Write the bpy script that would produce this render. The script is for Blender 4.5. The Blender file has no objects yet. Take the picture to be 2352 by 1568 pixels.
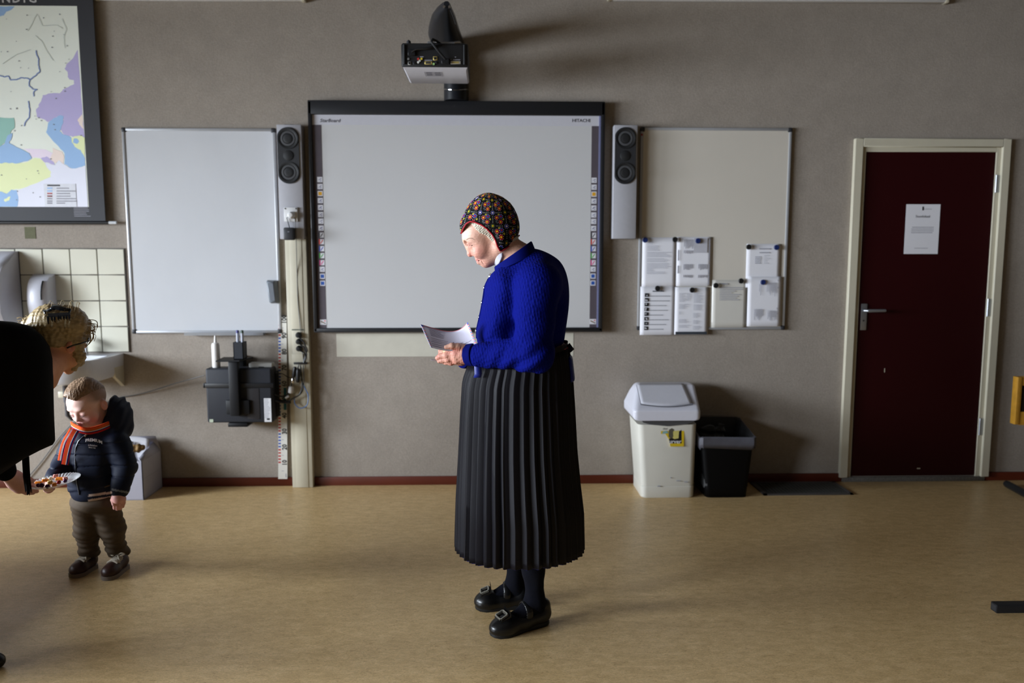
import bpy, bmesh, math, random
import numpy as np
from mathutils import Vector, Matrix, Euler

random.seed(7); np.random.seed(7)
SC = bpy.context.scene
COL = SC.collection

# ------------------------------------------------------------------ camera
IW, IH, FPX = 2352, 1568, 1750.0
CAM_H, WALL_Y = 1.4209, 4.716
PITCH, YAW = math.atan(190 / 1750.0), math.radians(1.5)
FWD = np.array([math.sin(YAW) * math.cos(PITCH), math.cos(YAW) * math.cos(PITCH), -math.sin(PITCH)])
RGT = np.array([math.cos(YAW), -math.sin(YAW), 0.0])
UPV = np.cross(RGT, FWD)
CAMP = np.array([0.0, 0.0, CAM_H])
cam_data = bpy.data.cameras.new('camera')
cam = bpy.data.objects.new('camera', cam_data)
COL.objects.link(cam)
cam_data.sensor_width = 36.0
cam_data.lens = FPX / IW * 36.0
cam_data.clip_start = 0.05
cam.matrix_world = Matrix(((RGT[0], UPV[0], -FWD[0], 0), (RGT[1], UPV[1], -FWD[1], 0),
                           (RGT[2], UPV[2], -FWD[2], CAM_H), (0, 0, 0, 1)))
cam_data.dof.use_dof = True
cam_data.dof.focus_distance = 2.86
cam_data.dof.aperture_fstop = 2.0
SC.camera = cam

# ------------------------------------------------------------------ world, light, exposure
SC.view_settings.view_transform = 'Standard'
SC.view_settings.look = 'None'
SC.view_settings.gamma = 1.0
SC.view_settings.use_curve_mapping = False
SC.view_settings.exposure = 0.22
ROOM_L, ROOM_R, ROOM_B, ROOM_H = -6.2, 5.2, -3.6, 3.35
WIN_Y = [(-1.8, -0.3), (0.0, 1.5), (1.8, 3.3)]
WIN_Z = (0.85, 2.25)
world = bpy.data.worlds.new('overcast_sky'); SC.world = world
world.use_nodes = True
wn = world.node_tree.nodes
wn['Background'].inputs[0].default_value = (0.80, 0.88, 1.0, 1)
wn['Background'].inputs[1].default_value = 1.0
WIN_POWER = 216.0
for (a, b) in WIN_Y:
    ld = bpy.data.lights.new('window_daylight', 'AREA')
    ld.shape = 'RECTANGLE'; ld.size = WIN_Z[1] - WIN_Z[0]; ld.size_y = b - a
    ld.energy = WIN_POWER; ld.color = (0.82, 0.90, 1.0)
    lo = bpy.data.objects.new('window_daylight', ld); COL.objects.link(lo)
    lo.location = (ROOM_L - 0.02, (a + b) / 2, (WIN_Z[0] + WIN_Z[1]) / 2)
    lo.rotation_euler = (0, -math.pi / 2 + math.radians(21), 0)      # skylight falls in from above
    ld.spread = math.radians(108)

# ------------------------------------------------------------------ pixel helpers (2352 x 1568 frame)
def ray(x, y):
    return FWD + RGT * ((x - 1176) / FPX) - UPV * ((y - 784) / FPX)
def at(x, y, Y):                       # the point at depth plane Y seen at a pixel of the photograph
    d = ray(x, y); return CAMP + d * (Y / d[1])
def fl(x, y, z=0.0):                   # the point at height z seen there
    d = ray(x, y); return CAMP + d * ((z - CAM_H) / d[2])
def wl(x, y, off=0.0):                 # the point on the back wall, off metres in front of it
    return at(x, y, WALL_Y - off)
def rect(x0, y0, x1, y1, off=0.0):     # X0, X1, Z0, Z1 of a rectangle parallel to the back wall
    ym, xm = (y0 + y1) / 2, (x0 + x1) / 2
    return wl(x0, ym, off)[0], wl(x1, ym, off)[0], wl(xm, y1, off)[2], wl(xm, y0, off)[2]

# ------------------------------------------------------------------ materials
def C(r, g, b):
    f = lambda v: (v / 255 / 12.92) if v / 255 <= 0.04045 else ((v / 255 + 0.055) / 1.055) ** 2.4
    return (f(r), f(g), f(b), 1.0)
MATS = {}
def mat(name, col, rough=0.5, metal=0.0, var=0.06, scale=40.0, bump=0.0, bscale=200.0, spec=0.5, stretch=(1, 1, 1),
        sheen=0.0, trans=0.0, ior=1.45, sss=0.0, attr=None, alpha=1.0, coat=0.0):
    if name in MATS: return MATS[name]
    m = bpy.data.materials.new(name); m.use_nodes = True
    nt = m.node_tree; N = nt.nodes; L = nt.links
    b = N['Principled BSDF']
    tc = N.new('ShaderNodeTexCoord'); mp = N.new('ShaderNodeMapping')
    mp.inputs['Scale'].default_value = stretch
    L.new(tc.outputs['Object'], mp.inputs['Vector'])
    nz = N.new('ShaderNodeTexNoise'); nz.inputs['Scale'].default_value = scale; nz.inputs['Detail'].default_value = 4
    L.new(mp.outputs[0], nz.inputs['Vector'])
    mr = N.new('ShaderNodeMapRange')
    mr.inputs[1].default_value = 0.25; mr.inputs[2].default_value = 0.75
    mr.inputs[3].default_value = 1 - var; mr.inputs[4].default_value = 1 + var
    L.new(nz.outputs['Fac'], mr.inputs[0])
    mx = N.new('ShaderNodeMix'); mx.data_type = 'RGBA'; mx.blend_type = 'MULTIPLY'
    mx.inputs[0].default_value = 1.0
    if attr:
        at_ = N.new('ShaderNodeAttribute'); at_.attribute_name = attr
        L.new(at_.outputs['Color'], mx.inputs[6])
    else:
        mx.inputs[6].default_value = col
    L.new(mr.outputs[0], mx.inputs[7])
    L.new(mx.outputs[2], b.inputs['Base Color'])
    b.inputs['Roughness'].default_value = rough; b.inputs['Metallic'].default_value = metal
    b.inputs['Specular IOR Level'].default_value = spec
    b.inputs['Transmission Weight'].default_value = trans; b.inputs['IOR'].default_value = ior
    b.inputs['Alpha'].default_value = alpha
    b.inputs['Coat Weight'].default_value = coat
    if sheen:
        b.inputs['Sheen Weight'].default_value = sheen
        b.inputs['Sheen Tint'].default_value = (col[0] * .5 + .3, col[1] * .5 + .3, col[2] * .5 + .3, 1)
    if sss:
        b.inputs['Subsurface Weight'].default_value = sss
        b.inputs['Subsurface Radius'].default_value = (0.010, 0.004, 0.002)
        b.inputs['Subsurface Scale'].default_value = 0.6
    if bump:
        n2 = N.new('ShaderNodeTexNoise'); n2.inputs['Scale'].default_value = bscale; n2.inputs['Detail'].default_value = 3
        L.new(mp.outputs[0], n2.inputs['Vector'])
        bp = N.new('ShaderNodeBump'); bp.inputs['Strength'].default_value = bump; bp.inputs['Distance'].default_value = 0.002
        L.new(n2.outputs['Fac'], bp.inputs['Height']); L.new(bp.outputs[0], b.inputs['Normal'])
    MATS[name] = m
    return m

# ------------------------------------------------------------------ objects
def link(name, mesh, m=None, parent=None):
    o = bpy.data.objects.new(name, mesh); COL.objects.link(o)
    if m is not None:
        for q in (m if isinstance(m, (list, tuple)) else [m]): mesh.materials.append(q)
    if parent is not None: o.parent = parent
    return o
def tag(o, label=None, cat=None, group=None, kind=None):
    if label: o['label'] = label
    if cat: o['category'] = cat
    if group: o['group'] = group
    if kind: o['kind'] = kind
    return o
def empty(name, loc, label, cat, group=None):
    o = bpy.data.objects.new(name, None); COL.objects.link(o)
    o.location = loc; o.empty_display_size = 0.05
    return tag(o, label, cat, group)
def fix_parent(o, parent):            # child geometry is given in world coordinates
    o.parent = parent
    o.matrix_parent_inverse = Matrix.Translation(-Vector(parent.location)) if parent.parent is None else parent.matrix_parent_inverse.copy()
    return o
def under(name, mesh, m, parent):
    o = link(name, mesh, m)
    if parent is not None:
        o.parent = parent
        root = parent
        while root.parent is not None: root = root.parent
        if parent.parent is None and parent.type == 'EMPTY':
            o.matrix_parent_inverse = Matrix.Translation(-Vector(parent.location))
    return o
class MB:                               # collects shapes in world coordinates, builds ONE mesh object
    def __init__(s): s.v = []; s.f = []; s.mi = []; s.sm = []
    def add(s, v, f, mi=0, smooth=False):
        o = len(s.v); s.v += [tuple(map(float, p)) for p in v]
        for q in f: s.f.append([i + o for i in q]); s.mi.append(mi); s.sm.append(smooth)
        return s
    def box(s, x0, x1, y0, y1, z0, z1, mi=0, bev=0.0, seg=2):
        if bev <= 0:
            v = [(x, y, z) for z in (z0, z1) for y in (y0, y1) for x in (x0, x1)]
            return s.add(v, [(0, 2, 3, 1), (4, 5, 7, 6), (0, 1, 5, 4), (2, 6, 7, 3), (0, 4, 6, 2), (1, 3, 7, 5)], mi)
        bm = bmesh.new()
        bmesh.ops.create_cube(bm, size=1)
        bmesh.ops.scale(bm, vec=(x1 - x0, y1 - y0, z1 - z0), verts=bm.verts)
        bmesh.ops.translate(bm, vec=((x0 + x1) / 2, (y0 + y1) / 2, (z0 + z1) / 2), verts=bm.verts)
        bmesh.ops.bevel(bm, geom=bm.edges[:], offset=min(bev, abs(x1 - x0) * .49, abs(y1 - y0) * .49, abs(z1 - z0) * .49), segments=seg, affect='EDGES', profile=0.5)
        return s.bm(bm, mi)
    def bm(s, bm, mi=0, smooth=False):
        bm.verts.index_update()
        s.add([v.co[:] for v in bm.verts], [[v.index for v in f.verts] for f in bm.faces], mi, smooth); bm.free(); return s
    def tube(s, pts, r, n=8, mi=0, cap=True, flat=1.0, up=None):
        P = [np.array(p, float) for p in pts]; k = len(P)
        R = [r] * k if np.isscalar(r) else list(r)
        vs = []; pn = None
        for i in range(k):
            t = P[min(i + 1, k - 1)] - P[max(i - 1, 0)]; t = t / (np.linalg.norm(t) + 1e-12)
            if pn is None:
                a = np.array(up, float) if up is not None else (np.array([0, 0, 1.]) if abs(t[2]) < .9 else np.array([1., 0, 0]))
            else: a = pn
            n1 = a - t * (a @ t); n1 /= np.linalg.norm(n1) + 1e-12; pn = n1; n2 = np.cross(t, n1)
            for j in range(n):
                g = 2 * math.pi * j / n
                vs.append(P[i] + n1 * R[i] * math.cos(g) * flat + n2 * R[i] * math.sin(g))
        fs = [(i * n + j, i * n + (j + 1) % n, (i + 1) * n + (j + 1) % n, (i + 1) * n + j) for i in range(k - 1) for j in range(n)]
        if cap: fs += [tuple(range(n - 1, -1, -1)), tuple((k - 1) * n + j for j in range(n))]
        return s.add(vs, fs, mi, True)
    def cyl(s, a, b, r, n=20, mi=0, r2=None):
        return s.tube([a, b], [r, r if r2 is None else r2], n, mi)
    def lathe(s, prof, c, axis='z', n=32, mi=0, sx=1.0, sy=1.0):   # prof: (radius, height)
        vs = []; k = len(prof)
        for r, h in prof:
            for j in range(n):
                g = 2 * math.pi * j / n; a, b2 = r * math.cos(g) * sx, r * math.sin(g) * sy
                vs.append({'z': (c[0] + a, c[1] + b2, c[2] + h), 'y': (c[0] + a, c[1] + h, c[2] + b2), 'x': (c[0] + h, c[1] + a, c[2] + b2)}[axis])
        fs = [(i * n + j, i * n + (j + 1) % n, (i + 1) * n + (j + 1) % n, (i + 1) * n + j) for i in range(k - 1) for j in range(n)]
        if prof[0][0] > 1e-6: fs.append(tuple(range(n - 1, -1, -1)))
        if prof[-1][0] > 1e-6: fs.append(tuple((k - 1) * n + j for j in range(n)))
        return s.add(vs, fs, mi, True)
    def prism(s, poly, y0, y1, mi=0):   # poly of (x, z), extruded along y
        n = len(poly)
        v = [(x, y0, z) for x, z in poly] + [(x, y1, z) for x, z in poly]
        f = [tuple(range(n)), tuple(range(2 * n - 1, n - 1, -1))] + [(i, i + n, (i + 1) % n + n, (i + 1) % n) for i in range(n)]
        return s.add(v, f, mi)
    def loft(s, rings, mi=0, cap=True, smooth=True):
        n = len(rings[0]); o = []
        for r in rings: o += list(r)
        k = len(rings)
        f = [(i * n + j, i * n + (j + 1) % n, (i + 1) * n + (j + 1) % n, (i + 1) * n + j) for i in range(k - 1) for j in range(n)]
        if cap: f += [tuple(range(n - 1, -1, -1)), tuple((k - 1) * n + j for j in range(n))]
        return s.add(o, f, mi, smooth)
    def grid(s, G, mi=0, smooth=True):  # G[i][j] points
        a, b = len(G), len(G[0])
        return s.add([p for r in G for p in r], [(i * b + j, i * b + j + 1, (i + 1) * b + j + 1, (i + 1) * b + j) for i in range(a - 1) for j in range(b - 1)], mi, smooth)
    def mesh(s, name):
        me = bpy.data.meshes.new(name); me.from_pydata(s.v, [], s.f)
        me.polygons.foreach_set('material_index', s.mi)
        bm = bmesh.new(); bm.from_mesh(me); bmesh.ops.recalc_face_normals(bm, faces=bm.faces); bm.to_mesh(me); bm.free()
        me.polygons.foreach_set('use_smooth', s.sm)
        try: me.set_sharp_from_angle(angle=math.radians(38))
        except Exception: pass
        me.update(); return me
    def build(s, name, m, parent=None): return under(name, s.mesh(name), m, parent)
def solidify(o, t, off=0.0):
    md = o.modifiers.new('thickness', 'SOLIDIFY'); md.thickness = t; md.offset = off; return o

TEXTN = [0]
def text(body, size, loc, m, parent=None, name='lettering', align='CENTER', shear=0.0, rot=(math.pi / 2, 0, 0), ext=0.0004, sx=1.0, bold=0.0, arc=None, spacing=1.0):
    cu = bpy.data.curves.new('txt', 'FONT'); cu.body = body; cu.size = size; cu.align_x = align; cu.align_y = 'CENTER'
    cu.extrude = ext; cu.shear = shear; cu.offset = bold * size; cu.space_character = spacing; cu.resolution_u = 2
    t = bpy.data.objects.new('txt', cu); COL.objects.link(t)
    dg = bpy.context.evaluated_depsgraph_get()
    me = bpy.data.meshes.new_from_object(t.evaluated_get(dg))
    bpy.data.objects.remove(t); bpy.data.curves.remove(cu)
    n = len(me.vertices); co = np.empty(n * 3); me.vertices.foreach_get('co', co); co = co.reshape(-1, 3)
    co[:, 0] *= sx
    if arc is not None: co = arc(co)
    M = np.array(Euler(rot).to_matrix()); co = co @ M.T + np.array(loc)
    me.vertices.foreach_set('co', co.ravel()); me.update()
    return under(name, me, m, parent)

# ------------------------------------------------------------------ implicit surfaces for soft shapes
def _n(v): return v / (np.linalg.norm(v) + 1e-12)
def RC(a, b, ra, rb, sq=None):          # tapered capsule; sq = (axis, factor) squashes it along an axis
    a, b = np.array(a, float), np.array(b, float); ba = b - a; l2 = ba @ ba + 1e-12
    def f(P):
        q = P - a
        h = np.clip(q @ ba / l2, 0, 1)[:, None]
        v = q - h * ba; r = ra + (rb - ra) * h[:, 0]
        if sq is not None:
            ax = _n(np.array(sq[0], float)); c = v @ ax
            v = v + np.outer(c * (1 / sq[1] - 1), ax)
            d = np.sqrt((v * v).sum(1)) - r
            return d * min(1.0, sq[1])
        return np.sqrt((v * v).sum(1)) - r
    return f, (a + b) / 2, np.sqrt(l2) / 2 + max(ra, rb) * (max(1, sq[1]) if sq else 1)
def EL(c, r, M=None):                   # ellipsoid; rows of M are its axes
    c = np.array(c, float); r = np.array(r, float)
    def f(P):
        q = P - c
        if M is not None: q = q @ np.array(M).T
        k0 = np.sqrt(((q / r) ** 2).sum(1)); k1 = np.sqrt(((q / r ** 2) ** 2).sum(1)) + 1e-9
        return k0 * (k0 - 1) / k1
    return f, c, max(r)
def HALF(p, n):                         # half space below the plane
    p = np.array(p, float); n = _n(np.array(n, float))
    return (lambda P: (P - p) @ n), p, 1e3
def FN(f): return f, np.zeros(3), 1e3
def poly2(Q, V):                        # signed distance to a polygon in 2D
    V = np.array(V, float); n = len(V)
    d = np.full(len(Q), 1e9); sg = np.ones(len(Q))
    for i in range(n):
        a, b = V[i], V[i - 1]; e = b - a; w = Q - a
        bb = w - np.outer(np.clip(w @ e / (e @ e + 1e-15), 0, 1), e)
        d = np.minimum(d, (bb * bb).sum(1))
        c1 = Q[:, 1] >= a[1]; c2 = Q[:, 1] < b[1]; c3 = e[0] * w[:, 1] > e[1] * w[:, 0]
        fl_ = (c1 & c2 & c3) | (~c1 & ~c2 & ~c3); sg = np.where(fl_, -sg, sg)
    return sg * np.sqrt(d)
class Field:
    def __init__(s): s.ops = []; s.post = None
    def u(s, prim, k=0.01): s.ops.append(('u', prim, k)); return s
    def s(s, prim, k=0.005): s.ops.append(('s', prim, k)); return s
    def i(s, prim, k=0.002): s.ops.append(('i', prim, k)); return s
    def ev(s, P, c=None, R=None):
        d = np.full(len(P), 0.08)
        for op, (f, pc, pr), k in s.ops:
            if c is not None and pr < 100:
                g = np.linalg.norm(c - pc) - pr - R
                if g > (0.07 if op == 'u' else k): continue
            v = f(P)
            if op == 'u':
                h = np.clip(.5 + .5 * (v - d) / k, 0, 1); d = v + (d - v) * h - k * h * (1 - h)
            else:
                if op == 's': v = -v
                h = np.clip(.5 - .5 * (v - d) / k, 0, 1); d = v + (d - v) * h + k * h * (1 - h)
        if s.post: d = s.post(P, d)
        return d
    def mesh(s, name, h, lo=None, hi=None, colf=None, B=14):
        if lo is None:
            us = [p for o, p, k in s.ops + (s.ext.ops if getattr(s, 'ext', None) else []) if o == 'u' and p[2] < 100]
            lo = np.min([p[1] - p[2] for p in us], 0) - 3 * h; hi = np.max([p[1] + p[2] for p in us], 0) + 3 * h
        lo = np.array(lo, float); hi = np.array(hi, float)
        nb = np.ceil((hi - lo) / (B * h)).astype(int)
        I = np.stack(np.meshgrid(*[np.arange(k) for k in nb], indexing='ij'), -1).reshape(-1, 3)
        cen = lo + (I + .5) * B * h; R = B * h * .8661
        keep = np.zeros(len(I), bool)
        for a in range(0, len(I), 4000):
            dd = s.ev(cen[a:a + 4000]); keep[a:a + 4000] = np.abs(dd) < R * 1.35 + 0.004
        I = I[keep]; cen = cen[keep]
        g = np.stack(np.meshgrid(*[np.arange(B + 1)] * 3, indexing='ij'), -1).reshape(-1, 3)
        NX = nb * B + 2
        idf = lambda c: (c[..., 0] * NX[1] + c[..., 1]) * NX[2] + c[..., 2]
        VID = []; VP = []; Q = []
        offs = np.array([(a, b, c) for a in (0, 1) for b in (0, 1) for c in (0, 1)])
        EDG = [(p, q) for p in range(8) for q in range(p + 1, 8) if np.abs(offs[p] - offs[q]).sum() == 1]
        for bi, cc in zip(I, cen):
            P = lo + (bi * B + g) * h
            d = s.ev(P, cc, R)
            if d.min() > 0 or d.max() < 0: continue
            D = d.reshape(B + 1, B + 1, B + 1)
            cor = np.stack([D[o[0]:B + o[0], o[1]:B + o[1], o[2]:B + o[2]] for o in offs], -1)
            ins = cor < 0; cnt = ins.sum(-1)
            cells = np.argwhere((cnt > 0) & (cnt < 8))
            if len(cells) == 0: continue
            cv = cor[cells[:, 0], cells[:, 1], cells[:, 2]]
            acc = np.zeros((len(cells), 3)); num = np.zeros(len(cells))
            for p, q in EDG:
                m = (cv[:, p] < 0) != (cv[:, q] < 0)
                t = np.where(m, cv[:, p] / (cv[:, p] - cv[:, q] + 1e-30), 0)
                acc += np.where(m[:, None], offs[p] + t[:, None] * (offs[q] - offs[p]), 0); num += m
            gc = bi * B + cells
            VP.append(lo + (gc + acc / num[:, None]) * h); VID.append(idf(gc))
            # edges owned by this block, base corner at the cell's own corner
            for ax in range(3):
                e1 = (cv[:, 0] < 0); e2 = cv[:, [4, 2, 1][ax]] < 0
                m = e1 != e2
                if not m.any(): continue
                b0 = gc[m]; o1 = np.zeros(3, int); o2 = np.zeros(3, int)
                o1[(ax + 1) % 3] = 1; o2[(ax + 2) % 3] = 1
                qd = np.stack([idf(b0), idf(b0 - o1), idf(b0 - o1 - o2), idf(b0 - o2)], -1)
                flip = e1[m]; qd[~flip] = qd[~flip][:, ::-1]
                Q.append(qd)
        VID = np.concatenate(VID); VP = np.concatenate(VP); Q = np.concatenate(Q)
        od = np.argsort(VID); VID = VID[od]; VP = VP[od]
        ix = np.clip(np.searchsorted(VID, Q), 0, len(VID) - 1)
        ok = (VID[ix] == Q).all(1); ix = ix[ok]
        me = bpy.data.meshes.new(name)
        me.vertices.add(len(VP)); me.vertices.foreach_set('co', VP.ravel().astype(np.float32))
        nf = len(ix); me.loops.add(nf * 4); me.loops.foreach_set('vertex_index', ix.ravel().astype(np.int32))
        me.polygons.add(nf); me.polygons.foreach_set('loop_start', np.arange(0, nf * 4, 4, dtype=np.int32))
        me.polygons.foreach_set('use_smooth', np.ones(nf, bool))
        me.update(calc_edges=True)
        if colf is not None:
            c = colf(VP); a = me.attributes.new('col', 'FLOAT_COLOR', 'POINT')
            a.data.foreach_set('color', np.concatenate([c, np.ones((len(c), 1))], 1).ravel().astype(np.float32))
        return me
def wob(P, f, seed=0, n=5):             # cheap smooth noise, about -1..1
    rs = np.random.RandomState(seed); o = np.zeros(len(P))
    for _ in range(n):
        k = rs.normal(size=3) * f; o += np.sin(P @ k + rs.uniform(0, 6.28))
    return o / n ** .5 * .8
def mixc(a, b, t): return np.asarray(a) + (np.asarray(b) - np.asarray(a)) * np.clip(t, 0, 1)[:, None]
# ================================================================== the room
def node_floor():
    m = mat('linoleum', C(168, 140, 98), rough=0.34, var=0.0, spec=0.45)
    nt = m.node_tree; N = nt.nodes; L = nt.links; b = N['Principled BSDF']
    tc = N.new('ShaderNodeTexCoord')
    def noise(sc, st, det=6, dist=0.0):
        mp = N.new('ShaderNodeMapping'); mp.inputs['Scale'].default_value = st
        nz = N.new('ShaderNodeTexNoise'); nz.inputs['Scale'].default_value = sc; nz.inputs['Detail'].default_value = det
        nz.inputs['Distortion'].default_value = dist; nz.inputs['Roughness'].default_value = 0.6
        L.new(tc.outputs['Object'], mp.inputs[0]); L.new(mp.outputs[0], nz.inputs['Vector']); return nz
    a = noise(34, (0.45, 1, 1), 10, .6); r = N.new('ShaderNodeValToRGB')
    e = r.color_ramp.elements
    e[0].position = .25; e[0].color = C(187, 157, 109); e[1].position = .78; e[1].color = C(220, 190, 141)
    k = r.color_ramp.elements.new(.5); k.color = C(204, 173, 123)
    L.new(a.outputs['Fac'], r.inputs[0])
    c = noise(95, (0.35, 1, 1), 5, 2.5); r2 = N.new('ShaderNodeValToRGB')
    r2.color_ramp.elements[0].position = .30; r2.color_ramp.elements[0].color = (.55, .48, .38, 1)
    r2.color_ramp.elements[1].position = .45; r2.color_ramp.elements[1].color = (1, 1, 1, 1)
    L.new(c.outputs['Fac'], r2.inputs[0])
    mx = N.new('ShaderNodeMix'); mx.data_type = 'RGBA'; mx.blend_type = 'MULTIPLY'; mx.inputs[0].default_value = .75
    L.new(r.outputs[0], mx.inputs[6]); L.new(r2.outputs[0], mx.inputs[7])
    g1 = noise(260, (0.4, 1, 1), 3, 1.5); m3 = N.new('ShaderNodeMapRange'); m3.inputs[1].default_value = .36; m3.inputs[2].default_value = .64; m3.inputs[3].default_value = .80; m3.inputs[4].default_value = 1.14
    L.new(g1.outputs['Fac'], m3.inputs[0])
    mx2 = N.new('ShaderNodeMix'); mx2.data_type = 'RGBA'; mx2.blend_type = 'MULTIPLY'; mx2.inputs[0].default_value = 1.0
    L.new(mx.outputs[2], mx2.inputs[6]); L.new(m3.outputs[0], mx2.inputs[7])
    L.new(mx2.outputs[2], b.inputs['Base Color'])
    rr = noise(5, (1, 1, 1), 3); mr = N.new('ShaderNodeMapRange'); mr.inputs[3].default_value = .27; mr.inputs[4].default_value = .43
    L.new(rr.outputs['Fac'], mr.inputs[0]); L.new(mr.outputs[0], b.inputs['Roughness'])
    return m
def node_wall():
    m = mat('woven_wall_cover', C(150, 137, 119), rough=0.9, var=0.0, spec=0.2)
    nt = m.node_tree; N = nt.nodes; L = nt.links; b = N['Principled BSDF']
    tc = N.new('ShaderNodeTexCoord')
    def noise(sc, st, det):
        mp = N.new('ShaderNodeMapping'); mp.inputs['Scale'].default_value = st
        nz = N.new('ShaderNodeTexNoise'); nz.inputs['Scale'].default_value = sc; nz.inputs['Detail'].default_value = det
        L.new(tc.outputs['Object'], mp.inputs[0]); L.new(mp.outputs[0], nz.inputs['Vector']); return nz
    a = noise(230, (1, 1, .35), 3); c = noise(230, (.35, 1, 1), 3); g = noise(9, (1, 1, 1), 6)
    s1 = N.new('ShaderNodeMath'); s1.operation = 'ADD'; L.new(a.outputs['Fac'], s1.inputs[0]); L.new(c.outputs['Fac'], s1.inputs[1])
    r = N.new('ShaderNodeMapRange'); r.inputs[1].default_value = .7; r.inputs[2].default_value = 1.3; r.inputs[3].default_value = .88; r.inputs[4].default_value = 1.10
    L.new(s1.outputs[0], r.inputs[0])
    r2 = N.new('ShaderNodeMapRange'); r2.inputs[1].default_value = .3; r2.inputs[2].default_value = .7; r2.inputs[3].default_value = .95; r2.inputs[4].default_value = 1.05
    L.new(g.outputs['Fac'], r2.inputs[0])
    mu = N.new('ShaderNodeMath'); mu.operation = 'MULTIPLY'; L.new(r.outputs[0], mu.inputs[0]); L.new(r2.outputs[0], mu.inputs[1])
    mx = N.new('ShaderNodeMix'); mx.data_type = 'RGBA'; mx.blend_type = 'MULTIPLY'; mx.inputs[0].default_value = 1
    mx.inputs[6].default_value = C(153, 144, 134); L.new(mu.outputs[0], mx.inputs[7]); L.new(mx.outputs[2], b.inputs['Base Color'])
    bp = N.new('ShaderNodeBump'); bp.inputs['Strength'].default_value = .35; bp.inputs['Distance'].default_value = .002
    L.new(s1.outputs[0], bp.inputs['Height']); L.new(bp.outputs[0], b.inputs['Normal'])
    return m
M_floor, M_wall = node_floor(), node_wall()
M_plain = mat('side_wall_paint', C(150, 140, 125), rough=.9, var=.03, scale=6)
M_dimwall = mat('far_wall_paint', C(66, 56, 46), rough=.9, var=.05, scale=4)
M_ceil = mat('ceiling_board', C(96, 88, 78), rough=.95, var=.04, scale=60)
M_base = mat('dark_red_skirting', C(84, 30, 12), rough=.45, var=.12, scale=20, stretch=(.2, 1, 1))
M_cream = mat('cream_paint', C(196, 190, 170), rough=.45, var=.03, scale=12)
M_white = mat('white_enamel', C(214, 214, 214), rough=.25, var=.02)
M_alu = mat('brushed_aluminium', C(170, 174, 180), rough=.35, metal=.85, var=.05, stretch=(1, 1, 20))
M_black = mat('black_plastic', C(22, 23, 26), rough=.42, var=.08)
M_dgrey = mat('charcoal_plastic', C(44, 45, 49), rough=.5, var=.06)
M_chrome = mat('chrome', C(205, 205, 208), rough=.12, metal=1.0, var=.02)
M_paper = mat('paper', C(226, 226, 232), rough=.8, var=.015, scale=8, spec=.2)
M_cream_sheet = mat('yellowed_sheet', C(206, 203, 195), rough=.28, var=.02, scale=8)
M_ink = mat('printed_ink', C(70, 70, 78), rough=.8, var=.1)
M_inkl = mat('pale_ink', C(150, 150, 160), rough=.8, var=.1)
M_glassy = None

def structure(o): o['kind'] = 'structure'; return o
structure(MB().box(ROOM_L - .2, ROOM_R + .2, ROOM_B - .2, WALL_Y + .2, -.1, 0).build('floor', M_floor))
structure(MB().box(ROOM_L - .2, ROOM_R + .2, ROOM_B - .2, WALL_Y + .2, ROOM_H, ROOM_H + .1).build('ceiling', M_ceil))
wall_back = structure(MB().box(ROOM_L - .2, ROOM_R + .2, WALL_Y, WALL_Y + .12, 0, ROOM_H).build('wall_back', M_wall))
structure(MB().box(ROOM_R, ROOM_R + .12, ROOM_B, WALL_Y, 0, ROOM_H).build('wall_right', M_dimwall))
structure(MB().box(ROOM_L, ROOM_R, ROOM_B - .12, ROOM_B, 0, ROOM_H).build('wall_front', M_dimwall))
w = MB(); ys = [ROOM_B] + [v for p in WIN_Y for v in p] + [WALL_Y]
w.box(ROOM_L - .2, ROOM_L, ROOM_B, WALL_Y, 0, WIN_Z[0]); w.box(ROOM_L - .2, ROOM_L, ROOM_B, WALL_Y, WIN_Z[1], ROOM_H)
for i in range(0, len(ys), 2): w.box(ROOM_L - .2, ROOM_L, ys[i], ys[i + 1], WIN_Z[0], WIN_Z[1])
structure(w.build('wall_left', M_plain))
gm = bpy.data.materials.new('window_glass'); gm.use_nodes = True
nt = gm.node_tree; nt.nodes.clear()
o_ = nt.nodes.new('ShaderNodeOutputMaterial'); t_ = nt.nodes.new('ShaderNodeBsdfTransparent'); g_ = nt.nodes.new('ShaderNodeBsdfGlossy'); x_ = nt.nodes.new('ShaderNodeMixShader')
g_.inputs['Roughness'].default_value = .02; x_.inputs[0].default_value = .06
nt.links.new(t_.outputs[0], x_.inputs[1]); nt.links.new(g_.outputs[0], x_.inputs[2]); nt.links.new(x_.outputs[0], o_.inputs[0])
M_glass = gm
for i, (a, b) in enumerate(WIN_Y):
    z0, z1 = WIN_Z; fr = MB(); X = ROOM_L
    for (p, q, r, s) in ((a, b, z0, z0 + .05), (a, b, z1 - .05, z1), (a, a + .05, z0, z1), (b - .05, b, z0, z1), (a, b, z0 + 1.0, z0 + 1.04)):
        fr.box(X - .09, X - .03, p, q, r, s)
    f = structure(fr.build('window_%d' % (i + 1), M_cream))
    MB().box(X - .063, X - .057, a + .05, b - .05, z0 + .05, z1 - .05).build('pane', M_glass, f)
    MB().box(X - .1, X + .12, a - .03, b + .03, z0 - .04, z0).build('sill', M_cream, f)

# ---- baseboard along the back wall, in two runs
bz = .055
dX0, dX1 = wl(1932, 1090)[0], wl(2257, 1090)[0]
duct_x0, duct_x1 = rect(663, 549, 711, 1122, .05)[:2]
b1 = structure(MB().box(ROOM_L, duct_x0, WALL_Y - .014, WALL_Y, 0, bz, bev=.003).build('baseboard_back', M_base))
MB().box(duct_x1, dX0, WALL_Y - .014, WALL_Y, 0, bz, bev=.003).build('baseboard_run', M_base, b1)
MB().box(dX1 + .005, ROOM_R, WALL_Y - .014, WALL_Y, 0, bz, bev=.003).build('baseboard_run', M_base, b1)

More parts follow.
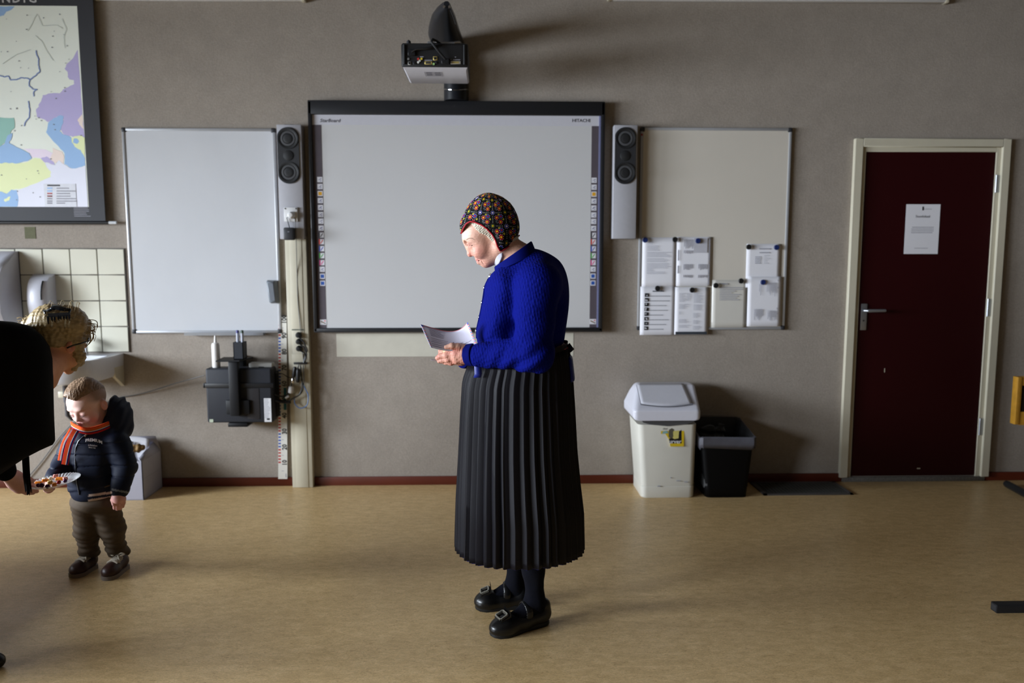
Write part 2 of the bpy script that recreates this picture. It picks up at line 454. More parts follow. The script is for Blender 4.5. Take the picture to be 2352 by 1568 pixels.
# ---- pale unpainted strip of wall below the big board
a = rect(773, 765, 1317, 818)
MB().box(a[0], a[1], WALL_Y - .0015, WALL_Y, a[2], a[3]).build('pale_wall_patch', mat('pale_wall_patch', C(196, 192, 178), rough=.9, var=.05, scale=14), wall_back)
a = rect(57, 521, 82, 548)
MB().box(a[0], a[1], WALL_Y - .002, WALL_Y, a[2], a[3]).build('tape_patch', mat('green_tape', C(96, 96, 70), rough=.8, var=.15, scale=60), wall_back)

# ---- tiled splash back: every tile its own piece of the wall
M_tile = mat('cream_tile', C(216, 214, 198), rough=.14, var=.03, scale=5)
M_grout = mat('grout', C(96, 92, 88), rough=.95, var=.1)
tx1 = rect(229, 571, 292.5, 807)[1]; tz1 = wl(160, 571)[2]
tp = (tx1 - wl(231, 690)[0]); tcols, trows = 6, 4; tw = .1625
tzb = wl(250, 808)[2]; th = (tz1 - tzb) / trows
tx0 = tx1 - tcols * tw
MB().box(tx0, tx1 + .002, WALL_Y - .006, WALL_Y, tzb - .002, tz1 + .003).build('tile_bed', M_grout, wall_back)
tm = MB().box(-tw / 2 + .0025, tw / 2 - .0025, -.007, 0, -th / 2 + .0025, th / 2 - .0025, bev=.002, seg=1).mesh('tile')
tm.materials.append(M_tile)
for r in range(trows):
    for c in range(tcols):
        o = bpy.data.objects.new('tile', tm); COL.objects.link(o); o.parent = wall_back
        o.location = (tx0 + (c + .5) * tw, WALL_Y - .003 - random.uniform(0, .0006), tzb + (r + .5) * th)

# ---- door
M_door = mat('dark_maroon_door', C(42, 4, 7), rough=.5, var=.06, scale=3, stretch=(1, 1, .3), spec=.2)
L0, R0, zb, zt = 2.216, 3.184, .03, 2.15
door = structure(MB().box(L0 + .075, R0 - .06, WALL_Y - .004, WALL_Y + .0, .035, zt - .075).build('door_1', M_door))
fr = MB(); fw = .05
for (x0, x1, z0, z1) in ((L0, L0 + fw, zb, zt), (R0 - fw, R0, zb, zt), (L0 + fw, R0 - fw, zt - fw, zt)):
    fr.box(x0, x1, WALL_Y - .03, WALL_Y, z0, z1, bev=.003, seg=1)
fr.build('door_frame', M_cream, door)
fr = MB()
for (x0, x1, z0, z1) in ((L0 + fw, L0 + fw + .028, 0.02, zt - fw), (R0 - fw - .028, R0 - fw, 0.02, zt - fw), (L0 + fw + .028, R0 - fw - .028, zt - fw - .028, zt - fw)):
    fr.box(x0, x1, WALL_Y - .012, WALL_Y, z0, z1, bev=.002, seg=1)
fr.build('door_stop', M_cream, door)
MB().box(L0 + .02, R0 - .02, WALL_Y - .02, WALL_Y, 0, .03, bev=.002).build('threshold', mat('granite_threshold', C(104, 102, 98), rough=.5, var=.5, scale=160), door)
hx0, hx1, hz0, hz1 = rect(1977, 697, 1991, 758, .01)
MB().box(hx0, hx1, WALL_Y - .013, WALL_Y - .004, hz0, hz1, bev=.004).build('handle_plate', M_alu, door)
p = wl(1984, 713, .03); q = wl(2033, 713, .05)
MB().tube([(p[0], WALL_Y - .01, p[2]), (p[0], WALL_Y - .045, p[2]), (p[0] + .012, WALL_Y - .055, p[2]), (q[0], WALL_Y - .055, p[2] + .001)], [.009, .009, .01, .009], 12).build('handle', M_alu, door)
k = wl(1983, 736, .012); MB().lathe([(.001, -.0155), (.005, -.0155), (.005, -.012)], (k[0], WALL_Y, k[2]), 'y', 10).build('keyhole', M_black, door)
for y0, y1 in ((402, 442), (686, 726), (960, 998)):
    z0, z1 = wl(2270, y1, .01)[2], wl(2270, y0, .01)[2]
    MB().cyl((R0 - .07, WALL_Y - .014, z0), (R0 - .07, WALL_Y - .014, z1), .008, 10).box(R0 - .07, R0 - .045, WALL_Y - .0145, WALL_Y - .010, z0, z1).build('hinge', M_alu, door)
for (x, y, dx, dz) in ((2031, 850, .002, .013), (2109, 1075, .011, .003)):
    s = wl(x, y); MB().box(s[0] - dx, s[0] + dx, WALL_Y - .0048, WALL_Y - .0038, s[2] - dz, s[2] + dz).build('scratch', M_cream, door)

# ================================================================== helper for printed lines
def lines(mb, x0, x1, ztop, n, dz, y, h=.0028, rag=.35, mi=0, rs=None):
    rs = rs or random
    for i in range(n):
        e = x1 - (x1 - x0) * rs.uniform(0, rag)
        mb.box(x0, e, y - .0003, y, ztop - i * dz - h, ztop - i * dz, mi)
    return mb
# ================================================================== notice on the door
a = rect(2079, 469, 2157, 583, .006); Yp = WALL_Y - .006
n = MB().box(a[0], a[1], Yp, Yp + .001, a[2], a[3]).build('notice_sheet', M_paper)
tag(n, 'white printed A4 notice taped on the dark red door', 'notice')
cx = (a[0] + a[1]) / 2; w_ = a[1] - a[0]
text('Stemlokaal', .021, (cx, Yp - .0003, wl(2118, 497, .006)[2]), M_ink, n, 'heading')
m_ = MB(); zc = wl(2118, 521, .006)[2]
for i in range(4): m_.box(cx - w_ * (.32 - .02 * (i == 0)), cx + w_ * (.34 - .03 * (i == 3)), Yp - .0004, Yp, zc - i * .011 - .004, zc - i * .011)
m_.box(cx - w_ * .2, cx + w_ * .2, Yp - .0004, Yp, a[2] + .034, a[2] + .037)
m_.box(cx + w_ * .02, cx + w_ * .25, Yp - .0004, Yp, a[3] - .031, a[3] - .028)
m_.build('printed_lines', M_inkl, n)['kind'] = 'stuff'
MB().box(cx - .006, cx + .004, Yp - .0004, Yp, a[3] - .037, a[3] - .014).build('emblem', M_black, n)

# ================================================================== floor mat by the door
c4 = [fl(1757, 1139), fl(1957, 1135), fl(1917, 1107), fl(1722, 1110)]
mx0, mx1 = (c4[0][0] + c4[3][0]) / 2, (c4[1][0] + c4[2][0]) / 2; my0, my1 = 4.43, 4.69
fm = empty('floor_mat', (mx0, my0, 0), 'thin dark grey grilled floor mat by the skirting left of the door', 'mat')
M_matf = mat('dull_metal_rim', C(88, 86, 86), rough=.45, metal=.4, var=.1)
r_ = MB()
for (x0, x1, y0, y1) in ((mx0, mx1, my0, my0 + .02), (mx0, mx1, my1 - .02, my1), (mx0, mx0 + .02, my0, my1), (mx1 - .02, mx1, my0, my1)): r_.box(x0, x1, y0, y1, 0, .008)
r_.build('rim', M_matf, fm)
MB().box(mx0 + .01, mx1 - .01, my0 + .01, my1 - .01, 0, .002).build('backing', M_black, fm)
ns = 22; sm_ = None; sw = (mx1 - mx0 - .04) / ns
sm_ = MB().box(0, sw * .72, my0 + .02, my1 - .02, .002, .007).mesh('slat'); sm_.materials.append(mat('mat_slat', C(62, 62, 58), rough=.8, var=.2, scale=90))
for i in range(ns):
    o = bpy.data.objects.new('slat', sm_); COL.objects.link(o); o.parent = fm
    o.matrix_parent_inverse = Matrix.Translation(-fm.location); o.location = (mx0 + .02 + i * sw, 0, 0)

# ================================================================== interactive board
M_board = mat('board_surface', C(198, 198, 199), rough=.38, var=.012, scale=2, spec=.35)
M_strip = mat('toolbar_strip', C(84, 77, 84), rough=.45, var=.03)
M_head = mat('board_header', C(196, 196, 204), rough=.4, var=.02)
bx0, bx1, bzb, bzt = rect(713, 231, 1387, 763, .06)
bd = empty('interactive_whiteboard', ((bx0 + bx1) / 2, WALL_Y, bzb), 'large black framed interactive whiteboard with icon strips down both sides', 'whiteboard')
f_ = MB(); Yf = WALL_Y - .06
zt_in = wl(1050, 265, .045)[2]; zb_in = wl(1050, 752, .045)[2]
ix0, ix1 = rect(723.5, 265, 1377.5, 752, .045)[:2]
f_.box(bx0, bx1, Yf, WALL_Y - .002, zt_in, bzt, bev=.006)
f_.box(bx0, bx1, Yf, WALL_Y - .002, bzb, zb_in, bev=.006)
f_.box(bx0, ix0, Yf, WALL_Y - .002, bzb + .005, bzt - .005, bev=.005)
f_.box(ix1, bx1, Yf, WALL_Y - .002, bzb + .005, bzt - .005, bev=.005)
f_.build('frame', mat('board_frame', C(34, 35, 38), rough=.3, var=.03), bd)
Ys = WALL_Y - .045
sx0, sx1 = rect(744, 288, 1356.5, 752, .045)[:2]; zh = wl(1050, 288, .045)[2]
MB().box(sx0, sx1, Ys, WALL_Y - .004, zb_in, zh).build('writing_surface', M_board, bd)
hd = MB().box(ix0, ix1, Ys - .001, WALL_Y - .004, zh, zt_in).build('header', M_head, bd)
p = wl(758, 277, .047); text('StarBoard', .027, (p[0], Ys - .0015, p[2]), M_ink, hd, 'lettering', shear=.2, bold=.012, sx=1.1)
p = wl(1335, 277, .047); text('HITACHI', .026, (p[0], Ys - .0015, p[2]), M_ink, hd, 'lettering', bold=.016, sx=1.08)
ic_cols = [None, None, C(214, 160, 40), None, None, None, None, None, C(40, 40, 44), C(200, 60, 50), C(60, 80, 170), C(70, 160, 70), C(210, 80, 140), None, C(44, 84, 160), C(44, 84, 160)]
ic_y = [413, 429, 445, 461, 477, 493, 508, 524, 540, 555, 571, 587, 603, 618, 634, 650]
M_icon = mat('icon_white', C(214, 214, 220), rough=.5, var=.02)
for s_ in (0, 1):
    x0, x1 = (ix0, sx0) if s_ == 0 else (sx1, ix1)
    st = MB().box(x0, x1, Ys - .001, WALL_Y - .004, zb_in, zh).build('toolbar_strip', M_strip, bd)
    if s_: MB().box(ix1 - .012, ix1 - .002, Ys - .006, Ys - .001, zb_in, zt_in).build('edge_bead', mat('bead', C(120, 124, 160), rough=.35, var=.03), st)
    for i, y in enumerate(ic_y):
        xc = (sx0 - .017) if s_ == 0 else (sx1 + .018)
        z = wl(1050, y, .047)[2]; q = .0155; Y0 = Ys - .001
        e = MB().box(xc - q, xc + q, Y0 - .0006, Y0, z - q, z + q, 0)
        cc = ic_cols[i]; mm = [M_icon]
        if cc is None:
            mm.append(mat('icon_grey', C(120, 120, 150), rough=.5)); rr_ = random.Random(i)
            e.add([(xc - .011, Y0 - .001, z - .010 + rr_.uniform(0, .006)), (xc + .008, Y0 - .001, z + .002), (xc + .011, Y0 - .001, z + .009), (xc - .004 + rr_.uniform(0, .006), Y0 - .001, z + .004)], [(0, 1, 2, 3)], 1)
            e.box(xc + .001, xc + .009, Y0 - .0011, Y0 - .0006, z - .010, z - .005, 1)
        else:
            mm.append(mat('icon_%d' % i, cc, rough=.5))
            if i in (2, 14, 15): e.box(xc - .0105, xc + .0105, Y0 - .0011, Y0 - .0006, z - .0105, z + .0105, 1)
            else:
                e.box(xc - q, xc - q + .007, Y0 - .0011, Y0 - .0006, z - q, z + q, 1)
                e.add([(xc - .007, Y0 - .0012, z - .010), (xc - .003, Y0 - .0012, z - .012), (xc + .011, Y0 - .0012, z + .009), (xc + .007, Y0 - .0012, z + .012)], [(0, 1, 2, 3)], 1)
        e.build('icon', mm, st)
    xc = (sx0 - .019) if s_ == 0 else (sx1 + .02); z = wl(1050, 739, .047)[2]; Y0 = Ys - .001
    e = MB().box(xc - .020, xc + .020, Y0 - .0006, Y0, z - .016, z + .016, 0)
    e.add([(xc - .016, Y0 - .0012, z + .002), (xc - .014, Y0 - .0012, z + .008), (xc + .016, Y0 - .0012, z - .006), (xc + .014, Y0 - .0012, z - .012)], [(0, 1, 2, 3)], 1)
    e.box(xc + .006, xc + .015, Y0 - .0011, Y0, z + .004, z + .011, 2)
    e.build('icon', [M_icon, mat('icon_brown', C(120, 100, 70)), mat('icon_red', C(200, 90, 90))], st)

# ================================================================== plain whiteboards left and right
M_wb = mat('smudged_white_enamel', C(204, 206, 210), rough=.28, var=.03, scale=3.5, stretch=(1, 1, .7), spec=.4)
M_wb2 = mat('warm_white_enamel', C(205, 199, 188), rough=.38, var=.02, scale=2.5, spec=.35)
def whiteboard(px, label, surf, tray):
    x0, x1, z0, z1 = rect(*px, .022); Y = WALL_Y - .022
    e = empty('whiteboard', ((x0 + x1) / 2, WALL_Y, z0), label, 'whiteboard')
    MB().box(x0 + .012, x1 - .012, Y + .005, WALL_Y - .003, z0 + .012, z1 - .012).build('surface', surf, e)
    t = .017
    for q in ((x0, x1, z1 - t, z1), (x0, x1, z0, z0 + t), (x0, x0 + t, z0, z1), (x1 - t, x1, z0, z1)):
        MB().box(q[0], q[1], Y, WALL_Y - .001, q[2], q[3], bev=.004).build('frame_bar', mat('satin_frame', C(176, 178, 182), rough=.35, metal=.3, var=.03), e)
    for x in (x0, x1):
        for z in (z0, z1):
            sx, sz = (1 if x == x0 else -1), (1 if z == z0 else -1)
            MB().box(min(x - .003 * sx, x + .026 * sx), max(x - .003 * sx, x + .026 * sx), Y - .003, WALL_Y - .001, min(z - .003 * sz, z + .026 * sz), max(z - .003 * sz, z + .026 * sz), bev=.008).build('corner_cap', M_dgrey, e)
    if tray:
        tx = rect(425, 765, 648, 770, .05)
        m = MB().box(x0 + .33, x1 - .10, WALL_Y - .06, WALL_Y - .005, z0 - .010, z0 - .004); m.box(x0 + .33, x1 - .10, WALL_Y - .064, WALL_Y - .058, z0 - .010, z0 + .006)
        m.build('pen_tray', M_alu, e)
    return e, x0, x1, z0, z1
wb1 = whiteboard((291, 294, 639, 765), 'smudged empty whiteboard hung between the map and the left speaker', M_wb, True)
wb2 = whiteboard((1468, 293, 1811, 757), 'whiteboard with papers pinned to its lower half, beside the door', M_wb2, False)
p = wl(1474.5, 309, .024); MB().box(p[0] - .006, p[0] + .006, WALL_Y - .0235, WALL_Y - .021, p[2] - .006, p[2] + .006).build('red_sticker', mat('red_sticker', C(150, 50, 50)), wb2[0])

# eraser holder on the left whiteboard
a = rect(611, 643, 640, 697, .06)
e = MB(); Y0 = WALL_Y - .022
e.loft([[(a[0] + .002 + i, Y0 - .002, z) for i, z in ((0, a[3]), (.060, a[3] - .003), (.070, a[2]), (.018, a[2] - .002))],
        [(a[0] + i, Y0 - .028, z) for i, z in ((0, a[3] - .002), (.055, a[3] - .006), (.066, a[2] + .004), (.016, a[2] + .002))],
        [(a[0] + .006 + i, Y0 - .042, z) for i, z in ((0, a[3] - .012), (.042, a[3] - .014), (.052, a[2] + .012), (.014, a[2] + .012))]], smooth=False)
o = e.build('board_eraser', mat('eraser_grey', C(112, 118, 126), rough=.45, var=.05))
o.modifiers.new('b', 'BEVEL').width = .006
tag(o, 'grey magnetic eraser stuck on right edge of the left whiteboard', 'eraser')

# ================================================================== papers and magnets
def paper(name, px, label, off, m=M_paper, curl=.004, rs=1):
    x0, x1, z0, z1 = rect(*px, .022 + off); Y = WALL_Y - .018 - off
    G = []; R = random.Random(rs)
    for i in range(9):
        v = i / 8; row = []
        for j in range(9):
            u = j / 8
            row.append((x0 + (x1 - x0) * u, Y - curl * (v ** 2) * (0.3 + .7 * math.sin(math.pi * u)) - curl * .5 * abs(u - .5) * v, z1 + (z0 - z1) * v))
        G.append(row)
    o = MB().grid(G).build(name, m); solidify(o, .0006)
    tag(o, label, 'paper', 'papers pinned on the right whiteboard')
    return o, x0, x1, z0, z1, Y - curl * 1.35 - .0008
GP = 'papers pinned on the right whiteboard'
# 1 letter-like sheet, top left
o, x0, x1, z0, z1, Y = paper('pinned_paper', (1475, 545, 1553, 658), 'typed letter sheet, upper left of the pinned papers', .002, rs=1)
W, H = x1 - x0, z1 - z0; m = MB(); R = random.Random(3)
for v, n, ln in ((.10, 2, .25), (.17, 4, .5), (.30, 4, .95), (.43, 3, .95), (.53, 4, .98), (.64, 2, .3), (.70, 2, .9)):
    lines(m, x0 + W * .14, x0 + W * (.14 + .76 * ln), z1 - H * v, n, .0085, Y, .0022, .3, rs=R)
m.build('typed_lines', M_inkl, o)['kind'] = 'stuff'
# 2 schedule
o, x0, x1, z0, z1, Y = paper('pinned_paper', (1554, 544, 1635, 657), 'timetable sheet of small grids, second from left in upper row', .004, rs=2)
W, H = x1 - x0, z1 - z0; m = MB()
for (u, v, w_, h_) in ((.2, .05, .27, .2), (.2, .27, .27, .07), (.2, .55, .27, .12), (.62, .55, .27, .12), (.2, .77, .27, .06), (.62, .77, .27, .06)):
    for i in range(int(w_ / .045)): m.box(x0 + W * (u + i * .045), x0 + W * (u + i * .045 + .02), Y - .0003, Y, z1 - H * (v + h_ * R.uniform(.7, 1)), z1 - H * v)
m.box(x0 + W * .03, x0 + W * .06, Y - .0003, Y, z1 - H * .48, z1 - H * .26); m.box(x0 + W * .03, x0 + W * .06, Y - .0003, Y, z1 - H * .74, z1 - H * .58)
for v, h_ in ((.05, .42), (.55, .2), (.77, .2)): m.box(x0 + W * .91, x0 + W * .935, Y - .0003, Y, z1 - H * (v + h_), z1 - H * v)
m.build('grid_print', M_inkl, o)['kind'] = 'stuff'
MB().box(x0 + W * .48, x0 + W * .86, Y - .0002, Y + .0002, z1 - H * .32, z1 - H * .02).build('grey_field', mat('grey_field', C(182, 182, 190), rough=.8), o)
# 3 pictogram list
o, x0, x1, z0, z1, Y = paper('pinned_paper', (1470.5, 658, 1551, 769), 'sheet with a column of black pictograms, lower left', .006, curl=.003, rs=3)
W, H = x1 - x0, z1 - z0; m = MB()
for i in range(8):
    z = z1 - H * (.135 + i * .098); q = W * .11
    m.box(x0 + W * .12, x0 + W * .12 + q, Y - .0003, Y, z - q * .95, z, 0)
    R2 = random.Random(i + 5)
    for _ in range(2):
        a_, b_ = R2.uniform(.1, .55) * q, R2.uniform(.1, .55) * q
        m.box(x0 + W * .12 + a_, x0 + W * .12 + a_ + q * R2.uniform(.2, .4), Y - .0006, Y - .0003, z - b_ - q * R2.uniform(.2, .35), z - b_, 1)
m.build('pictograms', [M_black, M_paper], o)['kind'] = 'stuff'
m = MB(); m.box(x0 + W * .34, x0 + W * .66, Y - .0003, Y, z1 - H * .105, z1 - H * .085)
for i in range(8): m.box(x0 + W * .25, x0 + W * R.uniform(.6, .86), Y - .0003, Y, z1 - H * (.2 + i * .098), z1 - H * (.19 + i * .098))
m.build('typed_lines', M_ink, o)['kind'] = 'stuff'
# 4 list with dark foot
o, x0, x1, z0, z1, Y = paper('pinned_paper', (1550, 659, 1627, 768), 'dense list sheet with a dark strip along its foot, lower row', .009, curl=.005, rs=4)
W, H = x1 - x0, z1 - z0; m = MB()
for (u, w_, v, n) in ((.12, .2, .13, 9), (.34, .14, .13, 8), (.55, .27, .13, 10), (.12, .3, .36, 5), (.55, .3, .37, 6), (.12, .1, .52, 3), (.55, .2, .55, 5), (.12, .3, .68, 4), (.55, .2, .7, 4), (.12, .35, .8, 3), (.55, .3, .82, 4)):
    lines(m, x0 + W * u, x0 + W * (u + w_), z1 - H * v, n, .0062, Y, .0018, .5, rs=R)
m.build('typed_lines', M_inkl, o)['kind'] = 'stuff'
MB().box(x0 + W * .03, x1 - W * .03, Y - .0006, Y + .002, z0 + H * .004, z0 + H * .06).build('dark_foot', mat('slate', C(52, 58, 66), rough=.5), o)
# 5 laminated sheet
o, x0, x1, z0, z1, Y = paper('pinned_paper', (1635, 643, 1716, 752), 'yellowed laminated sheet with one short text block, lower row', .003, M_cream_sheet, .003, rs=5)
W, H = x1 - x0, z1 - z0; m = MB(); m.box(x0 + W * .2, x0 + W * .44, Y - .0003, Y, z1 - H * .09, z1 - H * .068)
lines(m, x0 + W * .21, x0 + W * .88, z1 - H * .15, 8, .0108, Y, .004, .5, rs=R); m.build('typed_lines', M_inkl, o)['kind'] = 'stuff'
# 6 small sheet, upper right
o, x0, x1, z0, z1, Y = paper('pinned_paper', (1714, 560, 1793, 660), 'short centred list sheet, at far right of the upper row', .005, curl=.003, rs=6)
W, H = x1 - x0, z1 - z0; m = MB()
m.box(x0 + W * .36, x0 + W * .68, Y - .0003, Y, z1 - H * .125, z1 - H * .10); m.box(x0 + W * .37, x0 + W * .66, Y - .0003, Y, z1 - H * .21, z1 - H * .188)
lines(m, x0 + W * .25, x0 + W * .43, z1 - H * .29, 5, .0096, Y, .0045, .3, rs=R); lines(m, x0 + W * .51, x0 + W * .7, z1 - H * .26, 6, .0096, Y, .002, .9, rs=R)
m.build('typed_lines', M_inkl, o)['kind'] = 'stuff'
# 7 sheet, lower right, over the previous
o, x0, x1, z0, z1, Y = paper('pinned_paper', (1717, 635, 1795, 749), 'sheet with sideways columns of print, lower right', .012, curl=.006, rs=7)
W, H = x1 - x0, z1 - z0; m = MB()
for (u, v, n, h_) in ((.33, .15, 2, .25), (.55, .12, 9, .3), (.2, .65, 8, .24), (.6, .68, 8, .22)):
    for i in range(n): m.box(x0 + W * (u + i * .033), x0 + W * (u + i * .033 + .013), Y - .0003, Y, z1 - H * (v + h_ * R.uniform(.5, 1)), z1 - H * v)
for z in (.06, .2, .62, .72): m.box(x0 + W * .86, x0 + W * .88, Y - .0003, Y, z1 - H * (z + .04), z1 - H * z)
m.build('typed_lines', M_inkl, o)['kind'] = 'stuff'
M_mb, M_mk = mat('magnet_blue', C(24, 40, 92), rough=.4), mat('magnet_black', C(24, 24, 26), rough=.4)
mags = [(1482, 551, 0, 'blue magnet on upper left corner of the typed letter'), (1550.5, 550, 1, 'black magnet where typed letter and timetable sheet meet'), (1603.5, 553, 0, 'blue magnet on the grey field of the timetable sheet'),
        (1720, 567, 1, 'black magnet on left corner of the short centred list'), (1784, 568, 0, 'blue magnet on right corner of the short centred list'), (1644.5, 655.5, 1, 'black magnet on left corner of the yellowed laminated sheet'),
        (1702.5, 645, 1, 'black magnet on right of the yellowed laminated sheet'), (1753, 648, 0, 'blue magnet on sheet with sideways print columns'), (1510.5, 662, 1, 'black magnet at head of the pictogram sheet'), (1590, 666, 1, 'black magnet on the list with dark foot')]
for x, y, k, lab in mags:
    p = wl(x, y, .04)
    o = MB().lathe([(.0155, -.032), (.0165, -.036), (.0165, -.041), (.014, -.044), (.006, -.0435), (.005, -.0435)], (p[0], WALL_Y, p[2]), 'y', 20).build('round_magnet', M_mk if k else M_mb)
    tag(o, lab, 'magnet', 'round magnets on the right whiteboard')
# ================================================================== wall map
M_mapcloth = mat('charcoal_map_cloth', C(52, 53, 58), rough=.6, var=.04, scale=8)
MO = .035
mp0 = wl(-330, 300, MO)[0]; mpr = rect(228, 0, 229, 517, MO)[0]
mzb = wl(120, 508, MO)[2]; mzt = 3.22; Ym = WALL_Y - MO
wm = empty('wall_map', ((mp0 + mpr) / 2, WALL_Y, mzb), 'large pastel wall map on charcoal cloth, hanging left of the empty whiteboard', 'map')
MB().box(mp0, mpr, Ym, Ym + .003, mzb, mzt).build('map_cloth', M_mapcloth, wm)
rodz = wl(120, 511, MO)[2]
MB().cyl((mp0 - .03, Ym, rodz), (wl(250, 516, MO)[0], Ym, rodz), .0105, 14).build('bottom_rod', M_black, wm)
MB().cyl((wl(249, 516, MO)[0], Ym, rodz), (wl(268, 516, MO)[0], Ym, rodz), .009, 14).build('rod_cap', mat('clear_cap', C(210, 214, 218), rough=.15, var=.05), wm)
MB().cyl((mp0 - .03, Ym + .006, mzt), (mpr + .04, Ym + .006, mzt), .012, 14).build('top_rod', M_black, wm)
pr = rect(190.5, 14, 191, 475, MO)[0]; pzb = wl(120, 475, MO)[2]; pzt = wl(120, 13.5, MO)[2]
def mpt(x, y, k=0): p = wl(x, y, MO); return (p[0], Ym - .0006 - k * .0002, p[2])
sheet = MB().box(mp0 + .05, pr, Ym - .0005, Ym, pzb, pzt).build('map_print', mat('map_pale', C(240, 245, 234), rough=.55, var=.02, scale=3), wm)
cb, cl, cg, cy, ct, cp, co_ = C(156, 192, 234), C(190, 180, 224), C(234, 236, 250), C(236, 244, 190), C(152, 200, 188), C(242, 228, 244), C(244, 226, 216)
regs = [  # outlines in units of the zoomed map (2.8 per pixel)
    (cl, [(500, 320), (470, 375), (430, 410), (416, 440), (436, 465), (436, 490), (445, 510), (476, 516), (478, 540), (440, 560), (405, 575), (385, 600), (330, 600), (275, 612), (268, 640), (250, 670), (246, 690), (233, 700), (236, 750), (275, 765), (310, 785), (395, 740), (410, 770), (385, 830), (420, 870), (470, 880), (520, 870), (545, 885), (530, 740), (520, 560)]),
    (co_, [(528, 735), (500, 770), (510, 800), (540, 830)]),
    (cb, [(395, 740), (345, 760), (310, 790), (297, 850), (340, 905), (380, 945), (415, 985), (415, 1055), (455, 1080), (490, 1082), (550, 1062), (545, 1010), (515, 960), (480, 945), (455, 880), (410, 865), (385, 845), (408, 790), (410, 750)]),
    (cy, [(545, 885), (520, 872), (480, 876), (458, 892), (462, 915), (485, 945), (520, 965), (545, 1015)]),
    (cb, [(475, 892), (495, 890), (510, 910), (495, 925), (470, 915)]),
    (ct, [(0, 755), (90, 758), (95, 820), (70, 850), (60, 895), (0, 945), (-300, 945), (-300, 760)]),
    (cb, [(0, 945), (30, 925), (50, 870), (80, 855), (75, 890), (60, 920), (130, 955), (190, 985), (205, 1015), (180, 1035), (100, 1052), (40, 1045), (0, 1050), (-300, 1050), (-300, 945)]),
    (cy, [(0, 1050), (40, 1042), (100, 1053), (180, 1040), (225, 1015), (265, 1020), (290, 1050), (300, 1075), (325, 1100), (328, 1135), (290, 1150), (240, 1175), (180, 1200), (120, 1215), (75, 1218), (45, 1245), (0, 1230), (-300, 1230), (-300, 1050)]),
    (cp, [(150, 955), (230, 958), (290, 960), (340, 985), (330, 1020), (270, 1018), (225, 1012), (205, 1010), (195, 985)]),
    (co_, [(340, 950), (400, 975), (413, 1000), (410, 1055), (380, 1030), (360, 1050), (325, 1020), (340, 985)]),
    (cl, [(262, 1018), (300, 1005), (340, 1035), (355, 1060), (320, 1050), (290, 1045)]),
    (cg, [(410, 1055), (455, 1082), (490, 1084), (550, 1064), (567, 1332), (115, 1332), (110, 1225), (240, 1176), (328, 1137), (325, 1098), (300, 1075), (292, 1050), (355, 1062), (380, 1030)]),
    (cb, [(0, 1230), (45, 1246), (75, 1219), (110, 1222), (120, 1290), (110, 1330), (0, 1330), (-300, 1330), (-300, 1230)]),
    (cy, [(28, 1280), (68, 1262), (62, 1285), (40, 1298), (28, 1292)]),
    (cb, [(0, 40), (95, 42), (70, 65), (40, 75), (25, 100), (0, 105), (-300, 120), (-300, 40)]),
    (cb, [(500, 1310), (540, 1305), (565, 1318), (567, 1331), (500, 1331)])]
nm = {cb: 'map_blue', cl: 'map_lilac', cg: 'map_lavender_grey', cy: 'map_yellow_green', ct: 'map_teal', cp: 'map_pink', co_: 'map_peach'}
def rough_line(P, rs, amp=3.0, n=3):
    R = random.Random(rs); out = []
    for i in range(len(P)):
        a, b = P[i], P[(i + 1) % len(P)]
        for k in range(n):
            t = k / n; j = amp if k else 0
            out.append((a[0] + (b[0] - a[0]) * t + R.uniform(-j, j), a[1] + (b[1] - a[1]) * t + R.uniform(-j, j)))
    return out
for i, (c, P) in enumerate(regs):
    pts = [mpt(min(x, 566) / 2.8, y / 2.8, 1 + (i % 7)) for x, y in rough_line(P, i)]
    pts = [(max(mp0 + .05, min(p[0], pr)), p[1], max(pzb, min(p[2], pzt))) for p in pts]
    MB().add(pts, [list(range(len(pts)))]).build('map_region', mat(nm[c], c, rough=.55, var=.03, scale=4), sheet)
def rvr(pts, r, m, nme='river'):
    MB().tube([mpt(x / 2.8, y / 2.8, 9) for x, y in rough_line(pts, len(pts), 2.2, 4)[:-3]], r, 4, flat=.2, up=(0, 1, 0)).build(nme, m, sheet)
M_riv = mat('map_river', C(120, 140, 190), rough=.6)
rvr([(0, 485), (30, 495), (55, 490), (70, 515), (110, 512), (140, 500), (180, 505), (192, 515), (225, 490), (258, 460), (248, 420), (252, 380), (236, 350), (232, 325)], .0032, M_riv)
rvr([(192, 515), (188, 550), (215, 575), (240, 575), (218, 590), (218, 620)], .003, M_riv)
rvr([(183, 650), (192, 700), (190, 755), (168, 780), (155, 810)], .0032, M_riv)
M_bord = mat('map_border', C(176, 184, 178), rough=.7)
rvr([(180, 200), (240, 90), (275, 165), (375, 163), (405, 185)], .0012, M_bord, 'border_line')
rvr([(230, 230), (270, 265), (310, 340), (345, 390)], .0012, M_bord, 'border_line')
rvr([(420, 310), (412, 240), (430, 190), (400, 120)], .0012, M_bord, 'border_line')
rvr([(20, 410), (110, 350), (200, 320)], .0012, M_bord, 'border_line')
R = random.Random(11)
m = MB()
for _ in range(46):
    x, y = R.uniform(10, 540), R.uniform(80, 1290)
    xm = 492 + (y - 40) / 1290 * 75 - 15
    if x < xm:
        p = mpt(x / 2.8, y / 2.8, 10); q = R.choice([.002, .003, .003]); m.box(p[0] - q, p[0] + q, p[1] - .0003, p[1], p[2] - q, p[2] + q)
d = m.build('town_marks', mat('map_mark', C(140, 142, 150), rough=.7), sheet); d['kind'] = 'stuff'
a0, a1 = mpt(100.5, 422, 11), mpt(177, 474.5, 11)
lg = MB().box(a0[0], a1[0], a0[1] - .0006, a0[1], a1[2], a0[2]).build('legend', mat('legend_white', C(222, 224, 232), rough=.6), sheet)
